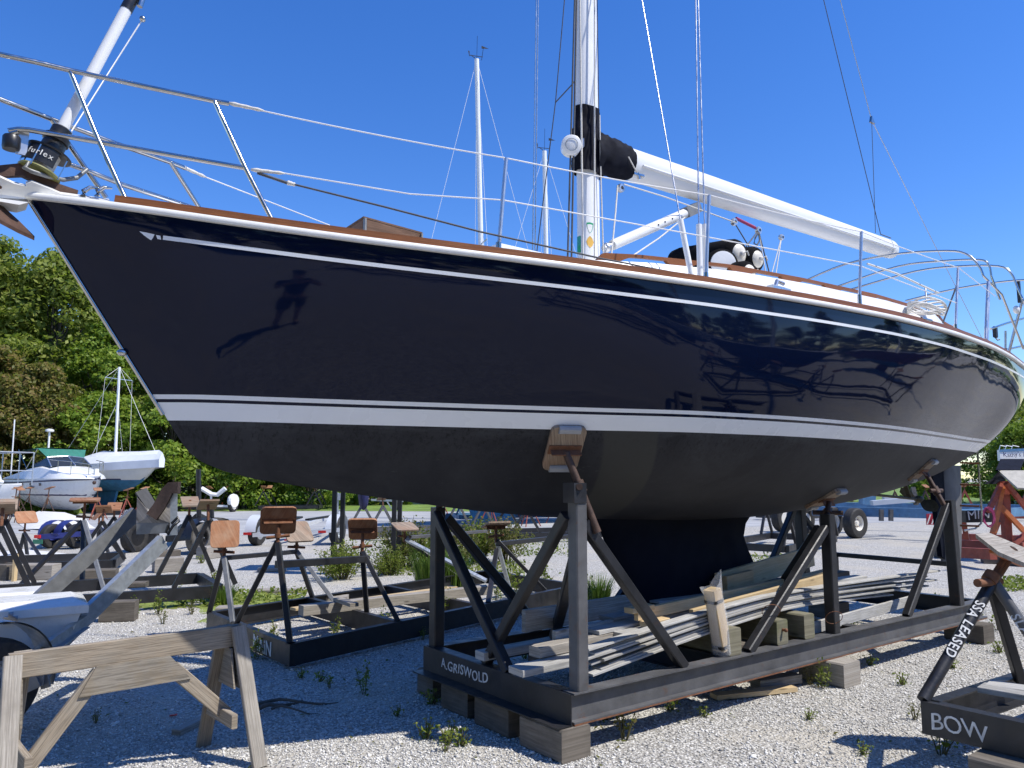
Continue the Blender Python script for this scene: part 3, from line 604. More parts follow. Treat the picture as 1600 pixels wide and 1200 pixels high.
# stickers on the mast
def mast_sticker(name, px, py, w_, h, mat, shape='r'):
    # lies on the elliptical mast surface
    c = BL(px, py, 0); d = ray(px, py); dl = Vector((d.dot(AX), -d.dot(NX), d.z)); best = None
    for k in range(0, 400):
        p = c + dl * (-.2 + k * .001)
        if ((p.x - MX) / .115) ** 2 + (p.y / .072) ** 2 <= 1: best = p; break
    if best is None: return
    t0 = math.atan2(best.y / .072, (best.x - MX) / .115); b = MB(); nn = 6
    def pt(u, z): 
        r = math.hypot(.115 * math.sin(t0), .072 * math.cos(t0)); t = t0 - u / r; return V(MX + .1165 * math.cos(t), .0735 * math.sin(t), z)
    if shape == 'r': b.grid([[pt(w_ * (i / nn - .5), best.z + h * (j - .5)) for i in range(nn + 1)] for j in (0, 1)])
    elif shape == 'shield': P = [pt(w_ * x, best.z + h * y) for x, y in ((-.5, .45), (0, .5), (.5, .45), (.46, .1), (.25, -.3), (0, -.5), (-.25, -.3), (-.46, .1))]; b.add(P, [list(range(8))])
    else: P = [pt(w_ * x, best.z + h * y) for x, y in ((0, .5), (.32, .3), (.5, 0), (.32, -.3), (0, -.5), (-.32, -.3), (-.5, 0), (-.32, .3))]; b.add(P, [list(range(8))])
    return part(name, b, mat, mast, world=False)
mast_sticker('sticker', 904, 377, .05, .085, M['greenteal']); mast_sticker('sticker', 904, 389, .05, .07, M['green'])
mast_sticker('badge', 922, 356, .065, .095, M['green'], 'shield'); mast_sticker('badge', 921.8, 357, .05, .075, M['white'], 'shield'); mast_sticker('badge', 922, 378, .07, .105, M['yellow'], 'oct')
# vang, boom fittings
b = MB(); v0, v1 = BL(948, 387, 0), BL(1080, 329, 0); b.tube(v0 + (v1 - v0) * .06, v1, .046, n=16); vang = part('vang', b, M['boomwhite'], boat, 50, world=False)
b = MB(); b.tube(v0 - (v1 - v0) * .03, v0 + (v1 - v0) * .07, .03, n=12); b.ball(v0, .045); part('vang_knuckle', b, M['alu'], vang, 50, world=False)
b = MB(); b.bar(v1 - V(.1, 0, .05), v1 + V(.09, 0, .05), .1, .1); part('vang_end', b, M['galvdull'], vang, world=False)
b = MB()
for t in (.55, .63, .72): c = v0 + (v1 - v0) * t; b.lathe([(.009, 0), (.009, .003)], c + V(-.01, -.0455, 0), (0, -1, 0), 8)
part('vang_hole', b, M['black'], vang, world=False)
# wires and lines
def line(name, pts, r, mat, n=6, parent=None): b = MB(); b.path(pts, r, n); return part(name, b, mat, parent or boat, 70, world=False)
def ext(p, q, k): return q + (q - p) * k
def cover(p, q, r): b = MB(); b.tube(p, q, r, n=12); return part('shroud_cover', b, M['white'], boat, 60, world=False)
c0, c1 = BL(1081, 434, 1.12), BL(1063, 343, 1.06); cover(c0, c1, .021); p = BL(1003, 0, .55); line('shroud', [c1, p, ext(c1, p, .8)], .0055, M['wire'])
for dx in (0, 9):
    c0, c1 = BL(1094 + dx, 440, 1.12), BL(1092 + dx, 351, 1.1); cover(c0, c1, .021); p = BL(1087 + dx * .45, 0, .9); line('shroud', [c1, p, ext(c1, p, .9)], .0055, M['wire'])
for x0, x1 in ((832, 838), (836, 841)): p, q = BL(x0, 400, -1.1), BL(x1, 0, -.95); line('shroud', [p, q, ext(p, q, .9)], .006, M['wire'])
p, q, r_ = BL(838, 400, -.75), BL(868, 160, -.5), BL(882, 0, -.35); line('shroud', [p, q, r_, ext(q, r_, 2)], .005, M['darkwire']); line('tie', [q, BL(893, 133, -.2), BL(897, 128, -.1)], .006, M['darkwire'])
for (x0, x1, m_, rr__) in ((887, 898, 'darkwire', .008), (893, 901, 'darkwire', .008), (911, 906, 'rope', .008), (929, 929, 'rope', .007)): p, q = BL(x0, 404, .12), BL(x1, 0, .12); line('halyard', [p, q, ext(p, q, 1)], rr__, M[m_])
p, q = BL(943, 404, .1), BL(937, 180, .1); line('halyard', [p, BL(938, 250, .1), q], .006, M['rope'])
line('reef_line', [BL(965, 290, .05), BL(962, 330, .1), BL(955, 402, .2)], .007, M['rope'])
line('reef_line', [BL(982, 245, .13), BL(997, 273, .13), BL(1003, 279, .12)], .006, M['rope'])
b = MB(); b.bar(BL(990, 271, .13), BL(1006, 275, .13), .02, .018); b.bar(BL(996, 270, .13), BL(999, 280, .13), .02, .02); part('boom_cleat', b, M['inox'], boom, world=False)
line('vang_line', [BL(1070, 340, .05), BL(1030, 372, .1), BL(985, 402, .2)], .007, M['rope'])
line('outhaul', [BL(975, 288, .1), BL(1040, 308, .1), BL(1150, 348, .1)], .006, M['rope'])
def block(px, py, off, r=.035):
    c = BL(px, py, off); b = MB(); b.lathe([(r, -.02), (r * 1.1, -.01), (r * 1.1, .01), (r, .02)], c, (0, 1, 0), 14); o = part('block', b, M['alu'], boat, 40, world=False)
    b = MB(); b.lathe([(r * .45, -.022), (r * .45, .022)], c, (0, 1, 0), 10); part('sheave', b, M['black'], o, 40, world=False); return c
bl = block(970, 294, .03); b1 = block(1147, 347, .03); b2 = block(1185, 360, .03); b3 = block(1221, 371, .03, .03)
line('shackle_rope', [BL(1150, 341, .03), BL(1158, 345, .03), BL(1168, 350, .03), BL(1180, 356, .03)], .016, M['magenta'])
for x, y, m_ in ((1172, 388, 'darkwire'), (1196, 425, 'rope')): line('mainsheet', [b2 if x > 1180 else b1, BL(x, y, .1)], .006, M[m_])
line('mainsheet', [b2, BL(1203, 430, .1)], .007, M['darkwire']); line('mainsheet', [b2, BL(1166, 385, .1)], .007, M['darkwire'])
for x in (1205, 1212): line('mainsheet', [b3, BL(x, 430, .1)], .006, M['rope'])
line('mainsheet_loop', [b2 + V(-.02, -.02, -.03), BL(1180, 372, .05), BL(1178, 380, .05), BL(1183, 383, .05), BL(1187, 375, .05), b2], .008, M['darkwire'])
# topping lift, backstay bridle
e_ = BL(1376, 366, 0); p = BL(1287, 0, 0); line('topping_lift', [e_, p, ext(e_, p, 1.2)], .005, M['darkwire']); line('topping_lift', [e_, BL(1392, 372, 0)], .006, M['darkwire'])
kn = BL(1362, 188, 0); p = BL(1313, 0, 0); line('backstay', [kn, p, ext(kn, p, 1.2)], .0055, M['wire']); line('backstay', [kn, BL(1465, 392, -.3), BL(1540, 540, -.5)], .005, M['wire']); line('backstay_line', [kn, BL(1368, 364, 0)], .004, M['darkwire'])
b = MB(); b.slab([kn + V(-.02, -.02, .05), kn + V(-.05, -.02, -.04), kn + V(.05, -.02, -.04)], (0, -1, 0), .03); part('backstay_plate', b, M['inox'], boat, world=False)
# forestay furler: foil, drum, cage
f0, f1 = BL(92, 212, 0), BL(199, 12, 0); fd = (f1 - f0).normalized(); b = MB(); b.tube(f0 - fd * .02, f1 - fd * .01, .031, n=14); furl = part('furler_foil', b, M['boomwhite'], boat, 60, world=False)
b = MB(); b.tube(f1 - fd * .02, f1 + fd * .16, .034, n=12); part('furler_swivel', b, M['black'], furl, 60, world=False)
b = MB(); b.tube(f1 + fd * .15, f1 + fd * 10.5, .026, n=10); part('forestay_foil', b, M['boomwhite'], furl, 60, world=False)
side_ = fd.cross(V(0, 1, 0)).normalized(); q = f1 + V(.06, -.02, .02)
b = MB(); b.tube(q, q + V(.02, 0, .09), .016); b.ball(q + V(.02, 0, -.07), .018); part('furler_shackle', b, M['inox'], furl, 50, world=False)
line('furling_halyard', [q + V(.02, 0, -.07), BL(112, 205, -.05), f0 + V(.06, 0, .03)], .004, M['wirewhite'], parent=furl)
dB = f0 - fd * .25
b = MB(); b.lathe([(.02, -.01), (.1, 0), (.105, .008), (.1, .016)], dB, fd, 28); fdr = part('furler_drum', b, M['drumgreen'], furl, 40, world=False)
b = MB(); b.lathe([(.055, .016), (.06, .13)], dB, fd, 24); part('drum_core', b, M['rope'], fdr, 40, world=False)
toC = w2loc(EYE) - dB; toC -= fd * toC.dot(fd); toC.normalize(); rdir = fd.cross(toC) * -1
rdir = toC.cross(fd) if loc2w(dB + toC.cross(fd)).x - loc2w(dB).x > 0 else -toC.cross(fd)
def drum_arc(r, t0, t1, z0, z1): return [[dB + fd * z + (toC * math.cos(t) + rdir * math.sin(t)) * r for t in np.linspace(R(t0), R(t1), 22)] for z in (z0, z1)]
b = MB(); b.grid(drum_arc(.104, -100, 25, .03, .125)); b.grid(drum_arc(.1, -100, 25, .03, .125), flip=True); hous = part('drum_housing', b, M['black'], fdr, 40, world=False)
b = MB(); b.lathe([(.11, .125), (.112, .135), (.06, .15), (.058, .2), (.066, .205), (.066, .235), (.05, .25), (.05, .29), (.035, .3)], dB, fd, 26); part('drum_cap', b, M['black'], fdr, 35, world=False)
for u in (.5, 2.1, 3.6, 5.2): b = MB(); _, a_, c_ = b.frame(fd, (0, 0, 1)); e = a_ * math.cos(u) * .1 + c_ * math.sin(u) * .1; b.bar(dB + e, dB + e + fd * .13, .012, .006); part('cage_rod', b, M['inox'], fdr, world=False)
ang_ = -50.0
for ch_, wd_ in zip('furlex', (9, 15, 10.5, 8, 14.5, 14)):
    t = R(ang_); ang_ += wd_; nn_ = toC * math.cos(t) + rdir * math.sin(t); tt_ = rdir * math.cos(t) - toC * math.sin(t)
    lettering(ch_, .045, dB + fd * .065 + nn_ * .1065 - tt_ * .01, tt_, fd, M['paintwhite'], hous, jit=.0, world=False)
b = MB(); b.bar(dB - fd * .01, dB - fd * .2, .03, .012); b.bar(dB - fd * .1 + V(0, .02, 0), BL(58, 290, 0), .012, .03); part('toggle', b, M['inox'], fdr, world=False)
line('furler_guard', [BL(46, 255, .08), BL(38, 262, .1), BL(50, 268, .1), BL(72, 275, .06), BL(98, 281, 0), BL(120, 278, -.05), BL(136, 265, -.08)], .012, M['galvdull'], 8)
# bow fitting and roller
def slabxy(name, pix, off, t, mat, **k):
    b = MB(); b.slab([BL(x, y, off) for x, y in pix], (0, -1, 0), t); return part(name, b, mat, boat, world=False, **k)
BF = [(-60, 280), (-40, 262), (0, 277), (22, 287), (40, 291), (41, 287), (50, 284), (75, 294), (95, 303), (172, 314), (173, 325), (100, 317), (42, 311), (0, 309), (-60, 296)]
o0 = BL(40, 311, 0); zmid = lambda x: float(np.interp(x, [-60, 0, 42, 100, 173], [296, 309, 311, 317, 325]))
P = [BL(x, y, .035 + max(0, (zmid(x) - y)) * .0021) for x, y in BF]; b = MB(); b.slab(P, (0, -.87, -.5), .05); Q = [V(p.x, -p.y, p.z) for p in P][::-1]; b2 = MB(); b2.slab(Q, (0, .87, -.5), .05); bowf = part('bow_fitting', b, M['white'], boat, world=False); part('bow_fitting', b2, M['white'], boat, world=False)
b = MB(); b.lathe([(.008, 0), (.008, .008)], BL(0, 293, .062), (0, -1, 0), 10); part('bolt', b, M['rust'], bowf, world=False)
b = MB(); b.slab([BL(x, y, .075) for x, y in ((-10, 311), (0, 310), (45, 316), (30, 320), (-10, 313))], (0, -1, 0), .15); part('stem_head', b, M['rubwhite'], bowf, world=False)
for x in (130, 152): b = MB(); c = BL(x, 306, .06); b.path([c, c + V(.0, 0, .025), c + V(.03, 0, .055), c + V(.07, 0, .06)], .012, 8, rs=[1.4, 1.2, .9, .5]); part('fairlead_horn', b, M['inox'], bowf, 60, world=False)
hh = hull_hit(206, 552) or V(.97, -.05, 2.35); b = MB(); b.ball(V(float(np.interp(hh.z, ZK[:260][::-1], AG[:260][::-1])) - .02, -.01, hh.z), .022, 10, 6, (1.3, .7, .9)); part('bow_eye', b, M['inox'], boat, 60, world=False)
# pulpit
TR = .0135
def shp(px, py, inset, s=1):
    """pixel on the rail plane: offset from the sheer at that station, found by iteration"""
    o = .3 * s
    for _ in range(60): p = BL(px, py, o); o = .5 * o + .5 * s * max(.0, ip(BS, max(.34, p.x)) - inset)
    return BL(px, py, o)
line('pulpit_rail', [BL(-90, 62, .0), BL(-40, 72, .06), BL(0, 85, .08), BL(56, 97, .1), shp(110, 110, .06), BL(225, 135, .26), shp(335, 158, .1), shp(358, 162, .1)], TR, M['inox'], 10)
line('pulpit_leg', [shp(110, 112, .06), BL(150, 210, .1), shp(197, 313, .05)], TR, M['inox'], 10); line('pulpit_leg', [shp(335, 158, .1), BL(383, 262, .42), shp(425, 344, .05)], TR, M['inox'], 10)
line('pulpit_midrail', [BL(33, 245, -.02), BL(32, 235, 0), BL(35, 215, .06), BL(28, 206, .07), BL(14, 210, .06), BL(14, 204, .06), BL(28, 202, .07), BL(45, 203, .08), BL(160, 223, .11), BL(270, 243, .28), BL(385, 263, .42)][3:], TR, M['inox'], 10)
S = lambda x, y, i=.08: shp(x, y, i, -1)
line('pulpit_rail', [BL(-40, 142, 0), BL(0, 155, -.05), BL(85, 188, -.1), BL(180, 224, -.2), S(270, 255), S(290, 263)], TR, M['inox'], 10)
line('pulpit_leg', [BL(80, 186, -.1), BL(130, 258, -.12), BL(166, 309, -.14)], TR, M['inox'], 10); line('pulpit_leg', [S(266, 253), S(314, 329, .05)], TR, M['inox'], 10)
line('pulpit_midrail', [BL(30, 228, -.02), BL(75, 245, -.08), BL(140, 268, -.12), BL(190, 288, -.2), S(306, 326)], TR, M['inox'], 10)
b = MB(); c = BL(18, 221, .05); b.lathe([(.038, -.045), (.042, -.03), (.042, .02), (.036, .03)], c, (0, 0, 1), 18); nl = part('bow_light', b, M['black'], boat, 40, world=False)
b = MB(); b.bar(c + V(.05, 0, .07), c + V(.045, 0, -.06), .012, .05, (1, 0, 0)); part('light_bracket', b, M['alu'], nl, world=False)
# stanchions and lifelines
stan = []
for (xb, yb, xt, yt) in ((779, 391, 791, 247), (1103, 437, 1108, 305), (1343, 470, 1346, 362), (1493, 515, 1497, 418)):
    p, q = shp(xb, yb, .06), shp(xt, yt, .06); b = MB(); b.tube(p, q, .0125, n=10); o = part('stanchion', b, M['alu'], boat, 60, world=False); b = MB(); b.tube(p - V(0, 0, .04), p + V(0, 0, .05), .018, n=10); part('stanchion_base', b, M['inox'], o, 60, world=False); stan.append((p, q))
def sag(p, q, s, n=9): return [p + (q - p) * (k / (n - 1)) - V(0, 0, 4 * s * (k / (n - 1)) * (1 - k / (n - 1))) for k in range(n)]
u = [shp(405, 172, .1)] + [t for _, t in stan]; up_ = sag(u[0], u[1], .012) + sag(u[1], u[2], .01)[1:] + sag(u[2], u[3], .01)[1:] + sag(u[3], u[4], .01)[1:]; pe = shp(1560, 470, .1); line('lifeline', up_ + [BL(1555, 463, 1.4)], .0042, M['wirewhite'])
lo = [shp(440, 270, .15), shp(640, 303, .08), stan[0][0] + (stan[0][1] - stan[0][0]) * .54, stan[1][0] + (stan[1][1] - stan[1][0]) * .5, stan[2][0] + (stan[2][1] - stan[2][0]) * .5, stan[3][0] + (stan[3][1] - stan[3][0]) * .42]; line('lifeline', lo, .0042, M['wirewhite'])
def lash(p, q, r): b = MB(); n = 7; b.path([p + (q - p) * (k / (n - 1)) for k in range(n)], r, 8, rs=[.6, 1.15, .9, 1.0, .75, .95, .4]); return part('lashing', b, M['rope'], boat, 80, world=False)
lash(shp(357, 161, .1), shp(412, 173, .1), .012); lash(shp(392, 265, .12), shp(445, 271, .14), .012); lash(S(281, 259), S(322, 277), .012); line('turnbuckle', [shp(402, 270, .13), shp(452, 287, .14)], .009, M['darkwire']); lash(shp(448, 285, .14), shp(462, 289, .14), .014)
line('jackline', [shp(455, 287, .14), BL(600, 323, .75), BL(750, 362, .95), BL(940, 404, 1.1), BL(1100, 435, 1.25), BL(1200, 452, 1.35), BL(1345, 478, 1.45), BL(1452, 500, 1.5)], .006, M['darkwire'])
line('lifeline', [S(322, 277), S(420, 315), BL(515, 352, -.85)], .0042, M['wirewhite']); line('lifeline', [S(306, 326), BL(330, 331, -.4)], .004, M['wirewhite'])
line('lifeline', [BL(190, 290, -.2), S(300, 325, .1)], .0042, M['wirewhite'])
# deck hatch sill, winch, chock, vent and lights aft
b = MB(); b.box(BL(795, 399, -.3) + V(0, 0, -.03), (.55, .5, .05), 0, .01); part('deck_hatch', b, M['white'], boat, world=False)
b = MB(); c = BL(1217, 452, 1.4); b.box(c, (.22, .06, .035), 0, .008); b.path([c + V(-.05, 0, 0), c + V(-.02, 0, .06), c + V(.06, 0, .05)], .016, 8); part('lead_block', b, M['alu'], boat, 40, world=False)
b = MB(); c = shp(1446, 504, .02) + V(0, 0, -.005); b.path([c + V(-.09, -.01, -.02), c + V(-.09, -.01, .03), c + V(.09, -.01, .03), c + V(.09, -.01, -.02), c + V(-.09, -.01, -.02)], .014, 8); part('mooring_chock', b, M['inox'], boat, 50, world=False)
c = BA(1516, 520, 8.3); b = MB(); b.lathe([(.06, -.12), (.06, 0), (.085, .005), (.085, .02), (.05, .03), (.02, .045)], V(8.6, -1.2, 3.19), (0, 0, 1), 18); part('deck_vent', b, M['alu'], boat, 40, world=False)
for a, y, z in ((8.95, -1.25, 3.12), (9.6, -1.2, 3.12)): b = MB(); b.lathe([(.05, 0), (.05, .03), (.035, .035), (.035, .1), (.05, .11)], V(a, y, z - .05), (0, 0, 1), 14); part('winch', b, M['black'], boat, 40, world=False)
# bimini frame and pushpit
def hoop(name, pix, a0, r=.0125): P = [BA(x, y, a0) for x, y in pix]; line(name, P, r, M['inox'], 10)
def smooth(pts, n=4):
    out = []
    for i in range(len(pts) - 1):
        p0, p1, p2, p3 = [Vector(pts[j]) for j in (max(i - 1, 0), i, i + 1, min(i + 2, len(pts) - 1))]
        for k in range(n): t = k / n; out.append(.5 * (2 * p1 + (p2 - p0) * t + (2 * p0 - 5 * p1 + 4 * p2 - p3) * t * t + (3 * p1 - p0 - 3 * p2 + p3) * t ** 3))
    return out + [Vector(pts[-1])]
def hoop(pix, a0, tail, r=.0125): P = smooth([BA(x, y, a0) for x, y in pix]) + tail; line('bimini_hoop', P, r, M['inox'], 10)
hoop([(1255, 440), (1320, 413), (1400, 397), (1480, 392), (1512, 398), (1530, 416), (1537, 432)], 9.0, [V(9.35, -1.32, 3.75), V(9.9, -1.3, 3.2)])
hoop([(1310, 447), (1400, 417), (1470, 408), (1530, 406), (1545, 414), (1549, 432)], 9.8, [V(9.85, -1.12, 3.8)])
hoop([(1330, 452), (1430, 424), (1500, 416), (1560, 416), (1580, 427), (1590, 450), (1600, 472)], 10.2, [V(10.3, -1.25, 3.6), V(10.4, -1.22, 3.1)])
line('bimini_hoop', smooth([BA(1415, 470, 10.9), BA(1500, 450, 10.9), BA(1590, 438, 10.9), BA(1640, 440, 10.9)]), .0125, M['inox'], 10)
line('bimini_strap', [BL(1355, 412, .1), BL(1400, 427, .2), BL(1440, 446, .3), BL(1467, 458, .3)], .012, M['rope']); line('bimini_strap', [BL(1446, 450, .3), BL(1449, 496, .5)], .011, M['wire'])
line('bimini_strut', [stan[3][1] - V(0, 0, .12), BL(1473, 505, 1.3)], .008, M['galvdull'], 8)
p0, p1 = BL(1540, 530, 1.38), BL(1544, 440, 1.36); line('pushpit_post', [p0, p1], .0165, M['alu'], 10); line('pushpit_post', [BL(1543, 532, 1.33), BL(1546, 440, 1.3)], .01, M['alu'], 8)
line('pushpit_post', [BA(1576, 552, 10.4), BA(1597, 470, 10.4)], .0165, M['alu'], 10); line('pushpit_post', [BA(1571, 545, 10.9), BA(1571, 517, 10.9)], .014, M['alu'], 10)
line('pushpit_rail', [BL(1548, 514, 1.0), BL(1570, 506, .95), BL(1590, 500, .9), BL(1620, 492, .8)], .0125, M['inox'], 10); line('pushpit_rail', [BL(1578, 545, .9), BL(1600, 540, .8), BL(1640, 532, .7)], .0125, M['inox'], 10)
b = MB(); c = BL(1555, 519, .95); b.box(c, (.05, .04, .14), 0, .012); b.path([c + V(0, 0, -.07), c + V(0, -.02, -.1), c + V(.03, -.03, -.09)], .008, 6); part('rail_hook', b, M['black'], boat, world=False)
b = MB(); c = BA(1592, 455, 10.3); b.bar(c + V(0, 0, .12), c - V(0, 0, .14), .035, .035); part('black_pole', b, M['black'], boat, world=False)
b = MB(); b.ball(BA(1588, 484, 10.3), .05, 12, 8, (1, .7, 1)); part('horseshoe_light', b, M['white'], boat, 60, world=False)
# folding boarding ladder over the stern
lad = MB()
P0, P1, P2 = PD(1527, 700, 9.9), PD(1534, 800, 9.9), PD(1524, 826, 9.9)
lad.path([w2loc(P) for P in (P0, PD(1531, 760, 9.9), P1, PD(1533, 818, 9.9), P2, PD(1506, 829, 9.9))], .0125, 10); ld = part('boarding_ladder', lad, M['inox'], boat, 60, world=False)
for yy in (723, 757, 790, 821): b = MB(); b.bar(w2loc(PD(1500, yy, 10.0)), w2loc(PD(1530, yy + 1, 9.9)), .07, .022); part('ladder_tread', b, M['teak'], ld, world=False)
# ------------------------------------------------------------------ things lying on the boat
fd_spec = [(1.15, 1.95, 3.56, .19), (.9, 2.5, 3.52, .16), (1.1, 0, 0, .14), (1, 0, 0, .14)]
def fender(px, py, off, r, ln, dirn, label):
    c = BL(px, py, off); d = Vector(dirn).normalized(); wp = loc2w(c); t = thing('fender', label, 'fender', wp, 0, 'black fenders heaped on the cabin top')
    D = AX * d.x - NX * d.y + Vector((0, 0, d.z)); b = MB(); b.lathe([(r * .62, .0), (r * .85, -.012), (r * .97, -.05), (r, -.12), (r, -ln + .12), (r * .9, -ln + .04), (r * .6, -ln)], wp, D, 26); part('cover', b, M['fleece'], t, 50)
    b = MB(); b.lathe([(r * .7, -.016), (r * .58, .008), (r * .36, .028), (r * .16, .03)], wp, D, 24); part('end_cap', b, M['cream'], t, 50)
    b = MB(); b.lathe([(r * .2, .025), (r * .17, .05), (r * .09, .055)], wp, D, 10); b.path([wp + D * .05, wp + D * .07 + Vector((.02, 0, .02)), wp + D * .05 + Vector((.05, 0, -.02))], .008, 6); part('rope_knot', b, M['rope'], t, 60)
fender(1155, 397, .3, .155, .85, (-.05, -1, -.12), 'biggest black fender with a cream end cap, on top of the heap')
fender(1184, 405, .35, .135, .85, (-.0, -1, -.1), 'black fender with a cream end cap at the right of the heap')
fender(1171, 426, .55, .12, .75, (-.1, -1, -.08), 'lower black fender half hidden behind the teak hand rail')
b = MB(); c = BL(1130, 412, .35); wp = loc2w(c); t = thing('fender', 'black fender ring showing a big round white end at the left of the heap', 'fender', wp, 0, 'black fenders heaped on the cabin top')
D = (AX * -.55 + NX * .83).normalized(); b.lathe([(.125, -.8), (.15, -.7), (.155, -.1), (.15, -.02), (.12, 0)], wp, D, 26); part('cover', b, M['fleece'], t, 50); b = MB(); b.lathe([(.12, 0), (.118, .012), (.1, .016), (0.01, .016)], wp, D, 26); part('end_cap', b, M['white'], t, 50)
# plywood box on the fore deck
c0, c1, c2 = BL(569, 343, -.3), BL(536, 366, -.6), BL(657, 369, -.3)
bx = thing('plywood_box', 'brown plywood box standing on the fore deck behind the toe rail', 'box', loc2w(V(2.35, .1, 3.15)), TH)
def bpart(name, mb, mat): off = V(2.35, .1, 3.15); mb.v = [tuple(Vector(p) - off) for p in mb.v]; return part(name, mb, mat, bx, world=False)
q0 = BL(569, 342, .12); q1 = BL(657, 366, .12); q2 = q0 + V(.02, .55, 0)
hgt = V(0, 0, -.24)
for (a_, b_, nm) in ((q0, q1, 'front_panel'), (q0, q2, 'side_panel'), (q1, q1 + V(.02, .55, 0), 'side_panel'), (q2, q1 + V(.02, .55, 0), 'back_panel')):
    b = MB(); m_ = hgt * .5; dd = (b_ - a_).normalized() * .006; b.bar(a_ + m_ + dd, b_ + m_ - dd, .016, .24); bpart(nm, b, M['brownply'])
for q in (q0, q1): b = MB(); b.bar(q + V(0, -.012, .0), q + hgt + V(0, -.012, 0), .03, .012, (1, 0, 0)); bpart('corner_strip', b, M['galvdull'])
b = MB(); b.slab([q0 + V(-.01, -.01, .014), q1 + V(.01, -.01, .014), q1 + V(.03, .56, .014), q2 + V(-.01, .01, .014)], (0, 0, 1), .012); bpart('top_board', b, M['brownply'])
# anchor on the bow roller
an = thing('anchor', 'rusty brown plough anchor hanging from the white bow roller', 'anchor', loc2w(BL(0, 300, 0)))
def aw(x, y, o=0.0): return loc2w(BL(x, y, o))
b = MB(); b.path([aw(-60, 262), aw(-20, 270), aw(8, 268), aw(35, 266), aw(60, 280), aw(90, 294), aw(121, 303)], 1, prof=[(-.018, -.03), (.018, -.03), (.018, .03), (-.018, .03)], up=(0, 0, 1), rs=[.8, .9, 1, 1.15, .9, .75, .6]); part('shank', b, M['anchor'], an, 40)
b = MB(); P = [aw(-70, 318, -.16), aw(-20, 300, -.02), aw(0, 318), aw(30, 345), aw(54, 369)]; Q = [aw(-90, 345, .22), aw(-30, 332, .2), aw(0, 343, .14), aw(28, 358, .06), aw(54, 370)]
b.grid([P, Q]); b.grid([[p - Vector((0, 0, .02)) for p in P], [p - Vector((0, 0, .02)) for p in Q]], flip=True); b.grid([Q, [p - Vector((0, 0, .02)) for p in Q]]); b.grid([[aw(-90, 330, -.3), aw(-30, 322, -.2), aw(0, 335, -.14), aw(28, 352, -.06), aw(54, 370)], P]); part('fluke', b, M['anchor'], an, 50)
b = MB(); b.bar(aw(-60, 262), aw(-70, 320), .04, .05, (1, 0, 0)); part('crown', b, M['anchor'], an)
# ------------------------------------------------------------------ the cradle under the sailboat
def C(a, off, z): return loc2w((a, -off, z))
ZB, ZT = .21, .395
cr = thing('boat_cradle', 'black steel cradle lettered A.GRISWOLD carrying the navy sailboat', 'boat cradle', C(6.4, 0, ZB))
def cpart(name, mb, mat=None, **k): return part(name, mb, mat or M['steel'], cr, **k)
def ibm(p, q, w_=.11): b = MB(); b.ibeam(p, q, w_, ZT - ZB, .011, .012); return b
zc = (ZB + ZT) / 2; OF = .84
pb = cpart('side_beam', ibm(C(3.36, OF, zc), C(9.46, OF, zc)), M['steelworn'])
b = MB(); b.bar(C(3.362, OF + .0, ZB - .006), C(9.458, OF, ZB - .006), .112, .01); part('rusty_flange', b, M['rust'], pb)
cpart('side_beam', ibm(C(3.36, -OF, zc), C(9.46, -OF, zc)))
# front beam: flat plate face to the bow
b = MB(); b.channel(C(3.34, OF - .062, zc), C(3.34, -OF + .062, zc), .09, ZT - ZB, .01); fb = cpart('end_beam', b)
b = MB(); b.bar(C(3.29, OF + .05, ZB - .004), C(3.29, -OF - .05, ZB - .004), .12, .008); part('bottom_flange', b, M['steel'], fb)
b = MB(); b.slab([C(3.332, OF + .056, ZT - .001), C(3.332, -OF - .056, ZT - .001), C(3.332, -OF - .056, ZB + .001), C(3.332, OF + .056, ZB + .001)], -AX, .006); part('face_plate', b, M['steel'], fb)
tx0 = C(3.330, .0, ZB + .055); lettering('A.GRISWOLD', .1, C(3.329, -.62, ZB + .065), NX, (0, 0, 1), M['paintwhite'], fb, jit=.05, seed=4, bold=.006, spacing=1.06)
cpart('cross_beam', ibm(C(5.0, OF - .06, zc), C(5.0, -OF + .06, zc))); cpart('cross_beam', ibm(C(6.9, OF - .06, zc), C(6.9, -OF + .06, zc))); b = MB(); b.channel(C(9.47, OF - .06, zc), C(9.47, -OF + .06, zc), -.09, ZT - ZB, .01); cpart('end_beam', b)
def tubebar(p, q, w_=.085, up=AX): b = MB(); b.bar(p, q, w_, w_, up, .008); return b
def cbrace(p, q, w_=.072): cpart('brace', tubebar(p, q, w_, (0, 0, 1)))
posts = {}
for nm, a, off, zt in (('pf', 3.45, OF, 1.6), ('sf', 3.42, -OF, 1.5), ('pm', 6.44, OF, 1.42), ('sm', 6.44, -OF, 1.42), ('pa', 8.87, OF, 1.5), ('sa', 8.7, -OF, 1.5)):
    lean = 0 if nm[0] != 'p' else 0
    posts[nm] = cpart('post', tubebar(C(a, off, ZT), C(a - (.05 if nm[1] == 'a' else 0), off, zt), .095 if nm[1] != 'a' else .11), M['steelworn'] if nm == 'pf' else M['steel'])
b = MB(); b.bar(C(3.43, OF, 1.58), C(3.43, OF, 1.71), .11, .11, AX); part('post_cap', b, M['steel'], posts['pf'])
cbrace(C(3.40, OF - .05, 1.5), C(3.40, -.12, ZT)); cbrace(C(3.5, OF, 1.45), C(4.46, OF, ZT)); cbrace(C(3.49, OF - .06, 1.25), C(4.1, -.2, ZT))
cbrace(C(3.37, -OF + .05, 1.45), C(3.37, .2, ZT)); cbrace(C(3.5, -OF, 1.42), C(4.5, -OF, ZT))
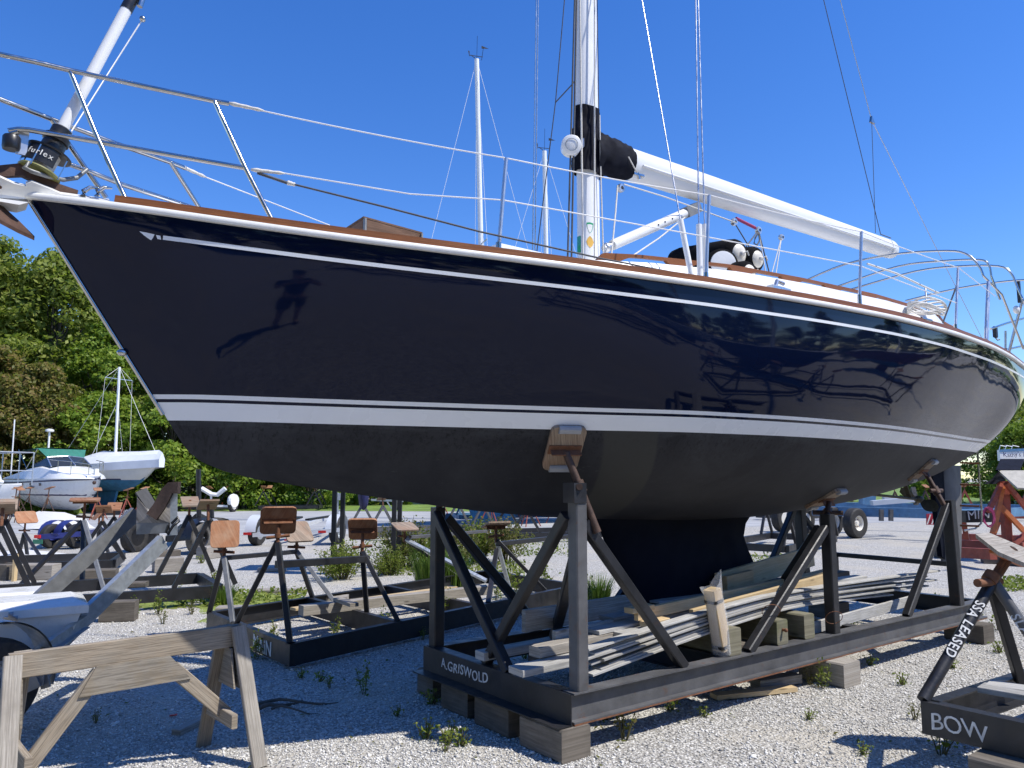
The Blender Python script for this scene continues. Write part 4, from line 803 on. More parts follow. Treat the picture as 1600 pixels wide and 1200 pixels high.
cbrace(C(6.39, OF, 1.3), C(5.22, OF, ZT)); cbrace(C(6.40, OF - .06, 1.3), C(6.42, .1, ZT)); cbrace(C(6.39, -OF, 1.35), C(5.3, -OF, ZT)); cbrace(C(6.52, -OF, 1.2), C(7.3, -OF, ZT))
cbrace(C(8.78, OF, 1.45), C(7.76, OF, ZT)); cbrace(C(8.6, -OF, 1.45), C(7.75, -OF, ZT)); cbrace(C(8.75, -OF, 1.25), C(9.35, -OF, .76), .06)
cpart('end_rail', tubebar(C(9.42, -OF, .76), C(9.42, OF - .2, .76), .055, (0, 0, 1))); cpart('end_rail', tubebar(C(9.42, OF - .2, .76), C(8.9, OF, .78), .055, (0, 0, 1)))
for o in (-OF, OF - .2): cpart('rail_leg', tubebar(C(9.42, o, ZT), C(9.42, o, .735), .055))
cbrace(C(9.42, OF - .22, .78), C(8.88, OF - .02, 1.3), .055)
# screw pads
def pad_assembly(hp, nrm, foot, sz=(.30, .36), mats=('padwood', 'rustdark'), handle=True, up=None, carpet=True, parent=cr):
    """plywood pad against a hull at hp, its screw running to foot"""
    n = nrm.normalized(); ax1 = (Vector((0, 0, 1)) if up is None else Vector(up)); ax1 = (ax1 - n * ax1.dot(n)).normalized(); ax2 = ax1.cross(n)
    c = hp + n * .022; w_, h = sz; r = .045; P = []
    for sx, sy, t0 in ((1, 1, 0), (-1, 1, 90), (-1, -1, 180), (1, -1, 270)):
        for k in range(4): t = R(t0 + 30 * k); P.append(c + ax2 * (sx * (w_ / 2 - r) + r * math.cos(t)) + ax1 * (sy * (h / 2 - r) + r * math.sin(t)))
    b = MB(); b.slab(P, n if (P[1] - P[0]).cross(P[2] - P[1]).dot(n) > 0 else -n, .04 if (P[1] - P[0]).cross(P[2] - P[1]).dot(n) > 0 else -.04); pad = part('pad', b, M[mats[0]], parent)
    fr = c + n * .004; b = MB(); b.bar(fr + ax2 * (w_ * .46), fr - ax2 * (w_ * .46), .07, .012, n); b.bar(fr + n * .03 + ax2 * (w_ * .42), fr + n * .03 - ax2 * (w_ * .42), .008, .06, n); part('pad_bracket', b, M['rust'], pad)
    if carpet:
        for s in (1, -1): b = MB(); e = c + ax1 * s * (h / 2 - .02); b.bar(e + ax2 * w_ * .3, e - ax2 * w_ * .3, .045, .055, ax1, .012); part('carpet_strip', b, M['tarp'], pad)
    top_ = fr + n * .03; d = (foot - top_); b = MB(); b.tube(top_, foot, .026, n=12); scw = part('screw', b, M[mats[1]], parent, 60)
    if handle:
        hpnt = top_ + d * handle; _, s1, _u = MB().frame(d, (0, 0, 1)); b = MB(); b.tube(hpnt - s1 * .13, hpnt + s1 * .13, .022, n=10); b.tube(hpnt - d.normalized() * .04, hpnt + d.normalized() * .04, .04, n=12); part('screw_handle', b, M[mats[1]], scw, 60)
    return pad
hp = hull_hit(881, 699); nl_ = hull_normal(hp.x, hp.z); nw = AX * nl_.x - NX * nl_.y + Vector((0, 0, nl_.z))
ft = PD(934, 832, loc2w(BL(934, 832, .88)).y - .02)
pad_assembly(loc2w(hp), nw, ft, (.25, .37), ('padgrey', 'rustdark'), .43)
hp = hull_hit(1290, 778) or V(6.5, -.9, 1.52); nl_ = hull_normal(hp.x, hp.z); nw = AX * nl_.x - NX * nl_.y + Vector((0, 0, nl_.z))
pad_assembly(loc2w(hp), nw, C(6.43, OF, 1.36), (.30, .36), ('padgrey', 'rustdark'), .55)
def under(a, off, z0=1.4):
    z = z0
    while z < 2.6 and hb(a, z) < abs(off): z += .005
    return z
for a, off in ((8.75, .62), (3.42, -.7), (6.44, -.7), (8.7, -.62)):
    z = under(a, off); n_ = hull_normal(a, z); n_ = V(n_.x, n_.y * (1 if off > 0 else -1), n_.z); nw = AX * n_.x - NX * n_.y + Vector((0, 0, n_.z)); pad_assembly(C(a, off, z), nw, C(a, math.copysign(OF, off), 1.42), (.28, .34), ('padgrey', 'rustdark'), .5)
# ------------------------------------------------------------------ timber blocks under the cradle
def blockthing(c, size, rz, label, group, mat='block', ch=.012, nm='timber_block', tilt=0):
    b = MB(); b.box(Vector(c) + Vector((0, 0, size[2] / 2)), size, rz, ch)
    return solo(nm, b, M[mat], label, 'timber block', group)
GA = 'timber blocks carrying the navy boat cradle'; rzT = TH + math.pi / 2
for off, a0, ln, h, lab in ((.70, 3.36, .42, ZB - .012, 'timber block under the front right corner of the A.GRISWOLD cradle'), (.14, 3.38, .40, ZB - .012, 'timber block under the front beam, just right of the A.GRISWOLD lettering'), (-.36, 3.40, .36, ZB - .012, 'timber block under the A.GRISWOLD lettering, left of the middle block'), (-.88, 3.46, .3, ZB - .012, 'split dark timber end under the front left corner of the cradle')):
    # they lie along the front beam
    blockthing(C(a0, off, 0), (ln if off > -.8 else .24, .24, h), rzT, lab, GA)
for a, o, ln, lab in ((6.35, .84, .42, 'pale square timber block under the long beam below the middle post'), (9.1, .84, .4, 'timber block under the far right end of the long beam'), (6.3, -.84, .4, 'timber block under the far long beam behind the keel'), (9.2, -.84, .4, 'timber block under the far corner of the navy boat cradle')): blockthing(C(a, o, 0), (ln, .26, ZB - .012), rzT, lab, GA, 'block' if a != 6.35 else 'weathered')
# mossy timbers lying across the cradle beams
GM = 'mossy timbers lying on the cradle beams'
for px, py, a, h, ln, lab in ((1150, 1010, 5.04, .2, .75, 'mossy timber end at the left, beside the wrapped post'), (1232, 985, 5.66, .195, .8, 'mossy timber end with a rusty bolt, middle of the three'), (1272, 975, 6.05, .2, .8, 'mossy timber end at the right, next to the middle post')):
    o = blockthing(C(a, .86 - ln / 2, ZT + .003), (ln, .15, h), rzT, lab, GM, 'mossblock')
b = MB(); c = C(5.66, .863, ZT + .12); b.tube(c, c + NX * .03, .012); b.ball(c + NX * .03, .016); solo('rusty_bolt', b, M['rust'], 'rusty bolt sticking out of the middle mossy timber end', 'bolt', smooth=60)
# keel rests on two timbers
for a in (5.3, 6.2): blockthing(C(a, 0, ZB + .006), (1.5, .2, .21), rzT, 'heavy timber under the ' + ('front' if a < 6 else 'back') + ' half of the keel', 'timbers under the keel')
# ------------------------------------------------------------------ lumber in the cradle
def board(pts, w_, h, mat, label, group, up=(0, 0, 1), name='board', cat='board', ch=.003):
    b = MB(); x, y = w_ / 2, h / 2
    pr = [(-x + ch, -y), (x - ch, -y), (x, -y + ch), (x, y - ch), (x - ch, y), (-x + ch, y), (-x, y - ch), (-x, -y + ch)]
    if len(pts) == 2: b.extr(pr, pts[0], pts[1], up)
    else: b.path(smooth(pts, 5), 1, prof=pr, up=up)
    return solo(name, b, M[mat], label, cat, group)
def bq(pix, offs): return [loc2w(BL(x, y, o)) for (x, y), o in zip(pix, offs)]
GL = 'old grey boards stored in the cradle'; GN = 'fresh pine lengths lying on the old boards'
board([C(3.62, .05, .69), C(5.9, -.02, .70)], .045, .16, 'weathered', 'thick grey plank on edge, highest of the pile at the left', GL, name='plank')
board([C(3.70, .30, .58), C(6.3, .2, .62)], .04, .14, 'greywood', 'grey plank on edge with a pencilled circle, under the highest plank', GL, name='plank')
board([C(3.33, -.10, .455), C(5.2, -.05, .5)], .12, .06, 'greywood', 'narrow grey timber poking out furthest left over the front beam', GL)
board([C(3.44, .40, .555), C(5.4, .38, .6)], .12, .07, 'weathered', 'grey timber above the wide board end at the front beam', GL)
board([C(3.6, .2, .44), C(5.2, .1, .47)], .14, .06, 'block', 'dark rotten timber half hidden low in the pile', GL)
board([C(3.20, .50, .478), C(4.4, .56, .535), C(6.0, .55, .66), C(7.6, .4, .65)], .17, .045, 'greywood', 'wide grey board with its bright end over the front beam', GL)
for k in range(9):
    z = .425 + .021 * k; a0 = 3.68 + .05 * ((k * 7) % 5) - .01 * k; a1 = 8.3 + .28 * ((k * 3) % 5); o = .68 - .012 * ((k * 5) % 4)
    board([C(a0, o, z), C(5.1, o + .02, z + .16 - .003 * k), C(6.3, o - .04, z + .2 - .005 * k), C(a1, o - .28, z + .08)], .095 - .004 * (k % 3), .0165, 'greywood',
          ['lowest', 'second lowest', 'third lowest', 'fourth from the bottom', 'fifth from the bottom', 'fourth from the top', 'third from the top', 'second from the top', 'topmost'][k] + ' thin bleached slat of the sagging bundle', 'bleached slats in the sagging bundle', name='slat', cat='slat', ch=.002)
for k in range(6):
    z = .45 + .02 * k; board([C(5.9 - .2 * k, .42 - .05 * k, z + .17), C(7.0, .38 - .05 * k, z + .15), C(8.9 - .18 * k, .2 - .06 * k, z + .05)], .1, .018, 'greywood', ['lowest', 'second', 'third', 'fourth', 'fifth', 'topmost'][k] + ' bleached slat of the flat stack right of the middle post', 'bleached slats right of the middle post', name='slat', cat='slat', ch=.002)
board([C(6.2, .74, .435), C(8.6, .5, .43)], .03, .1, 'greywood', 'grey board on edge low behind the middle post', GL)
board([C(7.2, -.25, .62), C(8.6, -.3, .62)], .2, .1, 'block', 'dark timber lying behind the slats near the back posts', GL)
for k, (a0, o, z, a1, o1, z1, w_, lab) in enumerate(((4.0, .38, .62, 7.2, .3, .74, .15, 'wide bleached board lying on the bundle, nearest the wrapped post'), (4.3, .22, .66, 7.6, .12, .73, .16, 'wide bleached board behind the two pine studs'), (4.15, .5, .6, 6.6, .5, .7, .1, 'narrow bleached board on the bundle left of the wrapped post'), (5.4, .56, .685, 8.0, .4, .655, .12, 'bleached board running past the middle post on top of the slats'), (5.8, .3, .72, 8.3, .1, .66, .14, 'bleached board between the slats and the wide pine plank'), (4.6, .0, .64, 7.4, -.1, .66, .15, 'grey board low beside the keel'), (6.0, .64, .66, 8.5, .36, .6, .09, 'thin bleached lath nearest the camera right of the middle post'))): board([C(a0, o, z), C(a1, o1, z1)], w_, .028, 'greywood' if k != 5 else 'weathered', lab, GL)
# fresh pine
board([C(4.36, .48, .715), C(6.9, .38, .79)], .04, .085, 'newwood', 'long fresh pine stud with a knotty edge, upper of two', GN, name='stud', cat='stud')
board([C(4.85, .6, .68), C(6.95, .5, .79)], .04, .085, 'newwood', 'fresh pine stud behind the wrapped post, lower of two', GN, name='stud', cat='stud')
for k, (a, o, z) in enumerate(((4.3, .46, .75), (4.37, .55, .655))): board([C(a, o, z), C(a + .24, o, z + .008)], .09, .04, 'newwood', ('upper' if k == 0 else 'lower') + ' short pine offcut at the left end of the long stud', 'pine offcuts', name='offcut', cat='offcut')
board([C(5.75, .15, .79), C(7.45, .05, .93)], .04, .2, 'newwood', 'wide pine plank leaning up towards the back of the cradle', GN, name='plank', cat='plank')
board([C(5.72, .26, .81), C(6.1, .26, .84)], .05, .13, 'newwood', 'short square pine offcut on the wide pine plank', 'pine offcuts', name='offcut', cat='offcut'); board([C(5.62, .2, .78), C(5.9, .18, .80)], .05, .11, 'padgrey', 'darker pine offcut behind the square one', 'pine offcuts', name='offcut', cat='offcut')
for k, z in enumerate((.74, .80)): board([C(6.75 - .2 * k, .42, z), C(7.2, .36, z + .02)], .09, .04, 'newwood', ('lower' if k == 0 else 'upper') + ' pine offcut beside the middle post', 'pine offcuts', name='offcut', cat='offcut')
b = MB(); p = C(6.95, .42, .66); b.box(p, (.34, .3, .16), TH, .03); solo('cardboard_scrap', b, M['padgrey'], 'crumpled brown cardboard beside the middle post', 'cardboard')
# post wrapped in bubble plastic
p0, p1 = C(4.96, .80, .41), C(4.86, .80, .9); wp = thing('wrapped_post', 'pine post end wrapped in clear bubble plastic and black tape', 'post', p0)
b = MB(); b.bar(p0 + Vector((0, 0, .03)), p1, .1, .1, AX, .006); part('post', b, M['newwood'], wp)
d = (p1 - p0)
for t in (.12, .82): b = MB(); b.bar(p0 + d * t - d * .022, p0 + d * t + d * .022, .112, .112, AX, .01); part('tape', b, M['black'], wp)
rows = []
for k, t in enumerate((-.08, -.03, .02, .1, .3, .6, .85, .93, 1.02)):
    c = p0 + d * t; rr = [.03, .06, .075, .066, .07, .07, .068, .074, .08][k]; rows.append([c + (AX * math.cos(u) + NX * math.sin(u)) * rr * (1 + .15 * math.sin(3 * u + k)) + Vector((0, 0, 1)) * (.14 * max(0, math.cos(u - .6)) if t > 1 else 0) for u in np.linspace(0, 2 * math.pi, 15)[:-1]])
b = MB(); b.grid(rows, True); part('bubble_wrap', b, M['bubble'], wp, 80)
# wires tying the bundle to the cradle
for (x, y, o) in ((1205, 955, .86), (1303, 965, .92)):
    c = loc2w(BL(x, y, o)); b = MB(); b.path([c + AX * .09 * math.cos(t) + Vector((0, 0, .05 * math.sin(t) - .04 * math.cos(t))) + NX * .06 * math.sin(t * 1) for t in np.linspace(0, 6.28, 18)], .003, 5); solo('tie_wire', b, M['rust'], 'thin rusty wire looped round the ' + ('leaning brace' if x < 1250 else 'middle post') + ' and slats', 'wire')
# loose planks on the ground beneath
b = MB(); p, q = G(1115, 1088, .03), G(1240, 1075, .03); b.bar(p, q, .1, .035); solo('loose_plank', b, M['newwood'], 'orange-brown plank on the gravel under the long beam', 'plank')
b = MB(); p, q = G(1180, 1068, .05), G(1245, 1058, .05); b.bar(p, q, .12, .07); solo('loose_plank', b, M['weathered'], 'short grey plank in shade under the long beam, next to the orange one', 'plank')
# ------------------------------------------------------------------ sawhorse in the left foreground
def timber(p, q, w_, h, up=(0, 0, 1), ch=.004): b = MB(); b.bar(p, q, w_, h, up, ch); return b
A0, A1 = G(12, 1042, .74), G(372, 992, .74)
sh = thing('sawhorse', 'weathered wooden sawhorse with a plywood gusset in the left foreground', 'sawhorse', (A0 + A1) / 2 - Vector((0, 0, .74)))
u_ = (A1 - A0).normalized(); n_ = Vector((u_.y, -u_.x, 0))          # n_ points to the camera side
dz = Vector((0, 0, 1)); off_ = Vector((0, 0, 0))
hgt_ = .135
part('top_beam', timber(A0 + dz * 0, A1, .04, hgt_), M['sawwood'], sh)
def leg(base, t0, sgn, foot): pass
for t, s in ((.012, 1), (.988, 1), (.06, -1), (.94, -1)):
    p = A0 + (A1 - A0) * t + n_ * s * .036 + dz * .06; q = Vector((p.x, p.y, 0)) + n_ * s * .27 + u_ * (.16 if t > .5 else -.1) * (.35 if s > 0 else 0)
    part('leg', timber(p, q, .036, .088, u_), M['sawwood' if s < 0 else 'weathered'], sh)
for t in (.035, .965):
    for s in (1, -1):
        c = A0 + (A1 - A0) * t; e = u_ * (.022 if t > .5 else -.022) * (1 if s > 0 else -1)
        P = [c + e + dz * -.07 + n_ * .05, c + e + dz * -.07 - n_ * .05, c + e + dz * -.3 - n_ * .125, c + e + dz * -.3 + n_ * .125]; b = MB(); b.slab(P, u_ if e.dot(u_) > 0 else -u_, .012); part('end_gusset', b, M['ply'], sh)
c0 = A0 + n_ * .0205
W = lambda t, z, o=.0: A0 + (A1 - A0) * t + n_ * (.032 + o) + dz * z
b = MB(); b.slab([W(.34, -.06), W(.66, -.06), W(.765, -.215), W(.275, -.215)], n_, .012); part('gusset_board', b, M['ply'], sh)
p = W(.4, -.08, -.032); part('brace', timber(W(.36, -.1, -.032), W(.05, -.62, -.03), .085, .036, n_), M['sawwood'], sh); part('brace', timber(W(.68, -.14, -.032), W(.95, -.47, -.03), .085, .036, n_), M['sawwood'], sh)
for t in (.93, .07): part('cross_piece', timber(W(t, -.47, .18), W(t, -.47, -.24), .036, .085), M['sawwood'], sh)
# ------------------------------------------------------------------ galvanised trailer with a V bunk and two white lidded boxes, far left
tr = thing('boat_trailer', 'galvanised boat trailer with V shaped bunk and raised front rails at far left', 'trailer', G(40, 1080))
def rail(p, q, mat, hw=(.045, .11), t=.006): b = MB(); b.channel(p, q, hw[0], hw[1], t); return part('rail', b, M[mat], tr)
pr0, pr1 = PD(72, 1028, 5.6), PD(258, 846, 6.55); pl0, pl1 = PD(55, 945, 6.4), PD(215, 802, 7.1)
b = MB(); b.channel(pr0, pr1, -.05, .125, .006); part('rail', b, M['galv'], tr); b = MB(); b.channel(pl0, pl1, -.05, .13, .006); part('rail', b, M['galvdull'], tr)
b = MB(); b.channel(pr0 + (pr1 - pr0) * .28, PD(30, 1040, 5.3), -.045, .1, .006); part('rail', b, M['galv'], tr)
# V bunk: plate, two felt covered slopes
D_ = 6.62; f = lambda x, y, d=0: PD(x, y, D_ + d)
b = MB(); b.slab([f(213, 835), f(263, 833), f(263, 815), f(213, 815)], (0.15, -1, 0), .05); part('bunk_plate', b, M['galvdull'], tr)
b = MB(); b.slab([f(266, 764), f(277, 770), f(277, 836), f(266, 836)], (.4, -1, 0), .06); part('upright', b, M['galv'], tr)
b = MB(); b.slab([f(214, 777), f(238, 807, -.02), f(266, 768), f(266, 817), f(213, 817)], (.15, -1, 0), .045); part('bunk_face', b, M['bunkrot'], tr)
b = MB(); b.slab([f(212, 769), f(229, 762, .45), f(249, 795, .45), f(237, 806)], (.4, -.6, .6), .025); part('bunk_slope', b, M['felt'], tr)
b = MB(); b.path([f(238, 808, -.02), f(250, 792), f(262, 769), f(268, 762), f(280, 762)], 1, prof=[(-.05, -.03), (.05, -.03), (.05, .03), (-.05, .03)], up=(0, -1, 0)); part('bunk_slope', b, M['bunktop'], tr, 50)
b = MB(); b.path([f(263, 820, -.1), f(259, 832, -.1), f(262, 835, -.1), f(270, 822, -.1), f(280, 814, -.05), f(278, 808, -.05), f(268, 818, -.05)], .012, 8); part('chain_hook', b, M['black'], tr, 60)
# mudguard and wheel
wc = PD(-18, 1062, 5.15); ax_ = Vector((.86, -.5, 0)).normalized()
b = MB(); rows = []
fw = Vector((.5, .86, 0)).normalized()
for t in np.linspace(R(-15), R(160), 20): q = wc + fw * math.cos(t) * .37 + dz * math.sin(t) * .37; rows.append([q - ax_ * .11, q + ax_ * .11])
b.grid(rows); b.grid([[p - (p - wc).normalized() * .012 for p in r] for r in rows], flip=True); part('mudguard', b, M['galv'], tr, 40)
def wheel(c, axis, r, w_, parent, rim='rimwhite', tyre='rubber', rimr=.55, world_part=part):
    axis = Vector(axis).normalized(); b = MB()
    b.lathe([(r * rimr, -w_ * .42), (r * .72, -w_ * .5), (r * .92, -w_ * .47), (r * .985, -w_ * .36), (r, -w_ * .18), (r * .99, -w_ * .16), (r, -w_ * .12), (r, w_ * .12), (r * .99, w_ * .16), (r, w_ * .18), (r * .985, w_ * .36), (r * .92, w_ * .47), (r * .72, w_ * .5), (r * rimr, w_ * .42)], c, axis, 32, False); o = part('tyre', b, M[tyre], parent, 30)
    b = MB(); b.lathe([(r * rimr, -w_ * .42), (r * rimr * .9, -w_ * .3), (r * rimr * .8, w_ * .1), (r * rimr * .35, w_ * .14), (r * rimr * .3, w_ * .3), (.01, w_ * .32)], c, axis, 24, True); b.lathe([(r * rimr, w_ * .42), (r * rimr * .88, w_ * .36), (r * rimr * .8, w_ * .1)], c, axis, 24, False); rm = part('rim', b, M[rim], o, 35)
    b = MB()
    for k in range(6): t = k * 1.047; _, s1, s2 = b.frame(axis, (0, 0, 1)); q = c + axis * w_ * .13 + (s1 * math.cos(t) + s2 * math.sin(t)) * r * rimr * .52; b.tube(q, q + axis * .02, r * .035, n=6)
    part('wheel_nut', b, M['rust' if rim == 'rimwhite' else 'galv'], rm)
    return o
wheel(wc - dz * .04, ax_, .30, .19, tr, 'galv')
b = MB(); b.box(wc + ax_ * -.3 + fw * -.1 - dz * .05, (.9, .08, .08), math.atan2(ax_.y, ax_.x)); part('axle', b, M['galvdull'], tr)
b = MB(); b.bar(PD(67, 1050, 5.25), PD(72, 1075, 5.25), .06, .014, (0, -1, 0)); part('bracket_leg', b, M['galvdull'], tr)
b = MB(); b.bar(PD(90, 1025, 5.6), PD(60, 1060, 5.2), .06, .1); b.bar(PD(60, 1060, 5.2), PD(-200, 1180, 4.9), .06, .1); part('frame_beam', b, M['galvdull'], tr)
def white_box(c_r, ln, dp, zt, label):
    """long white lidded box; c_r = right front top corner"""
    dl = Vector((-.84, -.54, 0)).normalized(); dn = Vector((.54, -.84, 0)).normalized(); t = thing('storage_box', label, 'storage box', c_r + dl * ln * .5 - Vector((0, 0, .36)), 0, 'white lidded boxes on the trailer')
    P = lambda l, d, z: c_r + dl * l - dn * d + dz * z
    b = MB(); b.grid([[P(-.0, .0, -.1), P(ln, .0, -.1), P(ln, dp, -.1), P(0, dp, -.1)], [P(.05, .05, -.27), P(ln, .05, -.27), P(ln, dp - .05, -.27), P(.1, dp - .05, -.27)], [P(.22, .09, -.36), P(ln, .09, -.36), P(ln, dp - .08, -.36), P(.25, dp - .08, -.36)]], True); b.add([P(.22, .09, -.36), P(ln, .09, -.36), P(ln, dp - .08, -.36), P(.25, dp - .08, -.36)], [[0, 1, 2, 3]]); part('body', b, M['white'], t, 30)
    b = MB(); b.grid([[P(-.045, -.035, -.1), P(ln, -.035, -.1), P(ln, dp + .03, -.1), P(-.045, dp + .03, -.1)], [P(-.045, -.035, -.045), P(ln, -.035, -.045), P(ln, dp + .03, -.045), P(-.045, dp + .03, -.045)], [P(-.03, -.015, -.03), P(ln, -.015, -.03), P(ln, dp + .01, -.03), P(-.03, dp + .01, -.03)], [P(.05, .06, 0), P(ln, .06, 0), P(ln, dp - .06, 0), P(.05, dp - .06, 0)]], True); b.add([P(.05, .06, 0), P(ln, .06, 0), P(ln, dp - .06, 0), P(.05, dp - .06, 0)], [[0, 1, 2, 3][::-1]]); b.add([P(-.045, -.035, -.1), P(ln, -.035, -.1), P(ln, dp + .03, -.1), P(-.045, dp + .03, -.1)], [[0, 1, 2, 3]]); part('lid', b, M['white'], t, 25)
    b = MB(); c = P(.43, -.04, -.105); b.box(c, (.085, .012, .05), math.atan2(dl.y, dl.x), .002); b.box(c + dz * .035 + dn * .008, (.03, .02, .04), math.atan2(dl.y, dl.x), .002); part('latch', b, M['inox'], t)
white_box(PD(128, 935, 5.75), 1.6, .5, .7, 'nearer white lidded box with a steel latch on the trailer'); white_box(PD(78, 924, 6.5), 1.4, .5, .8, 'farther white lidded box behind the latched one')
# ------------------------------------------------------------------ BOW cradle in the right foreground
c0 = G(1438, 1095, .43); e1 = (G(1600, 1130, .43) - c0).normalized(); e2 = (G(1600, 1045, .43) - c0).normalized()
bc = thing('boat_cradle', 'black steel cradle lettered BOW in the right foreground', 'boat cradle', (c0.x + .4, c0.y, .24))
H_ = .185; zc_ = dz * (-H_ / 2)
b = MB(); b.channel(c0 + zc_, c0 + e1 * 1.7 + zc_, -.08, H_, .009); eb = part('end_beam', b, M['steel'], bc)
no = Vector((e1.y, -e1.x, 0)); no = no if no.y < 0 else -no
lettering('BOW', .135, c0 + e1 * .045 - dz * .145 + no * .002, e1, (0, 0, 1), M['paintwhite'], eb, jit=.05, seed=2, bold=.0, spacing=.92)
b = MB(); b.channel(c0 + e2 * .05 + zc_, c0 + e2 * 3.2 + zc_, .08, H_, .009); part('side_beam', b, M['steel'], bc)
b = MB(); b.channel(c0 + e1 * 1.7 + zc_, c0 + e1 * 1.7 + e2 * 3.2 + zc_, -.08, H_, .009); part('side_beam', b, M['steel'], bc); b = MB(); b.channel(c0 + e2 * 2 + zc_ + e1 * .02, c0 + e1 * 1.68 + e2 * 2 + zc_, -.08, H_, .009); part('cross_beam', b, M['steel'], bc)
pt = PD(1553, 905, c0.y + .32)
leg1 = part('post', MB().tube(c0 + e2 * .03, pt, .036, n=16), M['steel'], bc, 60)
pe = PD(1660, 1068, c0.y + .1); leg2 = part('post', MB().tube(pt + Vector((.0, -.01, -.03)), pe, .034, n=16), M['steelworn'], bc, 60)
part('post', timber(pt + Vector((-.0, .03, -.04)), c0 + e2 * 1.05 + e1 * .1 - dz * .02, .06, .06, (1, 0, 0), .006), M['steel'], bc)
dd = (pt - c0 - e2 * .03).normalized(); fn = (EYE - pt); fn = (fn - dd * fn.dot(dd)).normalized(); sdv = dd.cross(fn)
def along(text, start, d, up_, size, parent, seed): lettering(text, size, start, d, up_, M['paintwhite'], parent, jit=.05, seed=seed, bold=.012, spacing=1.12)
L1 = (pt - c0 - e2 * .03).length
lp = c0 + e2 * .03 + dd * (L1 * .78) + fn * .0368; upv = (sdv if sdv.x > 0 else -sdv)
along('SSA LEASED', lp - upv * .026, -dd, upv, .078, leg1, 3)
d2 = (pe - pt).normalized(); f2 = (EYE - pt); f2 = (f2 - d2 * f2.dot(d2)).normalized(); u2 = f2.cross(d2); u2 = u2 if u2.z > 0 else -u2
along('SLA', pt + d2 * .2 + f2 * .0345 + Vector((0, -.01, -.03)) - u2 * .026, d2, u2, .075, leg2, 5)
s0, s1_ = pt - dd * .05, PD(1583, 858, pt.y + .05)
b = MB(); b.tube(s0, s1_, .03, n=14); scw = part('screw', b, M['rustdark'], bc, 60)
for k in range(14): 
    q = s0 + (s1_ - s0) * (.35 + .04 * k); 
b = MB(); nsp = 180; dd3 = (s1_ - s0).normalized(); _, qa, qb = b.frame(dd3, (0, 0, 1)); b.path([s0 + (s1_ - s0) * (.3 + .68 * k / nsp) + (qa * math.cos(k * .7) + qb * math.sin(k * .7)) * .029 for k in range(nsp)], .0045, 5); part('screw_thread', b, M['rust'], scw, 60)
b = MB(); hc = PD(1548, 902, pt.y - .03); b.tube(PD(1527, 911, pt.y - .12), PD(1562, 908, pt.y + .02), .026, n=12); b.tube(hc - dd3 * .03, hc + dd3 * .03, .045, n=14); part('screw_handle', b, M['rust'], scw, 60)
b = MB(); b.slab([PD(1524, 834, pt.y - .02), PD(1545, 832, pt.y + .12), PD(1640, 872, pt.y + .1), PD(1660, 905, pt.y - .1), PD(1560, 862, pt.y - .15)], (-.2, -.3, .9), .03); part('pad', b, M['weathered'], bc)
b = MB(); b.bar(PD(1553, 862, pt.y), PD(1600, 884, pt.y), .1, .02, (0, 0, 1)); b.bar(PD(1570, 868, pt.y - .03), PD(1578, 870, pt.y - .03), .06, .05); part('pad_bracket', b, M['orangesteel'], bc)
for k, (o, z, lab) in enumerate(((.30, .02, 'upper'), (.12, .018, 'lower'))): board([c0 + e2 * (.42 + o * .5) + e1 * .12 + dz * (z + .012), c0 + e2 * (.5 + o) + e1 * 1.75 + dz * (z + .015)], .16, .035, 'greywood', lab + ' grey plank lying across the BOW cradle', 'grey planks on the BOW cradle', name='plank', cat='plank')
blockthing(Vector((c0.x, c0.y, 0)) + e1 * .5 + Vector((-.05, -.02, 0)), (.34, .26, .43 - H_ - .004), math.atan2(e1.y, e1.x), 'grey timber block under the BOW lettering', 'blocks under the BOW cradle'); blockthing(Vector((c0.x, c0.y, 0)) + e2 * 2.6, (.34, .26, .43 - H_ - .004), math.atan2(e2.y, e2.x), 'timber block under the far side of the BOW cradle', 'blocks under the BOW cradle')
# ------------------------------------------------------------------ poppet stands and the second cradle (lettered MAiN)
def poppet(parent, base, tp, pad_n, pad_sz=(.3, .3), padmat='padwood', ln=.22, r=.026, legmat='steel', psgn=None, worn=None):
    """A-frame legs from base points to the top, a rusty screw and a plywood pad"""
    for k, q in enumerate(base): part('leg', timber(q, tp + (Vector(q) - tp) * .02, r * 2, r * 2, (1, 0, 0), .006), M[worn if (worn and k == 1) else legmat], parent)
    n = Vector(pad_n).normalized(); c = tp + Vector((n.x * .05, n.y * .05, ln)); ax1 = Vector((0, 0, 1)) - n * n.z
    ax1 = ax1.normalized() if ax1.length > .05 else Vector((0, 1, 0)); ax2 = ax1.cross(n)
    w_, h = pad_sz; rr = .04; P = []
    for sx, sy, t0 in ((1, 1, 0), (-1, 1, 90), (-1, -1, 180), (1, -1, 270)):
        for k in range(3): t = R(t0 + 45 * k); P.append(c + ax2 * (sx * (w_ / 2 - rr) + rr * math.cos(t)) + ax1 * (sy * (h / 2 - rr) + rr * math.sin(t)))
    nn = (P[1] - P[0]).cross(P[4] - P[1]); nn = nn.normalized()
    b = MB(); b.slab(P, nn, .022 * (1 if nn.dot(n) > 0 else -1)); pd = part('pad', b, M[padmat], parent)
    b = MB(); e = c - n * .028; b.bar(e + ax2 * w_ * .45, e - ax2 * w_ * .45, .05, .012, n); b.bar(e - n * .02 + ax2 * w_ * .4, e - n * .02 - ax2 * w_ * .4, .008, .05, n); part('pad_bracket', b, M['rust'], pd)
    b = MB(); b.tube(tp - dz * .05, c - n * .03, .019, n=10); s = part('screw', b, M['rust'], parent, 60)
    b = MB(); m_ = tp + dz * .05; b.tube(m_ - ax2 * .11 + dz * .0, m_ + ax2 * .11 - dz * .02, .016, n=8); b.tube(m_ - dz * .02, m_ + dz * .02, .03, n=10); part('screw_handle', b, M['rust'], s, 60)
    return pd
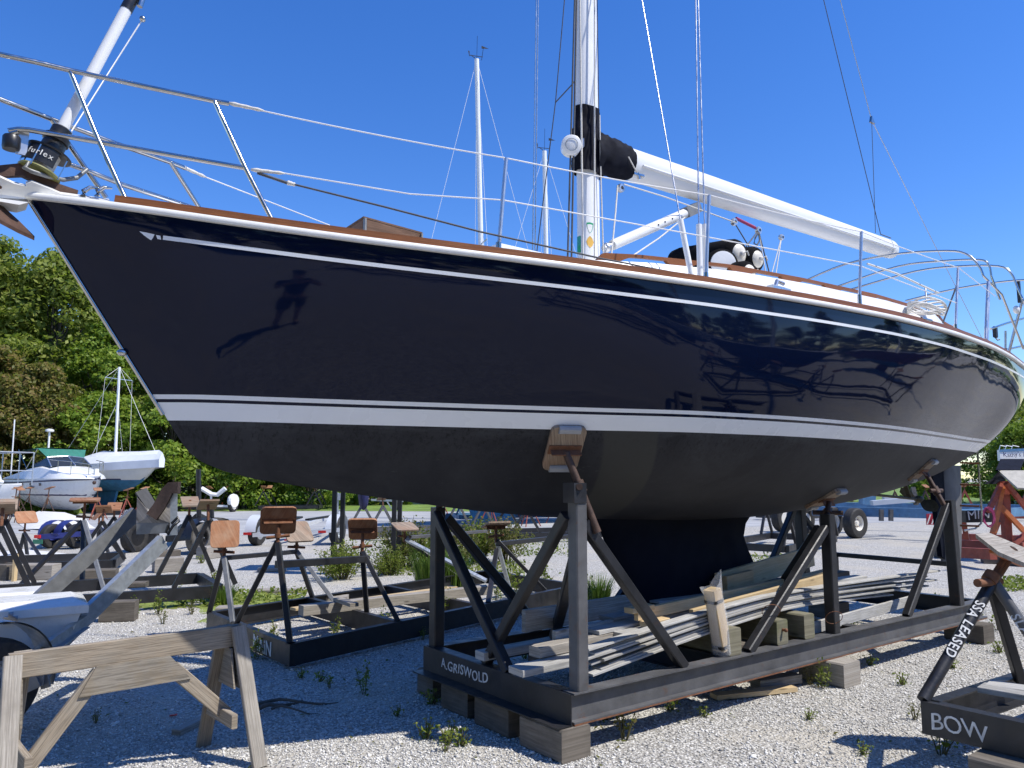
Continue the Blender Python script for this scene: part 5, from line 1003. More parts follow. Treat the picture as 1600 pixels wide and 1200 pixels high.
k0 = G(452, 1043, .03); kd1 = (G(322, 985, .03) - k0); kW = min(2.25, kd1.length); kd1.normalize(); kd2 = (G(893, 940, .03) - k0).normalized()
K = lambda a, o, z: Vector((k0.x, k0.y, 0)) + kd2 * a + kd1 * o + dz * z
mc = thing('boat_cradle', 'empty black cradle lettered MAiN with orange padded poppets, left of the navy boat', 'boat cradle', K(2.5, 1, .03))
def cb(p, q, s=.07, parent=mc): b = MB(); b.channel(p, q, s, .2, .009); return b
zz_ = .135
mf = part('end_beam', cb(K(0, 0, zz_), K(0, kW, zz_), .07), M['steel'], mc); part('side_beam', cb(K(0, 0, zz_), K(4.9, 0, zz_), -.07), M['steel'], mc); part('side_beam', cb(K(0, kW, zz_), K(4.9, kW, zz_), .07), M['steel'], mc)
for a in (1.35, 2.7, 4.9): part('cross_beam', cb(K(a, .01, zz_), K(a, kW - .01, zz_), .07), M['steel'], mc)
mn = kd1.cross(dz); mn = mn if mn.y < 0 else -mn
lettering('MAiN', .19, K(0, .86, .06) + mn * .003, -kd1, dz, M['paintwhite'], mf, jit=.05, seed=8, bold=.012)
def tp(px, py, a, o):
    # top of a poppet standing at cradle position (a, o)
    b_ = K(a, o, 0); return PD(px, py, b_.y)
poppet(mc, [K(.02, kW - .02, .22), K(.02, kW - .75, .22)], tp(350, 868, .02, kW - .4), (.35, -.85, .3), (.30, .30), 'padwood', .24, worn='galvdull')
poppet(mc, [K(.02, kW - .85, .22), K(.06, .12, .22)], tp(434, 845, .02, .45), (-.3, .85, .5), (.34, .3), 'padwood', .20)
poppet(mc, [K(1.42, kW - .1, .22), K(1.42, kW - .75, .22)], tp(463, 860, 1.42, kW - .4), (.35, -.5, .75), (.34, .36), 'padgrey', .24, worn='galvdull')
poppet(mc, [K(1.42, .75, .22), K(1.42, .08, .22)], tp(566, 860, 1.42, .42), (-.1, .8, .75), (.32, .32), 'padwood', .24)
poppet(mc, [K(4.2, kW - .05, .22), K(4.2, kW - .8, .22)], tp(632, 842, 4.2, kW - .1), (.15, -.25, .95), (.36, .34), 'padgrey', .2, worn='galv')
poppet(mc, [K(4.2, .12, .22), K(4.1, .8, .22)], tp(775, 842, 4.2, .2), (-.1, .25, .95), (.34, .34), 'padgrey', .2, worn='galv')
part('cross_bar', timber(tp(433, 882, .02, .45), tp(574, 873, 1.42, .42), .07, .07), M['steel'], mc); part('cross_bar', timber(tp(350, 872, .02, kW - .4), tp(463, 862, 1.42, kW - .4), .06, .05), M['steel'], mc)
part('cross_bar', timber(tp(634, 840, 4.2, kW - .1), tp(760, 830, 6.2, kW - .1), .05, .05), M['steelworn'], mc); part('cross_bar', timber(tp(777, 850, 4.2, .2), tp(890, 838, 6.2, .2), .05, .06), M['steel'], mc)
part('brace', timber(tp(776, 860, 4.2, .2), K(2.9, .05, .22), .06, .06), M['steel'], mc)
board([K(.75, 1.2, .28), K(3.4, .55, .28)], .14, .11, 'weathered', 'thick pale green-grey plank lying on the MAiN cradle', 'planks lying on the MAiN cradle', name='plank', cat='plank')
board([K(.8, 1.5, .25), K(3.3, 1.2, .25)], .12, .03, 'newwood', 'yellowish board lying at the far side of the MAiN cradle', 'planks lying on the MAiN cradle', name='plank', cat='plank'); board([K(.85, 1.38, .25), K(3.2, 1.05, .25)], .09, .03, 'padgrey', 'brown board lying between the two other boards on the MAiN cradle', 'planks lying on the MAiN cradle', name='plank', cat='plank')
board([K(1.15, .62, .36), K(1.2, 1.1, .36)], .1, .04, 'weathered', 'short offcut lying across the thick plank', 'planks lying on the MAiN cradle', name='offcut', cat='offcut')
for x, y, L_, h, rz, lab in ((510, 955, .55, .2, .1, 'upright grey timber block behind the MAiN cradle'), (395, 955, .9, .07, .12, 'long grey sleeper lying on the moss'), (440, 925, .8, .05, .1, 'brown plank flat on the gravel behind the orange pads'), (425, 893, .5, .07, .15, 'broken brown timber left of the bushes'), (185, 970, .4, .24, .2, 'dark timber block beneath the left black cradle'), (210, 945, .3, .07, .2, 'small wooden wedge on the dark timber block')):
    p = G(x, y); blockthing(p - Vector((0, 0, 0 if 'wedge' not in lab else -.24)), (L_, .2, h), rz, lab, 'loose timbers on the gravel at left', 'block' if 'dark' in lab else 'weathered', nm='loose_timber')
p, q = G(275, 1145, .02), G(330, 1118, .02); b = MB(); b.bar(p, q, .07, .04); solo('loose_plank', b, M['weathered'], 'short dark ended batten in the shade behind the sawhorse', 'batten')
b = MB(); p = G(265, 1118, .012); b.bar(p, p + Vector((.05, .015, .004)), .025, .008); solo('red_scrap', b, M['red'], 'small red scrap on the shaded gravel beside the sawhorse', 'scrap')
for k, (x, y, x2, y2) in enumerate(((385, 1115, 470, 1092), (400, 1100, 530, 1095), (420, 1108, 500, 1112))): b = MB(); p, q = G(x, y, .03), G(x2, y2, .02); b.path([p + (q - p) * t + Vector((.02 * math.sin(9 * t + k), .03 * math.sin(7 * t), .02 * math.sin(5 * t))) for t in np.linspace(0, 1, 8)], .02 - .005 * k, 7, rs=list(np.linspace(1, .4, 8))); solo('dead_branch', b, M['bark'], ['thickest', 'longest', 'shortest'][k] + ' dead branch on the gravel right of the sawhorse', 'branch', 'dead branches on the gravel', smooth=60)
# ------------------------------------------------------------------ boats further off (own axes: x towards the bow)
def simple_hull(t, L_, B, zk, zw, zs0, zs1, over=.12, mats=('hullwhite', 'bluebottom'), stripe=None, transom=.6, n=24, m=8):
    """canoe body: t the thing; zk lowest, zw paint line, zs0 sheer at bow, zs1 at stern"""
    def st(u, z):           # u 0 bow .. 1 stern
        zs = zs0 + (zs1 - zs0) * min(1, u * 1.4); zkk = zk + (zs0 - zk) * max(0, 1 - u / over) ** 1.6 + (zw - zk + .15) * max(0, (u - .62) / .38) ** 1.8
        bs = B / 2 * (math.sin(min(u / .55, 1) * math.pi / 2) ** .9 if u < .55 else 1 - (1 - transom) * ((u - .55) / .45) ** 1.7); w_ = max(0, min(1, (z - zkk) / (zs - zkk))); return bs * (1 - (1 - w_) ** 2.1) ** (1 / 1.6), zs, zkk
    def strip(name, f0, f1, mat, k=m):
        b = MB()
        for s in (1, -1):
            rows = []
            for j in range(k + 1):
                r = []
                for i in range(n + 1):
                    u = .003 + .997 * (i / n) ** 1.3; _, zs, zkk = st(u, 0); z = f0(zs, zkk) + (f1(zs, zkk) - f0(zs, zkk)) * j / k; z = max(z, zkk); bb, _, _ = st(u, z); r.append((L_ / 2 - L_ * u, s * bb, z))
                rows.append(r)
            b.grid(rows, flip=(s == -1))
        return part(name, b, M[mat], t, 40, world=False)
    strip('hull', lambda zs, zk_: zw, lambda zs, zk_: zs, mats[0]); strip('bottom', lambda zs, zk_: zk_, lambda zs, zk_: min(zw, zs), mats[1])
    if stripe: strip('sheer_stripe', lambda zs, zk_: zs - .16, lambda zs, zk_: zs - .1, stripe, 1).scale = (1.003, 1.01, 1)
    b = MB(); zz = [st(1, 0)[2] + (st(1, 0)[1] - st(1, 0)[2]) * k / 5 for k in range(6)]; b.grid([[(-L_ / 2, s * st(1, z)[0], z) for s in (1, 0, -1)] for z in zz]); part('transom', b, M[mats[0]], t, world=False)
    b = MB(); b.grid([[(L_ / 2 - L_ * u, y * st(u, st(u, 0)[1])[0], st(u, 0)[1] + .04 * (1 - y * y)) for y in (-1, -.5, 0, .5, 1)] for u in np.linspace(.003, 1, 14)]); part('deck', b, M['white'], t, 40, world=False)
    return st
def fin(t, x0, x1, z0, z1, mat, sweep=.25, th=.12):
    b = MB(); b.slab([(x1, th / 2, z1), (x0, th / 2, z1), (x0 - sweep * .6, th / 2, z0), (x1 - sweep, th / 2, z0)], (0, 1, 0), th); part('keel', b, M[mat], t, world=False)
def rig(t, x, z0, z1, r=.06, spread=(.55,), bm=1.2, L_=7, tilt=0, vane=True, zd=None):
    zd = zd or z0; b = MB(); top_ = V(x + tilt, 0, z1); b.tube(V(x, 0, z0 - .3), top_, r, r * .8, 12); m_ = part('mast', b, M['mastwhite'], t, 60, world=False)
    for s in spread:
        p = V(x, 0, z0) + (top_ - V(x, 0, z0)) * s; b = MB(); b.bar(p - V(0, bm * .5, 0), p + V(0, bm * .5, 0), .05, .03); part('spreader', b, M['alu'], m_, world=False)
        for sg in (1, -1): b = MB(); b.path([V(x - .15, sg * bm * .62, zd), p + V(0, sg * bm * .5, 0), top_], .008, 5); part('shroud', b, M['wirewhite'], m_, world=False)
    for q in (V(L_ / 2, 0, zd), V(-L_ / 2, 0, zd), V(x - .6, bm * .6, zd), V(x - .6, -bm * .6, zd)): b = MB(); b.tube(q, top_ if abs(q.y) < .1 else V(x, 0, z0) + (top_ - V(x, 0, z0)) * .6, .008, n=5); part('stay', b, M['wirewhite'], m_, world=False)
    if vane:
        b = MB(); b.bar(top_ + V(-.25, 0, .15), top_ + V(.3, 0, .12), .02, .02); b.bar(top_, top_ + V(.25, 0, .14), .02, .02); b.slab([top_ + V(.3, 0, .05), top_ + V(.36, 0, .3), top_ + V(.3, 0, .3)], (0, 1, 0), .01); b.tube(top_, top_ + V(-.02, 0, 1.0), .008, n=5); b.slab([top_ + V(-.5, 0, .55), top_ + V(-.2, 0, .5), top_ + V(-.2, 0, .62)], (0, 1, 0), .01); b.tube(top_ + V(-.2, 0, 0), top_ + V(-.28, 0, .58), .01, n=5)
        part('wind_vane', b, M['black'], m_, world=False)
def jack_proto(name, label, group, h=1.15, padmat='padwood', col='rustdark', sq=.3):
    t = thing(name, label, 'jack stand', (0, 0, 0), 0, group); tp_ = V(0, 0, h * .72)
    for k in range(3): a = k * 2.094 + .3; b = MB(); b.tube(V(.42 * math.cos(a), .42 * math.sin(a), 0), tp_, .02, n=6); part('leg', b, M[col], t, world=False)
    b = MB(); b.tube(V(0, 0, h * .5), V(.04, 0, h), .02, n=6); b.bar(V(-.1, 0, h * .78), V(.1, 0, h * .76), .025, .025); part('screw', b, M['rust'], t, world=False)
    b = MB(); b.box(V(.06, 0, h + .02), (sq, sq, .03)); b.v = [(x, y, z + x * .35) for x, y, z in b.v]; part('pad', b, M[padmat], t, world=False); return t
J0 = jack_proto('jack_stand', 'jack stand with an orange pad at the near side of the white cruiser', 'jack stands under the white cruiser', 1.25)
J1 = jack_proto('jack_stand', 'red jack stand with an orange pad under the blue bottomed sailboat bow', 'jack stands under the blue bottomed sailboat', 1.2, col='redsteel')
used = set()
def jack(p, rz, label, group, proto=None, s=1.0):
    proto = proto or J0
    if proto.name not in used: used.add(proto.name); o = proto; o.location = p; o.rotation_euler = (0, 0, rz); o.scale = (s,) * 3
    else: o = copy_tree(proto, None, p, rz, None, s)
    o['label'] = label; o['group'] = group; return o
# white motor cruiser, left
pc_ = G(92, 806); hd = R(-34)
cz = thing('motor_cruiser', 'white motor cruiser with navy stripes and green canopy on jack stands', 'motor boat', pc_, hd)
st = simple_hull(cz, 6.6, 2.5, .28, .75, 1.78, 1.62, .3, ('white', 'white'), 'navystripe', .85)
b = MB(); 
for s in (1, -1): b.grid([[(3.3 - 6.6 * u, s * (st(u, .98)[0] + .006), z) for u in np.linspace(.12, 1, 18)] for z in (.93, 1.0)], flip=s < 0)
part('chine_stripe', b, M['navystripe'], cz, world=False)
b = MB(); rows = []
for x, w_, z in ((3.1, .15, 1.78), (2.2, .75, 1.95), (1.0, 1.0, 2.2), (.2, 1.08, 2.3), (-.6, 1.1, 2.25), (-3.1, 1.05, 1.85)): rows.append([(x, -w_ - .1, 1.66), (x, -w_, z - .14), (x, -w_ * .6, z), (x, 0, z + .05), (x, w_ * .6, z), (x, w_, z - .14), (x, w_ + .1, 1.66)])
b.grid(rows, flip=True); part('cabin_top', b, M['white'], cz, 40, world=False)
b = MB(); W0 = [(.9, -.9, 2.2), (1.15, 0, 2.26), (.9, .9, 2.2)]; W1 = [(.25, -.8, 2.62), (.45, 0, 2.68), (.25, .8, 2.62)]; b.grid([W0, W1]); b.grid([[(.9, -.9, 2.2), (-.8, -1.0, 2.2)], [(.25, -.8, 2.62), (-.6, -.95, 2.3)]]); b.grid([[(.9, .9, 2.2), (-.8, 1.0, 2.2)], [(.25, .8, 2.62), (-.6, .95, 2.3)]]); ws = part('windscreen', b, M['glass'], cz, world=False)
b = MB(); [b.tube(W0[i], W1[i], .025, n=6) for i in range(3)]; b.path(W1, .025, 6); part('windscreen_frame', b, M['alu'], ws, world=False)
b = MB(); b.grid([[(x, y, 2.98 + .1 * math.cos(y * 1.2) - .04 * abs(x + .6)) for y in np.linspace(-1.05, 1.05, 9)] for x in (-1.9, -1.3, -.7, -.1)]); b.grid([[(x, y, 2.94 + .1 * math.cos(y * 1.2) - .04 * abs(x + .6)) for y in np.linspace(-1.05, 1.05, 9)] for x in (-1.9, -1.3, -.7, -.1)], flip=True); b.grid([[(-.1, -1.05, 3.0), (.28, -.82, 2.62)], [(-.1, 1.05, 3.0), (.28, .82, 2.62)]]); part('canopy', b, M['greencanvas'], cz, 60, world=False)
b = MB()
for s in (1, -1): b.path([(-.9, s * 1.08, 2.1), (-1.9, s * 1.05, 2.98)], .02, 6); b.path([(-1.0, s * 1.08, 2.1), (-.1, s * 1.05, 3.0)], .02, 6); b.path([(3.1, s * .1, 2.25), (2.2, s * .7, 2.4), (.9, s * 1.05, 2.5)], .018, 6); [b.tube((x, s * w_, 1.85), (x, s * w_, z), .014, n=5) for x, w_, z in ((2.9, .3, 2.28), (2.2, .7, 2.4), (1.5, .9, 2.45))]
part('bow_rail', b, M['inox'], cz, 60, world=False)
for u in (.42, .52, .64):
    for s in (1, -1): b = MB(); b.lathe([(.11, 0), (.11, .012)], V(3.3 - 6.6 * u, s * (st(u, 1.42)[0] - .002), 1.42), V(0, s, -.2), 14, squash=.6); part('porthole', b, M['glass'], cz, world=False)
b = MB(); b.box((2.95, 0, 1.95), (.12, .16, .3)); part('bow_lamp', b, M['white'], cz, world=False); b = MB(); b.ball((3.15, -.16, 1.5), .08); part('bow_anchor', b, M['rustdark'], cz, world=False)
b = MB(); b.tube((-2.6, -1.0, 1.7), (-2.65, -1.0, 4.4), .03, n=6); part('antenna', b, M['white'], cz, world=False)
for k, (px, py) in enumerate(((72, 812), (43, 808), (28, 816))): jack(G(px, py), k * 1.3, ['jack stand with an orange pad in front of the cruiser portholes', 'jack stand with an orange pad left of the cruiser portholes', 'leaning jack stand at the stern corner of the white cruiser'][k], 'jack stands under the white cruiser', J0, 1.0)
p = G(12, 818); jack(p, .5, 'small faded blue tripod stand at the left edge', 'jack stands under the white cruiser', jack_proto('jack_stand', 'x', 'y', .8, 'padgrey', 'bluecage', .12))
# shrink wrapped sailboat with blue bottom
pb_ = G(163, 801); hb_ = R(-26)
sb = thing('sailboat', 'white shrink wrapped sailboat with a bright blue bottom and keel', 'sailboat', pb_, hb_)
st = simple_hull(sb, 7.6, 2.7, 1.05, 1.6, 2.55, 2.2, .35, ('hullwhite', 'bluebottom'), None, .55); fin(sb, -.9, .9, .12, 1.2, 'bluebottom', .3)
b = MB()
for s in (1, -1): b.grid([[(3.8 - 7.6 * u, s * (st(u, z)[0] + .008), z) for u in np.linspace(.25, 1, 16)] for z in (1.6, 1.66)], flip=s < 0)
part('boot_stripe', b, M['navystripe'], sb, world=False)
rows = []
for u, up_ in ((0.0, .15), (.03, .28), (.2, .32), (.4, .42), (.55, .55), (.8, .1), (1.0, 0)):
    bb, zs, _ = st(max(.003, u), 9); x = 3.85 - 7.7 * u; bb = max(bb, .1); rows.append([(x, -bb - .05, zs - .35), (x, -bb - .07, zs + .02), (x, -bb * .75, zs + .15 + up_ * .5), (x, 0, zs + .2 + up_), (x, bb * .75, zs + .15 + up_ * .5), (x, bb + .07, zs + .02), (x, bb + .05, zs - .35)])
b = MB(); b.grid(rows, flip=True); b.add(rows[0], [list(range(7))]); part('shrink_wrap', b, M['shrink'], sb, 25, world=False)
rig(sb, .55, 2.9, 7.2, .075, (.86,), 1.5, 7.2, -.1, False, 2.6)
b = MB(); b.tube((-3.3, -.9, 2.2), (-3.3, -.9, 4.0), .05, n=8); b.lathe([(.14, 0), (.2, .03), (.2, .12), (.1, .16)], (-3.3, -.9, 4.0), (0, 0, 1), 14); part('radar_pole', b, M['white'], sb, 50, world=False)
for k, (px, py) in enumerate(((196, 812), (222, 806), (150, 812))): jack(G(px, py), k * 1.1, ['red jack stand with an orange pad under the blue bottomed sailboat bow', 'red jack stand right of the blue keel', 'red jack stand left of the blue keel'][k], 'jack stands under the blue bottomed sailboat', J1)
cb_ = thing('boat_cradle', 'low black cradle beam lettered LION under the blue bottomed sailboat', 'boat cradle', G(190, 808)); b = MB(); q0, q1 = PD(160, 801, 33.5), PD(215, 800, 33.5); b.bar(q0, q1, .2, .22); fb_ = part('base_beam', b, M['steel'], cb_); part('side_beam', MB().bar(q0 + Vector((0, .12, 0)), PD(150, 795, 38), .2, .22), M['steel'], cb_); part('side_beam', MB().bar(q1 + Vector((0, .12, 0)), PD(240, 795, 38), .2, .22), M['steel'], cb_); lettering('LION', .26, PD(188, 803, 33.38), (1, 0, 0), dz, M['paintwhite'], fb_, seed=3)
# small white sailboat in front of the trees
pc2 = G(372, 789); s2 = thing('sailboat', 'small white sailboat with wooden rail trim in front of the trees', 'sailboat', pc2, R(-18))
st = simple_hull(s2, 5.2, 1.9, .75, 1.05, 2.0, 1.8, .35, ('hullwhite', 'hullgrey'), 'redbottom', .7); fin(s2, -.5, .7, .1, .9, 'redbottom', .2)
b = MB(); b.grid([[(x, -.6, 1.85), (x, -.5, 2.1), (x, .5, 2.1), (x, .6, 1.85)] for x in (1.2, -.9)], flip=True); b.add([(1.2, -.6, 1.85), (1.2, .6, 1.85), (1.2, .5, 2.1), (1.2, -.5, 2.1)], [[0, 1, 2, 3]]); part('cabin', b, M['white'], s2, world=False)
b = MB(); [b.tube((x, s * .8, 1.8), (x, s * .8, 2.3), .02, n=5) for x in (-2.4, -1.9, -1.4) for s in (1, -1)]; [b.tube((-2.4, s * .8, 2.3), (-1.2, s * .8, 2.3), .02, n=5) for s in (1, -1)]; b.tube((-2.4, -.8, 2.3), (-2.4, .8, 2.3), .02, n=5); part('stern_rail', b, M['alu'], s2, world=False)
b = MB(); b.path([(-1.6, 0, 2.35), (0, .1, 2.5), (1.5, 0, 2.3)], .09, 8, rs=[.7, 1.1, .7]); part('furled_sail', b, M['shrink'], s2, 60, world=False)
for k, (px, py) in enumerate(((352, 792), (395, 791))): jack(G(px, py), k, ['left', 'right'][k] + ' rusty stand under the small white sailboat', 'stands under the small white sailboat', J1)
# white boat at the left edge
p4 = G(-38, 812); s4 = thing('work_boat', 'white open boat with a bare metal rail frame cut by the left edge', 'boat', p4, R(-20)); simple_hull(s4, 5.0, 2.2, .35, .6, 1.45, 1.35, .25, ('white', 'white'), None, .85)
b = MB()
for x in (2.0, 1.2, .2, -.8): [b.tube((x, s * .8, 1.4), (x, s * .8, 2.75), .025, n=6) for s in (1, -1)]
for z in (2.0, 2.75): [b.tube((2.0, s * .8, z), (-.8, s * .8, z), .022, n=6) for s in (1, -1)]; [b.tube((x, -.8, z), (x, .8, z), .022, n=6) for x in (2.0, -.8)]
b.tube((2.0, -.8, 2.6), (.9, -.8, 1.45), .03, n=6); part('rail_frame', b, M['galv'], s4, world=False); b = MB(); b.slab([(1.0, -.3, 1.5), (.2, -.3, 2.9), (-.4, -.3, 1.5)], (0, -1, 0), .6); part('console', b, M['hullgrey'], s4, world=False); b = MB(); b.ball((1.9, -.5, 1.55), .12, 10, 6, (1.4, 1, .8)); part('fairlead', b, M['white'], s4, world=False)
jack(G(20, 820), .4, 'jack stand under the bow of the white open boat', 'jack stands under the white cruiser', J0, 1.05)
# two masted neighbours behind the navy hull
for nm, px, ytop, yb, D_, lab, bw_ in (('sailboat', 743, 96, 390, 29, 'sailboat behind the navy hull, its taller mast carrying a wind vane', 2.9), ('sailboat', 850, 237, 405, 31, 'sailboat behind the navy hull with the shorter mast', 2.7)):
    tp_ = PD(px, ytop, D_); bt = PD(px + (16 if ytop < 200 else 8), 700, D_); t = thing(nm, lab, 'sailboat', Vector((bt.x, D_, 0)), R(200)); simple_hull(t, 8.5, bw_, .9, 1.45, 2.5, 2.2, .3, ('hullwhite', 'bluebottom'), 'navystripe', .6); fin(t, -1, .8, .15, 1.1, 'bluebottom', .3)
    ln = (tp_ - Vector((bt.x, D_, 0))); rig(t, 0, 2.5, tp_.z, .115, (.52,), 1.5, 8.2, (ln.x * math.cos(R(200))), True, 2.4)
    for k in range(3): jack(Vector((bt.x + (-1.5, .2, 1.6)[k], D_ - 1.3, 0)), k, ['left', 'middle', 'right'][k] + ' stand under the sailboat with the ' + ('taller' if ytop < 200 else 'shorter') + ' mast', 'stands under the masted sailboats', J1)
# ------------------------------------------------------------------ trailers
def tyre_r(px, py_c, py_b, D): return (py_b - py_c) / FPX * D
# black tandem trailer
D1 = G(320, 865).y; tt = thing('boat_trailer', 'black tandem axle boat trailer with tall guide posts behind the V bunk', 'trailer', G(300, 860))
ax1 = Vector((.97, -.25, 0)); 
for px, py in ((311, 843), (327, 840)): c = PD(px, py, D1 - .1 + (0 if px < 320 else .5)); wheel(Vector((c.x, c.y, .36)), ax1, .36, .24, tt, 'black', 'rubbergrey' if px < 320 else 'rubber', .6)
for px, py in ((311, 843), (327, 840)): c = PD(px, py, D1 - .1 + (0 if px < 320 else .5)); wheel(Vector((c.x - 1.7, c.y + .45, .36)), -ax1, .36, .24, tt, 'black', 'rubber', .6)
Q = lambda x, y, d=0: PD(x, y, D1 + d)
b = MB(); rows = [[Q(304, 845) + Vector((-.1, 0, 0)), Q(313, 852) + Vector((.15, 0, 0))]]; 
b = MB(); cc = Vector((Q(319, 840).x, D1 + .2, .36)); f_ = Vector((.25, .97, 0)); rows = []
for t in np.linspace(0, math.pi, 12): q = cc + f_ * math.cos(t) * .82 + dz * (math.sin(t) ** .6) * .45; rows.append([q - ax1 * .16, q + ax1 * .16])
b.grid(rows); part('mudguard', b, M['black'], tt, 50)
b = MB(); b.bar(Q(262, 842, -.2), Q(312, 838, -.2), .1, .14); b.bar(Q(262, 842, -.2), Q(285, 822, 5), .1, .12); b.bar(Q(312, 838, -.2), Q(335, 822, 4), .1, .12); b.bar(Q(285, 822, 5), Q(335, 822, 4), .1, .12); b.bar(Q(275, 838, .5), Q(310, 805, .5), .12, .12); b.bar(Q(310, 805, 1), Q(330, 815, 2), .1, .1); part('frame', b, M['steel'], tt)
b = MB(); b.slab([Q(276, 834, -.45), Q(284, 834, -.45), Q(284, 840, -.45), Q(276, 840, -.45)], (0, -1, 0), .06); part('tail_light', b, M['red'], tt)
for px, yt, yb in ((310, 733, 812), (331, 780, 810), (328, 782, 808)): b = MB(); b.tube(Q(px + 1, yb, .2), Q(px, yt, .2), .055 if px == 310 else .04, n=10); part('guide_post', b, M['steel'], tt)
# grey trailer with red reflectors
D2 = G(470, 852).y; gt = thing('boat_trailer', 'pale grey boat trailer with red reflectors and a jack post behind the orange pads', 'trailer', G(470, 852))
Q = lambda x, y, d=0: PD(x, y, D2 + d)
for px, py in ((402, 838), (527, 836)): c = Q(px, py, .3 if px > 500 else 0); wheel(Vector((c.x, c.y, .33)), Vector((.98, -.2, 0)) * (1 if px > 500 else -1), .33, .22, gt, 'galv')
for px, py in ((404, 826), (527, 822)):
    c = Q(px, py, .3 if px > 500 else 0); cc = Vector((c.x, c.y, .36)); rows = []
    for t in np.linspace(0, math.pi, 12): q = cc + Vector((.2, .98, 0)) * math.cos(t) * .42 + dz * math.sin(t) * .42; rows.append([q - Vector((.14, 0, 0)), q + Vector((.14, 0, 0))])
    b = MB(); b.grid(rows); part('mudguard', b, M['hullgrey'], gt, 50)
b = MB(); b.bar(Q(395, 836, -.3), Q(530, 828, -.1), .08, .1); b.bar(Q(440, 832), Q(525, 805, 4.5), .08, .1); b.bar(Q(505, 830), Q(535, 808, 4), .08, .1); b.bar(Q(535, 808, 4), Q(527, 800, 6), .1, .1); part('frame', b, M['hullgrey'], gt)
b = MB(); b.bar(Q(480, 812, 1), Q(520, 806, 3), .12, .05); b.bar(Q(448, 814, 1), Q(468, 808, 2), .2, .05); part('bunk', b, M['black'], gt)
for x0, x1, y0, y1 in ((380, 392, 832, 836), (497, 509, 829, 833), (444, 456, 843, 845)): b = MB(); b.slab([Q(x0, y0, -.5), Q(x1, y0, -.5), Q(x1, y1, -.5), Q(x0, y1, -.5)], (0, -1, 0), .03); part('reflector', b, M['red'], gt)
b = MB(); b.tube(Q(526, 808, 3), Q(527, 770, 3), .05, n=10); b.box(Q(529, 776, 3), (.25, .12, .2)); b.path([Q(533, 803, 3) + Vector((.12 * math.cos(t), 0, .12 * math.sin(t))) for t in np.linspace(0, 6.28, 14)], .02, 6); part('jack_post', b, M['galv'], gt)
# blue flat trailer with green plate
D3 = G(85, 858).y; bt_ = thing('utility_trailer', 'dark blue low trailer with a green licence plate among the stands', 'trailer', G(90, 856)); Q = lambda x, y, d=0: PD(x, y, D3 + d)
for px, py in ((81, 847), (120, 843)): c = Q(px, py, .2); wheel(Vector((c.x, c.y, .3)), Vector((.9, -.4, 0)), .3, .2, bt_, 'black')
for px in (88, 112):
    c = Q(px, 830, .4); rows = []
    for t in np.linspace(0, math.pi, 10): q = Vector((c.x, c.y, .34)) + Vector((.45, .89, 0)) * math.cos(t) * .38 + dz * math.sin(t) * .34; rows.append([q - Vector((.13, -.06, 0)), q + Vector((.13, -.06, 0))])
    b = MB(); b.grid(rows); part('mudguard', b, M['bluepurple'], bt_, 50)
b = MB(); b.bar(Q(62, 839, -.3), Q(130, 834, -.1), .1, .12); b.bar(Q(62, 839, -.3), Q(95, 828, 4), .1, .1); b.bar(Q(130, 834), Q(170, 826, 3), .1, .1); b.slab([Q(65, 836, -.3), Q(90, 833, -.3), Q(96, 842, -.2), Q(80, 844, -.3)], (0, -1, 0), .08); part('frame', b, M['bluepurple'], bt_)
b = MB(); b.slab([Q(53, 836, -.4), Q(62, 836, -.4), Q(62, 841, -.4), Q(53, 841, -.4)], (0, -1, 0), .05); part('tail_light', b, M['red'], bt_); b = MB(); b.slab([Q(51, 843, -.4), Q(66, 843, -.4), Q(66, 850, -.4), Q(51, 850, -.4)], (0, -1, 0), .02); part('licence_plate', b, M['plate'], bt_)
# big blue boat mover, right
D5 = G(1340, 841).y; bm_ = thing('boat_trailer', 'big faded blue boat trailer with white rimmed tyres and a striped warning board', 'trailer', G(1400, 841)); Q = lambda x, y, d=0: PD(x, y, D5 + d)
axw = Vector((.55, -.835, 0))
for px, d in ((1336, 0), (1299, .9)): c = Q(px, 814, d); wheel(Vector((c.x, c.y, .43)), axw, .43, .3, bm_, 'rimwhite', 'rubber', .5)
for px, d in ((1336, 0), (1299, .9)): c = Q(px, 814, d); wheel(Vector((c.x - .9, c.y + 1.6, .43)), -axw, .43, .3, bm_, 'rimwhite', 'rubber', .5)
b = MB(); b.bar(Q(1270, 798, 1.5), Q(1483, 803, -1.2), .14, .27); b.bar(Q(1270, 790, 4), Q(1600, 795, 1.5), .14, .25); b.bar(Q(1480, 804, -1.2), Q(1640, 798, 1.3), .14, .25); part('frame_beam', b, M['bluetrailer'], bm_)
for x in (1377, 1392): b = MB(); b.bar(Q(x, 796, -.55), Q(x, 814, -.55), .1, .1); part('cross_tube', b, M['steelworn'], bm_)
b = MB(); b.slab([Q(1448, 803, -1.5), Q(1468, 802, -1.5), Q(1468, 820, -1.5), Q(1448, 820, -1.5)], (0, -1, 0), .03); wb_ = part('warning_board', b, M['redsign'], bm_)
for k in range(3): b = MB(); b.slab([Q(1448 + 7 * k, 819, -1.535), Q(1450 + 7 * k, 819, -1.535), Q(1455 + 7 * k, 804, -1.535), Q(1453 + 7 * k, 804, -1.535)], (0, -1, 0), .004); part('chevron', b, M['rimwhite'], wb_)
b = MB(); b.bar(Q(1362, 786, .5), Q(1435, 780, .5), .2, .14); b.bar(Q(1380, 778, 1), Q(1430, 781, 1), .15, .1); part('bunk', b, M['hullgrey'], bm_); b = MB(); b.bar(Q(1345, 780, 2), Q(1365, 782, 2), .3, .3); part('tool_box', b, M['bluetrailer'], bm_); b = MB(); b.bar(Q(1426, 762, .8), Q(1432, 788, .6), .12, .12); part('upright', b, M['steel'], bm_)
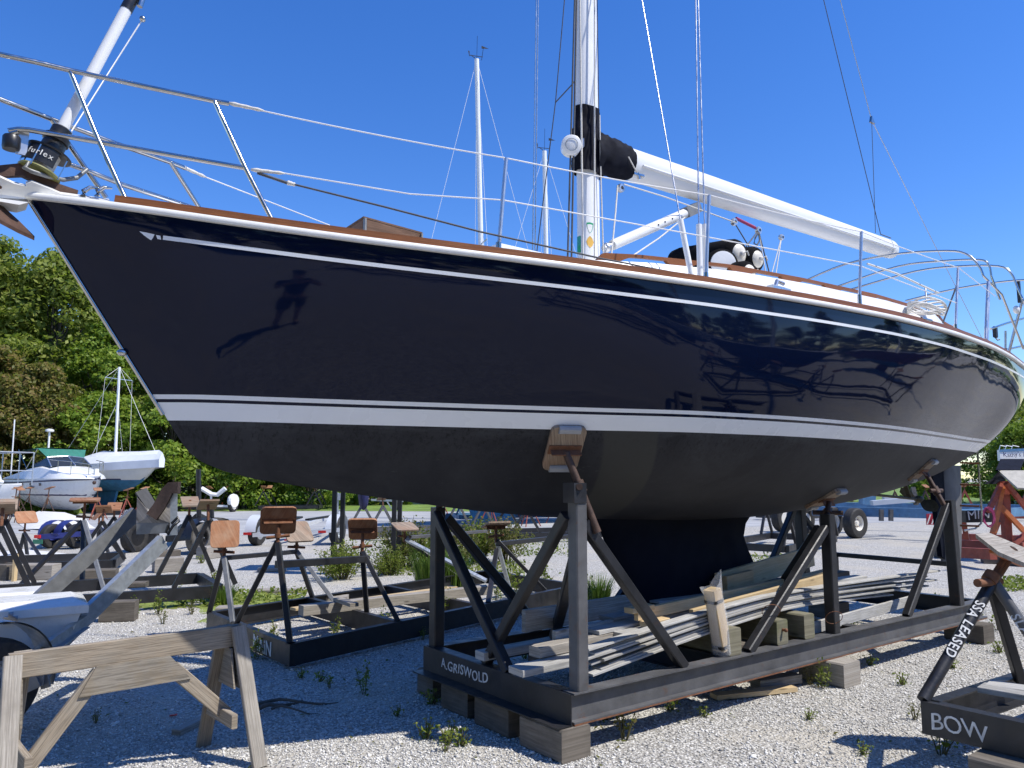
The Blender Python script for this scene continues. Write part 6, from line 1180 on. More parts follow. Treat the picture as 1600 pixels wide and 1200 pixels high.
# red cradle with canvas slings
D6 = G(1540, 884).y; rc = thing('boat_cradle', 'rust red cradle with orange posts and black canvas slings at right', 'boat cradle', G(1540, 884)); Q = lambda x, y, d=0: PD(x, y, D6 + d)
b = MB(); [part('base_beam', MB().bar(p_, q_, .14, .2), M['redsteel'], rc) for p_, q_ in ((Q(1478, 862, .6), Q(1552, 866, -.8)), (Q(1490, 850, 2), Q(1600, 855, 1)), (Q(1500, 840, 4), Q(1640, 845, 3)))]
b = MB(); b.bar(Q(1575, 862, 1.2), Q(1568, 752, 1.2), .15, .15, (0, 1, 0)); part('post', b, M['redsteel'], rc)
for x0, y0, x1, y1, m_ in ((1552, 832, 1566, 760, 'orangesteel'), (1600, 830, 1562, 790, 'orangesteel'), (1585, 850, 1620, 818, 'redsteel'), (1572, 755, 1608, 800, 'redsteel'), (1544, 800, 1564, 756, 'redsteel')): b = MB(); b.bar(Q(x0, y0, 1.0), Q(x1, y1, 1.15), .09, .09, (0, 1, 0)); part('brace', b, M[m_], rc)
b = MB(); b.grid([[Q(1537, 756, .9), Q(1550, 748, .9), Q(1562, 734, .9)], [Q(1575, 757, 1.6), Q(1568, 745, 2.4), Q(1598, 735, 2.6)]]); part('sling', b, M['canvas'], rc, 80); b = MB(); b.slab([Q(1563, 717, 2.4), Q(1601, 717, 2.4), Q(1594, 734, 1.4), Q(1556, 734, 1.4)], (0, -.5, .85), .04); part('sling', b, M['canvas'], rc); b = MB(); b.slab([Q(1560, 735, 1.0), Q(1610, 735, 1.0), Q(1615, 763, .4), Q(1590, 762, .4)], (0, -.5, .85), .04); part('sling', b, M['soil'], rc)
for k, (x, y) in enumerate(((1478, 872), (1548, 880), (1590, 884))): blockthing(G(x, y), (.35, .3, .22), .2 + k, ['left', 'middle', 'right'][k] + ' timber block under the rust red cradle', 'blocks under the rust red cradle', 'block')
rb = thing('boat_cradle', 'black cradle beam lettered MIN behind the stern ladder', 'boat cradle', G(1530, 850)); b = MB(); b.bar(PD(1505, 807, D6 + 1.8), PD(1560, 806, D6 + 1.8), .2, .26); mb2 = part('base_beam', b, M['steel'], rb); lettering('MIN', .28, PD(1512, 811, D6 + 1.67), (1, 0, 0), dz, M['paintwhite'], mb2, seed=6)
b = MB(); [part('leg', MB().bar(PD(x0, 812, D6 + 2), PD(x1, 850, D6 + 2.5), .1, .1), M['redsteel'], rb) for x0, x1 in ((1505, 1512), (1560, 1545))]
b = MB(); c = PD(1543, 798, D6 - 1)
for k in range(5): b.path([c + Vector((.1 * math.cos(t) + .02 * k, .02 * k, .17 * math.sin(t) - .12 + .02 * math.cos(3 * t + k))) for t in np.linspace(0, 6.28, 14)], .012, 5)
solo('rope_coil', b, M['magenta'], 'magenta rope coil hanging behind the boarding ladder', 'rope', smooth=60)
# boats right, far
t = thing('motor_boat', 'white motor boat with a blue band lettered Kathy\'s Eye at the right edge', 'motor boat', G(1600, 790), R(-100)); st = simple_hull(t, 6.0, 2.6, .9, 1.3, 2.6, 2.5, .25, ('white', 'white'), None, .95); t.location = (G(1592, 772).x + .8, 40, 0.6)
tq = PD(1563, 722, 36.5)
b = MB(); b.slab([PD(1562, 703, 36.6), PD(1625, 700, 36.6), PD(1625, 722, 36.6), PD(1562, 722, 36.6)], (0, -1, 0), .2); tb = part('transom_board', b, M['white'], t); 
def fixrot(o):      # a part built in world points under a turned thing
    o.matrix_parent_inverse = t.matrix_world.inverted()
bpy.context.view_layer.update()
for me_o in (tb,): me_o.parent = None; bpy.data.objects.remove(me_o)
t2 = t
def wpart(name, pts_w, nrm, th, mat):
    inv = Matrix.Translation(Vector(t2.location)) @ Matrix.Rotation(t2.rotation_euler.z, 4, 'Z'); inv = inv.inverted(); b = MB(); b.slab([inv @ Vector(p) for p in pts_w], inv.to_3x3() @ Vector(nrm), th); return part(name, b, M[mat], t2, world=False)
wpart('transom_board', [PD(1562, 703, 36.6), PD(1630, 700, 36.6), PD(1630, 720, 36.6), PD(1563, 720, 36.6)], (0, -1, 0), .2, 'white'); wpart('blue_band', [PD(1562, 702.5, 36.58), PD(1630, 699, 36.58), PD(1630, 704, 36.58), PD(1562, 706.5, 36.58)], (0, -1, 0), .02, 'bluetrailer')
inv = (Matrix.Translation(Vector(t2.location)) @ Matrix.Rotation(t2.rotation_euler.z, 4, 'Z')).inverted(); r3 = inv.to_3x3()
lettering("Kathy's Eye", .3, inv @ PD(1567, 713.5, 36.38), r3 @ Vector((1, .0, 0)), r3 @ dz, M['navystripe'], t2, seed=9, world=False)
b = MB(); [b.path([inv @ PD(x, 703, 37), inv @ PD(x + 2, 696, 37), inv @ PD(x + 12, 698, 37)], .02, 5) for x in (1561, 1570, 1580)]; part('stern_rail', b, M['white'], t2, world=False)
t = thing('skiff', 'small white skiff with orange trim raised behind the boarding ladder', 'skiff', (G(1510, 775).x, 33, 1.0), R(15)); simple_hull(t, 3.6, 1.4, .3, .5, 1.15, 1.0, .3, ('white', 'hullgrey'), 'orangesteel', .8); b = MB(); b.box((1.0, 0, 1.25), (.7, .5, .2)); b.tube((.6, 0, 1.1), (.9, 0, 1.5), .04); part('seat_box', b, M['white'], t, world=False)
b = MB(); [b.bar((x, y, -1.0), (x, y, .45), .12, .12, (1, 0, 0)) for x in (-1, 1) for y in (-.5, .5)]; b.bar((-1.2, 0, .4), (1.2, 0, .4), 1.1, .08); part('trestle', b, M['steelworn'], t, world=False)
# clutter seen below the hull, far: cradles and a bench of timber
def plain_cradle(name, label, p, rz, L_=3.2, W_=1.8, mat='steel', h=.9, padmat='padwood', group='empty cradles standing further off'):
    t = thing(name, label, 'boat cradle', p, rz, group); b = MB()
    for s in (1, -1): part('side_beam', MB().bar((-L_ / 2, s * W_ / 2, .18), (L_ / 2, s * W_ / 2, .18), .1, .16), M[mat], t, world=False)
    for x in (-L_ / 2, L_ / 2): part('end_beam', MB().bar((x, -W_ / 2 + .05, .18), (x, W_ / 2 - .05, .18), .1, .16), M[mat], t, world=False)
    for x in (-L_ / 2 + .2, L_ / 2 - .2):
        for s in (1, -1):
            tp_ = V(x, s * W_ / 2, h); [part('leg', MB().bar(V(x + e, s * W_ / 2, .26), tp_, .06, .06), M[mat], t, world=False) for e in (-.4, .4)]; b = MB(); b.tube(tp_ - V(0, 0, .05), tp_ + V(0, -s * .06, .24), .02, n=6); part('screw', b, M['rust'], t, world=False); b = MB(); b.box(tp_ + V(0, -s * .07, .25), (.26, .26, .025)); b.v = [(a, y, z + (y - s * W_ / 2) * s * .5) for a, y, z in b.v]; part('pad', b, M[padmat], t, world=False)
    return t
for (px, py, rz, L_, W_, m_, h, lab) in ((1425, 806, .2, 3.4, 1.8, 'rustdark', 1.1, 'rusty cradle behind the big blue trailer'), (1245, 812, .7, 3.0, 1.8, 'steel', 1.1, 'black cradle left of the white rimmed tyres'), (1560, 812, -.2, 3.4, 1.8, 'redsteel', 1.2, 'red cradle far behind the stern ladder'), (770, 812, .4, 3.4, 1.8, 'bluetrailer', 1.1, 'blue cradle far behind the green bushes'), (660, 838, .5, 3.5, 1.8, 'steelworn', .95, 'dark cradle far behind the two front posts'), (880, 842, .3, 3.2, 1.8, 'steel', .9, 'cradle with grey timbers behind the port front post'), (1215, 858, .9, 3.6, 1.7, 'steel', .95, 'long black cradle behind the keel trailing edge'), (455, 797, .1, 3.0, 1.6, 'steel', 1.0, 'rusty cradle left of the far ladder'), (295, 798, -.2, 3.6, 1.6, 'steel', 1.0, 'brown cradle below the small white sailboat'), (60, 895, .35, 2.6, 1.5, 'steel', .95, 'black cradle with orange pads at the left edge, behind the white boxes'), (158, 945, .55, 2.8, 1.6, 'steel', 1.15, 'nearer black cradle with orange pads behind the galvanised rails')): plain_cradle('boat_cradle', lab, G(px, py), rz, L_, W_, m_, h, 'padgrey' if ('nearer' in lab or 'dark' in lab or 'long' in lab) else 'padwood')
# tall stand with crossed legs behind the rails
ts = thing('poppet_stand', 'tall poppet stand with a long sloping leg, left of the V bunk', 'stand', G(128, 930))
poppet(ts, [G(22, 925, .05), G(165, 930, .05), G(128, 924, .05)], PD(131, 812, G(128, 924).y), (.05, -.1, 1), (.42, .34), 'padwood', .32, .03, worn='galvdull')
ts2 = thing('poppet_stand', 'poppet stand with a tilted orange pad at the left, near the blue trailer', 'stand', G(36, 878)); poppet(ts2, [G(27, 878), G(44, 878), G(75, 888)], PD(38, 832, G(36, 878).y), (.6, -.4, .6), (.42, .3), 'padwood', .32, .028)
ts3 = thing('poppet_stand', 'poppet stand with a dark red pad just right of the tall stand', 'stand', G(165, 872)); poppet(ts3, [G(172, 872), G(190, 868), G(150, 872)], PD(155, 822, G(165, 872).y), (-.5, -.4, .6), (.4, .3), 'padwood', .26, .028)
b = MB(); p = G(22, 908); b.bar(p, p + dz * .45, .09, .04, (1, 0, 0)); solo('timber_stub', b, M['newwood'], 'pale upright timber stub on the gravel at the left edge', 'timber')
for k, (px, py, L_, lab) in enumerate(((60, 905, .6, 'timber block below the black cradle at left'), (150, 915, .6, 'reddish timber block near the tall stand'), (262, 893, .5, 'timber block beside the galvanised rail'), (258, 880, .5, 'timber block behind the one beside the rail'), (330, 872, .6, 'timber block right of the tandem tyres'), (10, 905, .4, 'timber block at the left edge behind the white boxes'))): blockthing(G(px, py), (L_, .28, .26), .3 * k, lab, 'timber blocks scattered at left', 'block' if k % 2 else 'weathered')
# timber pile, tarps, ladder, drive leg
b = MB(); rows = [[G(x, y) + dz * z for x, y, z in r] for r in (((25, 812, .02), (60, 812, .35), (100, 812, .3), (135, 812, .02)), ((30, 820, .02), (62, 823, .3), (100, 825, .22), (140, 820, .02)), ((40, 827, .01), (70, 830, .08), (105, 830, .05), (150, 826, .01)))]; b.grid(rows); b.grid([[p - dz * .02 for p in r] for r in rows], flip=True); solo('white_tarpaulin', b, M['whitetarp'], 'crumpled white tarpaulin on the ground in front of the cruiser', 'tarpaulin', smooth=60)
b = MB(); rows = [[G(x, y) + dz * z for x, y, z in r] for r in (((-20, 868, .02), (30, 866, .12), (80, 868, .08), (150, 872, .02)), ((-20, 880, .08), (30, 882, .18), (90, 882, .1), (140, 884, .02)), ((-20, 892, .02), (30, 893, .05), (80, 893, .05), (120, 893, .01)))]; b.grid(rows); solo('white_tarpaulin', b, M['whitetarp'], 'large white sheet spread on the gravel behind the left cradle', 'tarpaulin', smooth=60)
b = MB(); rows = [[G(x, y) + dz * z for x, y, z in r] for r in (((20, 932, .03), (60, 930, .12), (105, 930, .03)), ((10, 945, .05), (60, 942, .14), (110, 940, .03)))]; b.grid(rows); solo('grey_tarpaulin', b, M['tarp'], 'grey tarpaulin lying behind the white lidded boxes', 'tarpaulin', smooth=60)
D8 = G(463, 787).y; la = thing('step_ladder', 'aluminium step ladder with a green top standing far off by the trees', 'ladder', G(463, 787))
b = MB(); [b.bar(PD(x0, 785, D8 + d), PD(x1, 756, D8), .07, .05, (0, 1, 0)) for x0, x1, d in ((458, 460, 0), (469, 467, 0), (459, 460, .9), (470, 467, .9))]; part('side_rail', b, M['alu'], la); b = MB(); [b.bar(PD(459, y, D8 - .02), PD(468, y, D8 - .02), .08, .05) for y in (763, 769, 775, 781)]; part('step', b, M['alu'], la); b = MB(); b.bar(PD(459, 756, D8), PD(468, 756, D8), .3, .12); part('top_cap', b, M['greencanvas'], la)
D9 = 14.0; ol = thing('outboard_motor', 'dark outboard motor leg hanging below the navy hull line, far side', 'outboard motor', PD(568, 797, D9))
b = MB(); b.grid([[PD(568 + w_ * math.cos(t), y, D9) + Vector((0, .14 * math.sin(t) * k, 0)) for t in np.linspace(0, 6.28, 13)[:-1]] for y, w_, k in ((735, 9, 1), (765, 9, 1), (778, 8.5, 1), (788, 7, .7), (794, 4.5, .5), (797, 1, .1))], True); part('leg', b, M['navystripe'], ol, 60); b = MB(); b.bar(PD(568, 735, D9), PD(568, 640, D9), .3, .35, (0, 1, 0)); b.box(PD(568, 640, D9) + Vector((0, .6, 0)), (1.2, .9, .15)); part('cowling', b, M['black'], ol); b = MB(); [b.bar(PD(568, 640, D9) + Vector((x, y, 0)), Vector((PD(568, 640, D9).x + x, D9 + y, 0)), .08, .08, (1, 0, 0)) for x, y in ((-.55, .3), (.55, .3), (-.55, 1), (.55, 1))]; part('support_frame', b, M['steel'], ol)
# small grey trailer far down the road
D10 = G(620, 797).y; t = thing('boat_trailer', 'small pale trailer parked far off on the grey road', 'trailer', G(615, 797)); b = MB(); b.bar(PD(580, 781, D10), PD(630, 783, D10), .1, .1); b.bar(PD(605, 784, D10 - .5), PD(612, 795, D10 - .5), .06, .06); part('frame', b, M['galv'], t); c = PD(622, 787, D10); wheel(Vector((c.x, c.y, .3)), (.9, -.4, 0), .3, .2, t, 'galv')
t = thing('boat_trailer', 'white boat trailer with a round white fender below the small white sailboat', 'trailer', G(360, 800)); D11 = G(360, 800).y; b = MB(); b.bar(PD(318, 790, D11), PD(362, 791, D11), .12, .1); b.path([PD(315, 763, D11), PD(330, 772, D11), PD(340, 773, D11), PD(352, 763, D11)], .12, 6); b.bar(PD(330, 772, D11), PD(330, 792, D11), .08, .08, (0, 1, 0)); part('frame', b, M['white'], t); c = PD(364, 790, D11); wheel(Vector((c.x, c.y, .3)), (.95, -.3, 0), .3, .2, t, 'rimwhite'); b = MB(); b.lathe([(.33, -.1), (.36, 0), (.33, .1)], Vector((c.x, c.y, .55)), (.95, -.3, 0), 16); part('mudguard', b, M['white'], t)
# neighbours out of the picture on the right, mirrored in the stern quarter
for k, (x, y, rz, m_, lab) in enumerate(((14.5, 2.5, 120, 'navy', 'dark navy sailboat on stands right of the picture, nearest the stern'), (18.5, -6, 60, 'hullgrey', 'pale grey sailboat on stands behind the photographer at right'), (22, 10, 150, 'redbottom', 'dark red sailboat on stands beyond the right edge'))):
    t = thing('sailboat', lab, 'sailboat', Vector((x, y, 0)), R(rz), 'neighbouring boats out of the picture'); simple_hull(t, 8.5, 2.8, .8, 1.35, 2.5, 2.3, .3, (m_, 'bluebottom' if k else 'redbottom'), None, .6); fin(t, -1, .9, .15, 1.0, 'redbottom', .3)
    b = MB(); b.tube((.5, 0, 2.3), (.4, 0, 13), .1, .08, 10); part('mast', b, M['mastwhite'], t, 60, world=False)
# ------------------------------------------------------------------ trees, bushes, weeds
def leaf_quads(cent, size, nrm_bias, r):
    n = len(cent); nv = r.normal(0, 1, (n, 3)) + nrm_bias; nv /= np.linalg.norm(nv, axis=1)[:, None] + 1e-9
    t = r.normal(0, 1, (n, 3)); t -= nv * (t * nv).sum(1)[:, None]; t /= np.linalg.norm(t, axis=1)[:, None] + 1e-9; bt = np.cross(nv, t)
    s = (size * (.6 + .8 * r.random(n)))[:, None]
    return np.stack([cent - t * s, cent - bt * s * .55 + nv * s * .12, cent + t * s, cent + bt * s * .55 + nv * s * .12], 1).reshape(-1, 3)
def tree_meshes(seed, H, Rr, nclump, nleaf, lsize, base=.12):
    r = np.random.default_rng(seed); P = []; NB = []; cl_ = []
    for k in range(nclump):
        z = base + (1 - base) * r.random() ** .9; prof = math.sin(min(1, (1.02 - z) / .55) * math.pi / 2) * (.75 + .25 * min(1, z / .3)); a = r.random() * 6.283; rad = Rr * prof * (.35 + .65 * r.random() ** .45) * (1 + .22 * math.sin(3 * a + seed) + .12 * math.sin(7 * a)); cl_.append((rad * math.cos(a), rad * math.sin(a), z * H))
    for c in cl_:
        q = r.normal(0, 1, (nleaf, 3)); q /= np.linalg.norm(q, axis=1)[:, None]; cs = (.55 + .5 * r.random()) * Rr * .34; q *= (cs * (.35 + .75 * r.random(nleaf) ** .5))[:, None]; q[:, 2] *= .55
        P.append(q + np.array(c)); nb = q / cs * 1.1; nb[:, 2] += .9; NB.append(nb)
    P = np.concatenate(P); NB = np.concatenate(NB); v = leaf_quads(P, lsize, NB, r); f = np.arange(len(v)).reshape(-1, 4)
    b = MB(); tr_ = []; x = y = 0
    pts = [V(0, 0, 0)]
    for k in range(1, 7): x += r.normal(0, .12); y += r.normal(0, .12); pts.append(V(x, y, H * .82 * k / 6))
    b.path(pts, H * .019, 8, rs=[1.25, 1, .85, .7, .5, .32, .15])
    for c in cl_[::3]:
        k = min(4, max(1, int(c[2] / H * 5))); p = pts[k]; q = Vector(c); b.path([p, p + (q - p) * .5 + V(0, 0, -.02 * H), q], H * .006, 5, rs=[1, .7, .3])
    return v, f, b
TV = []
for k, (H_, Rr, nc, nl, ls, mt) in enumerate(((11, 3.4, 105, 200, .118, 'leafA'), (11, 3.1, 100, 200, .118, 'leafB'), (10.5, 3.2, 100, 200, .112, 'leafA'), (7.5, 2.6, 90, 180, .105, 'leafR'), (6.0, 2.7, 85, 180, .11, 'leafB'))):
    v, f, b = tree_meshes(20 + k, H_, Rr, nc, nl, ls, .1 if k < 3 else .04); TV.append((np_mesh('crown', v, f, M[mt]), b.mesh('trunk', M['bark'], 60), H_))
tl = {}
def tree(k, x, y, s, rz, label, group):
    o = thing('broadleaf_tree', label, 'tree', (x, y, 0), rz, group); o.scale = (s * (1 + .1 * math.sin(x * 3)), s * (1 + .1 * math.cos(x * 2)), s); link('crown', TV[k][0], o); link('trunk', TV[k][1], o); return o
# the wood at left: front row and tall back row
specs = [(0, -40, 47, 1.6), (1, -35.5, 46.5, 1.6), (2, -31.8, 46, 1.52), (0, -28, 46.5, 1.38), (1, -24, 45.5, 1.02), (2, -20.2, 46, 1.0), (0, -16, 46.5, .92), (1, -12.3, 47, .88), (2, -8.2, 49, .8), (1, -4.0, 51, .72), (0, .5, 54, .7),
         (3, -27.6, 40.8, 1.12), (3, -30.2, 41.8, 1.1), (3, -25.3, 41.2, 1.0), (4, -22.6, 42.2, 1.05), (4, -18.6, 42.6, 1.1), (3, -36.5, 42, 1.0), (4, -14.8, 43, 1.0), (4, -11.2, 43.6, .9), (2, -38, 52, 1.75), (1, -29.5, 52, 1.5), (0, -21.5, 52, 1.12), (2, -13.5, 53, 1.0), (1, -45, 50, 1.5), (3, -41, 43, 1.0)]
kinds = ['dark green maple', 'bright green maple', 'olive green maple', 'reddish leaved young maple', 'low bright green tree']
specs.sort(key=lambda s: s[1] / s[2])
posw = ['far left edge of the wood', 'left edge of the wood, above the white cruiser', 'left part of the wood', 'wood behind the cruiser canopy', 'wood left of the radar pole', 'wood behind the shrink wrapped boat', 'wood above the V bunk', 'wood right of the blue bottomed boat', 'wood under the navy bow', 'wood behind the small white sailboat', 'wood right of the small white sailboat', 'wood right of the far ladder']
cnt = {}
for i, (k, x, y, s) in enumerate(specs):
    w_ = posw[int(i / len(specs) * len(posw))]; key = (k, w_); cnt[key] = cnt.get(key, 0) + 1
    lab = kinds[k] + ' in the ' + w_ + ('' if cnt[key] == 1 else ', ' + ['', '', 'second', 'third'][cnt[key]]) ; 
    if y > 51: lab = 'tall ' + kinds[k] + ' at the back of the ' + w_
    tree(k, x, y, s, i * 1.7, lab, 'trees of the wood at left')
rs_ = [(0, 29.5, 46, .62), (1, 32.5, 49, .68), (4, 29, 43.5, .8), (2, 36.5, 50, .9), (4, 33.5, 44.5, .9), (1, 40, 52, .98), (0, 24, 55, .6), (2, 18, 60, .7), (1, 11, 62, .7), (0, 5, 60, .7), (4, 39, 47, .9), (4, 25.5, 47, .6)]
for i, (k, x, y, s) in enumerate(rs_): tree(k, x, y, s, i * 2.3, kinds[k] + ' beyond the stern, ' + ['first left of the lettered motor boat', 'behind the lettered motor boat', 'low in front at the stern counter', 'tall at the right edge', 'low by the lettered motor boat', 'highest at the right edge', 'hidden mostly by the navy hull', 'far behind the mast', 'far behind the boom', 'far behind the fore deck', 'low at the right edge', 'low behind the rudder'][i], 'trees beyond the stern')
# trees behind the photographer, seen as reflections in the glossy hull
BT = [(-30 + i * 4.2, -25 - 3 * math.sin(i * 1.9)) for i in range(17)] + [(37 + 2.5 * math.sin(i * 2.2) + i * .6, -26 + i * 4.3) for i in range(15)]
NUM = ['first', 'second', 'third', 'fourth', 'fifth', 'sixth', 'seventh', 'eighth', 'ninth', 'tenth', 'eleventh', 'twelfth', 'thirteenth', 'fourteenth', 'fifteenth', 'sixteenth', 'seventeenth']
for i, (x, y) in enumerate(BT): k = (0, 1, 2, 0, 2)[i % 5]; tree(k, x, y, (1.25 if i < 17 else .78) + .2 * math.sin(i * 2.7), i * 1.3, kinds[k] + (' behind the photographer, ' if i < 17 else ' right of the yard, out of the picture, ') + NUM[i if i < 17 else i - 17] + ' from the ' + ('left' if i < 17 else 'near end'), 'trees behind the photographer')
for i, (x, y, rz) in enumerate(((9.5, -4, .4), (13, -7, 1.1), (16.5, 1, .2), (6, -9, .9), (8.5, 4, .5), (12, 8, 1.3), (14.5, 5, .1), (12.5, 1.5, .8), (19, 12, .4))): plain_cradle('boat_cradle', ['empty cradle behind the photographer at right', 'second empty cradle behind the photographer, further right', 'empty cradle right of the picture, mirrored in the stern', 'empty cradle far behind the photographer', 'empty cradle right of the photographer, nearest', 'empty cradle beyond the right edge, near the stern', 'empty cradle beyond the right edge, farther out', 'empty cradle right of the photographer, second', 'empty cradle beyond the right edge, farthest'][i], Vector((x, y, 0)), rz, 4.0, 2.0, 'steel', 1.3)
def bush_mesh(seed, h, rad, nst, nlf, ls, mat, stem=True, up=.6):
    r = np.random.default_rng(seed); P = []; b = MB()
    for k in range(nst):
        a = r.random() * 6.283; rr_ = rad * r.random() ** .6; hh = h * (.55 + .45 * r.random()) * (1 - .35 * (rr_ / rad) ** 2); q = V(rr_ * math.cos(a), rr_ * math.sin(a), hh); p = V(q.x * .25, q.y * .25, 0); mid = V(q.x * .6, q.y * .6, hh * .55)
        if stem: b.path([p, mid, q], .006 + .004 * h, 4, rs=[1, .7, .35])
        for j in range(nlf): t = .25 + .75 * r.random(); c = (p + (mid - p) * (t * 2) if t < .5 else mid + (q - mid) * (t * 2 - 1)); P.append(np.array(c) + r.normal(0, ls * 1.5, 3))
    P = np.array(P); P[:, 2] = np.maximum(P[:, 2], .015); nb = np.zeros_like(P); nb[:, 2] = up; v = leaf_quads(P, ls, nb, r); return np_mesh('leaves', v, np.arange(len(v)).reshape(-1, 4), M[mat]), b.mesh('stems', M['twig'])
BV = {'bush': bush_mesh(1, .95, .75, 46, 60, .03, 'leafbush'), 'brown': bush_mesh(2, 1.1, .7, 42, 55, .03, 'leafbrown'), 'sap': bush_mesh(3, .62, .22, 7, 18, .032, 'leafbush'), 'sprig': bush_mesh(4, .3, .13, 5, 10, .024, 'leafbush'), 'weed': bush_mesh(5, .16, .1, 6, 9, .018, 'leafA'), 'dry': bush_mesh(6, .3, .12, 6, 7, .02, 'leafbrown')}
def plant(kind, px, py, s, label, cat, group, z=0):
    p = G(px, py, z); o = thing({'bush': 'leafy_bush', 'brown': 'brownish_bush', 'sap': 'poplar_sapling', 'sprig': 'leafy_sprig', 'weed': 'small_weed', 'dry': 'dry_weed'}[kind], label, cat, p, random.random() * 6, group); o.scale = (s,) * 3; link('leaves', BV[kind][0], o); link('stems', BV[kind][1], o); return o
GB = 'bushes growing on the gravel'
for k, (kd, x, y, s, lab) in enumerate((('bush', 535, 905, .75, 'round yellow-green bush between the orange padded poppets'), ('brown', 632, 886, .95, 'brownish leafy bush left of the starboard front post'), ('bush', 668, 888, .85, 'green bush behind the starboard front post'), ('bush', 745, 878, 1.05, 'tall green bush right of the starboard front post'), ('brown', 790, 880, .9, 'brown tipped bush left of the port front post'), ('bush', 610, 898, .6, 'low green bush beside the grey padded stand'), ('brown', 712, 890, .8, 'brownish bush between the crossed braces'))): plant(kd, x, y, s, lab, 'bush', GB)
GS = 'poplar saplings sprouting through the gravel'
for x, y, s, lab in ((800, 935, .9, 'poplar sapling behind the front braces'), (850, 925, .85, 'poplar sapling left of the port front post'), (920, 955, .75, 'poplar sapling in front of the keel'), (700, 965, .6, 'poplar sapling by the pale plank'), (400, 1030, .45, 'sapling before the MAiN letters'), (425, 1005, .4, 'sapling inside the MAiN cradle corner'), (525, 1000, .4, 'sapling in the first bay of the MAiN cradle'), (600, 985, .45, 'yellowish sapling at the MAiN cradle long beam'), (775, 945, .55, 'sapling under the crossed brace'), (1465, 968, .5, 'yellow-green sapling at the end of the long beam'), (1560, 985, .5, 'sapling between the BOW cradle legs'), (570, 1085, .42, 'sapling on the shaded gravel'), (1285, 1075, .4, 'sapling before the block under the middle post'), (210, 965, .45, 'sapling beside the wooden wedge'), (275, 935, .4, 'sapling at the edge of the moss'), (248, 960, .5, 'yellowish sapling near the dark timber block'), (1035, 905, .4, 'reddish sapling behind the keel'), (1220, 895, .4, 'reddish sapling right of the keel')): plant('sap', x, y, s, lab, 'sapling', GS)
GW = 'small weeds on the gravel'
WL_ = (('weed', 665, 1155, 1), ('weed', 700, 1160, 1), ('weed', 720, 1165, .9), ('sprig', 695, 1175, .5), ('dry', 975, 1155, .85), ('weed', 945, 1125, 1), ('weed', 1050, 1110, .8), ('dry', 1430, 1125, .5), ('weed', 1490, 1045, .7), ('sprig', 1470, 1180, .8), ('weed', 1410, 1070, .8), ('weed', 1360, 1040, .8), ('dry', 1265, 1070, .6), ('weed', 1265, 1125, .6), ('sprig', 1500, 1015, .6), ('weed', 1560, 1020, .9), ('weed', 1350, 1180, .6), ('weed', 675, 1100, .9), ('sprig', 515, 1075, .45), ('weed', 500, 1065, .7), ('dry', 150, 1130, .4), ('weed', 285, 905, 1.2), ('weed', 315, 880, 1.3), ('weed', 335, 905, 1.2), ('dry', 300, 960, .7), ('dry', 255, 975, .6), ('weed', 470, 1060, .7), ('sprig', 1330, 985, .6), ('sprig', 1262, 990, .5), ('sprig', 1430, 945, .6), ('weed', 1540, 940, 1.2), ('weed', 820, 1030, .7), ('dry', 545, 960, .5), ('sprig', 660, 1000, .5), ('weed', 1100, 1120, .6), ('weed', 620, 1120, .6))
wc_ = {}
for i, (kd, x, y, s) in enumerate(sorted(WL_, key=lambda q: q[1])):
    where = 'left of the cradle blocks' if x < 760 and y > 1040 else 'near the moss at left' if x < 360 else 'by the MAiN cradle' if x < 700 else 'in front of the long beam' if x < 1350 else 'near the BOW cradle'
    plant(kd, x, y, s, {'weed': 'tiny green weed', 'sprig': 'small leafy sprig', 'dry': 'brownish dry weed'}[kd] + ' ' + where + ', ' + ['first', 'second', 'third', 'fourth', 'fifth', 'sixth', 'seventh', 'eighth', 'ninth'][wc_.setdefault((kd, where), []).__len__()] + ' from the left', 'weed', GW); wc_[(kd, where)].append(1)
# tall grass tufts
def grass_mesh(seed, n, h, rad, w_=.006):
    r = np.random.default_rng(seed); V_ = []
    a = r.random(n) * 6.283; rr_ = rad * r.random(n) ** .5; base = np.stack([rr_ * np.cos(a), rr_ * np.sin(a), np.zeros(n)], 1); hh = h * (.5 + .5 * r.random(n)); lean = np.stack([np.cos(a), np.sin(a), np.zeros(n)], 1) * (hh * (.15 + .35 * r.random(n)))[:, None] + r.normal(0, .04, (n, 3)) * h; side = np.stack([-np.sin(a + r.random(n)), np.cos(a + r.random(n)), np.zeros(n)], 1) * w_
    m_ = base + lean * .35 + np.array([0, 0, 1]) * (hh * .6)[:, None]; t_ = base + lean + np.array([0, 0, 1]) * hh[:, None]
    v = np.stack([base - side, base + side, m_ + side * .8, m_ - side * .8, t_ + side * .1, t_ - side * .1], 1).reshape(-1, 3); k = np.arange(n)[:, None] * 6; f = np.concatenate([k + np.array([[0, 1, 2, 3]]), k + np.array([[3, 2, 4, 5]])]); return np_mesh('grass_tuft', v, f, M['grassblade'])
gm1 = grass_mesh(3, 420, .62, .22)
for x, y, s, lab in ((676, 922, 1.15, 'tall green grass tuft left of the starboard front post'), (705, 920, 1.0, 'tall grass tuft right behind the starboard front post'), (350, 945, .5, 'short grass tuft on the moss'), (1190, 905, .4, 'low grass tuft behind the keel'), (935, 945, .7, 'grass tuft in front of the keel root')): o = link('grass_tuft', gm1, None, G(x, y)); o.scale = (s,) * 3; tag(o, lab, 'grass', 'grass tufts on the gravel')
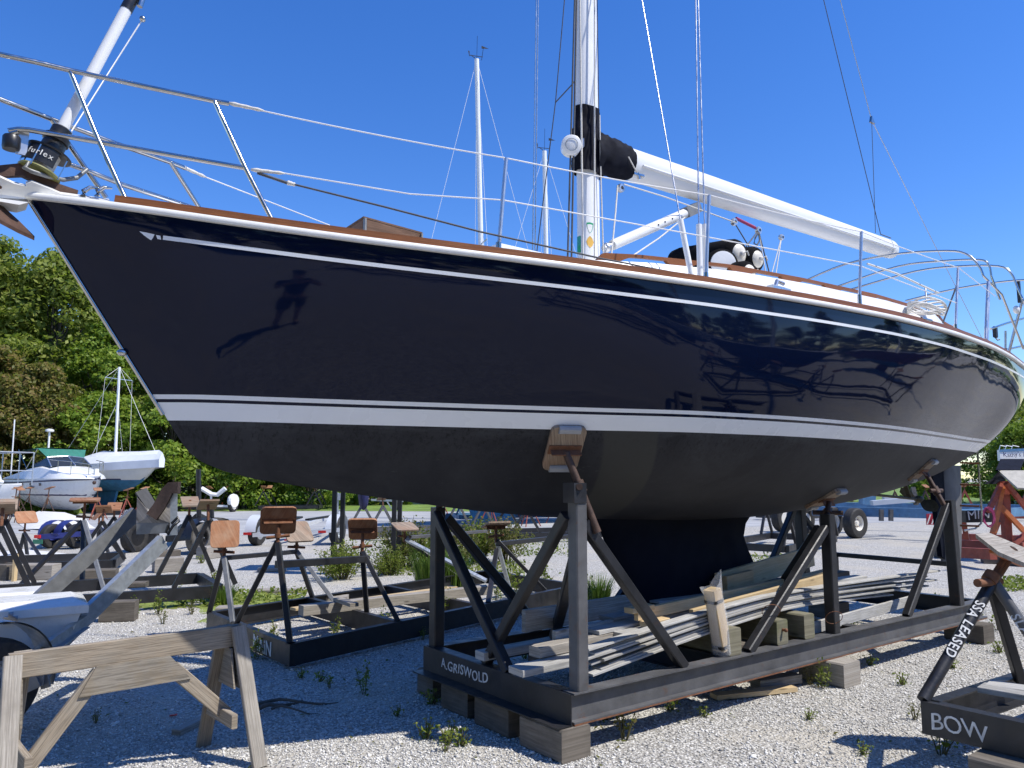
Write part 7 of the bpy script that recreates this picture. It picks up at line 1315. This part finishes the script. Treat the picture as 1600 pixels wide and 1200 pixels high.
def patch(name, pix, mat, n=36, z=.012, kind='stuff'):
    P = [G(*p) for p in pix]; c = sum(P, Vector()) / len(P); b = MB(); ring = []
    m_ = len(P)
    for k in range(n): t = k / n * m_; i = int(t); q = P[i].lerp(P[(i + 1) % m_], t - i); q = c + (q - c) * (1 + .16 * math.sin(k * 2.3) + .1 * math.sin(k * 5.1)); ring.append(q + dz * .003)
    r2 = [c + (q - c) * .6 + dz * z for q in ring]; b.grid([ring, r2], True); b.add(r2, [list(range(n))]); return tag(link(name, b.mesh(name, mat, 60)), kind=kind)
patch('moss_patch', [(300, 948), (360, 935), (480, 928), (485, 945), (420, 965), (330, 972)], M['moss']); patch('moss_patch', [(205, 938), (260, 930), (300, 938), (280, 952), (220, 952)], M['moss']); patch('moss_patch', [(330, 935), (410, 922), (430, 928), (360, 940)], M['moss'])
# low greenery along the edge of the road and beyond: many small tufts, joined
def tufts(name, boxes, n, h, mat, seed):
    r = np.random.default_rng(seed); P = []
    for (x0, y0, x1, y1, wgt) in boxes:
        for _ in range(int(n * wgt)): p = G(x0 + (x1 - x0) * r.random(), y0 + (y1 - y0) * r.random()); P.append((p.x, p.y, h * r.random() ** 1.5))
    P = np.array(P); nb = np.zeros_like(P); nb[:, 2] = .8; v = leaf_quads(P, h * .35, nb, r); tag(link(name, np_mesh(name, v, np.arange(len(v)).reshape(-1, 4), M[mat])), kind='stuff')
tufts('ground_cover', [(570, 835, 900, 870, 1), (1150, 868, 1230, 880, .1), (1420, 775, 1640, 792, .6), (1560, 905, 1640, 925, .3), (270, 925, 480, 950, .4), (590, 880, 820, 900, .6)], 2600, .09, 'leafbush', 4)
tufts('far_undergrowth', [(200, 786, 640, 789, 1), (-60, 800, 120, 805, .7), (1420, 772, 1640, 778, 1)], 2600, .7, 'leafB', 5)
def litter(n, seed):
    r = np.random.default_rng(seed); y = 3.8 + 9 * r.random(n) ** 1.3; x = (-.7 + 1.4 * r.random(n)) * y; P = np.stack([x, y, np.full(n, .016)], 1); nb = np.zeros_like(P); nb[:, 2] = 3; v = leaf_quads(P, .017, nb, r); tag(link('dead_leaves', np_mesh('dead_leaves', v, np.arange(len(v)).reshape(-1, 4), M['leafbrown'])), kind='stuff')
litter(420, 8)
# ------------------------------------------------------------------ the photographer, standing just behind the camera (mirrored in the hull)
pr = thing('person', 'person in dark shirt and shorts holding up a phone, mirrored in the navy hull', 'person', (.14, -.42, 0)); pr.scale = (1.04, 1.04, 1.04)
def skin_mesh(name, joints, edges, mat, parent, sub=2):
    me = bpy.data.meshes.new(name); me.from_pydata([j[0] for j in joints], edges, []); o = link(name, me, parent)
    o.modifiers.new('skin', 'SKIN')
    for k, j in enumerate(joints): me.skin_vertices[0].data[k].radius = (j[1], j[1] if len(j) < 3 else j[2])
    me.skin_vertices[0].data[0].use_root = True
    s = o.modifiers.new('sub', 'SUBSURF'); s.levels = sub; s.render_levels = sub
    dg = bpy.context.evaluated_depsgraph_get(); dg.update(); m2 = bpy.data.meshes.new_from_object(o.evaluated_get(dg)); o.modifiers.clear(); o.data = m2; m2.materials.clear(); m2.materials.append(mat)
    m2.polygons.foreach_set('use_smooth', [True] * len(m2.polygons)); return o
J = [((0, 0, .95), .15, .11), ((0, 0, 1.18), .14, .1), ((0, 0, 1.4), .17, .1), ((0, 0, 1.5), .07), ((0, .02, 1.56), .06), ((0, .04, 1.63), .085, .1), ((0, .03, 1.72), .08, .095),
     ((.2, 0, 1.43), .06), ((.33, .12, 1.25), .048), ((.11, .32, 1.5), .036), ((.08, .34, 1.57), .035), ((-.2, 0, 1.43), .06), ((-.33, .12, 1.25), .048), ((-.11, .32, 1.5), .036), ((-.08, .34, 1.57), .035),
     ((.1, 0, .88), .1), ((.13, .02, .5), .065), ((.14, -.02, .1), .045), ((.15, .12, .04), .04), ((-.1, 0, .88), .1), ((-.13, .02, .5), .065), ((-.14, -.02, .1), .045), ((-.15, .12, .04), .04)]
E_ = [(0, 1), (1, 2), (2, 3), (3, 4), (4, 5), (5, 6), (2, 7), (7, 8), (8, 9), (9, 10), (2, 11), (11, 12), (12, 13), (13, 14), (0, 15), (15, 16), (16, 17), (17, 18), (0, 19), (19, 20), (20, 21), (21, 22)]
skin_mesh('body', J, E_, M['skin'], pr)
skin_mesh('shirt', [((0, 0, .93), .165, .125), ((0, 0, 1.18), .16, .12), ((0, 0, 1.4), .185, .12), ((.2, 0, 1.43), .075), ((.31, .1, 1.28), .07), ((-.2, 0, 1.43), .075), ((-.31, .1, 1.28), .07)], [(0, 1), (1, 2), (2, 3), (3, 4), (2, 5), (5, 6)], M['shirt'], pr)
skin_mesh('shorts', [((0, 0, .93), .165, .125), ((.11, 0, .8), .115), ((.13, .01, .52), .1), ((-.11, 0, .8), .115), ((-.13, .01, .52), .1)], [(0, 1), (1, 2), (0, 3), (3, 4)], M['shorts'], pr)
for s in (1, -1):
    for k in range(4): z = 1.56 + .022 * k; skin_mesh('finger', [((s * .08, .345, z), .011), ((s * .085, .375, z + .004), .0095), ((s * .06, .385, z + .006), .008)], [(0, 1), (1, 2)], M['skin'], pr, 1)
    skin_mesh('thumb', [((s * .075, .34, 1.56), .012), ((s * .05, .345, 1.575), .01), ((s * .035, .352, 1.59), .009)], [(0, 1), (1, 2)], M['skin'], pr, 1)
b = MB(); b.ball((0, .03, 1.735), .1, 14, 8, (.95, 1.12, .8)); part('hair', b, M['shorts'], pr, 60, world=False)
b = MB(); b.bar((0, .13, 1.645), (0, .155, 1.625), .03, .04); b.ball((.035, .118, 1.665), .012); b.ball((-.035, .118, 1.665), .012); b.bar((-.022, .122, 1.6), (.022, .122, 1.6), .01, .01); part('face', b, M['skin'], pr, 60, world=False)
for s in (1, -1): b = MB(); b.ball((s * .145, .08, .045), .05, 10, 6, (.95, 2.5, .9)); part('shoe', b, M['black'], pr, 60, world=False)
ph = tag(link('phone', (lambda b: (b.bar((-.075, 0, 0), (.075, 0, 0), .009, .075), b)[1])(MB()).mesh('phone', M['black']), None, (.14, -.42 + .387, 1.665)), 'black phone held up in both hands', 'phone')
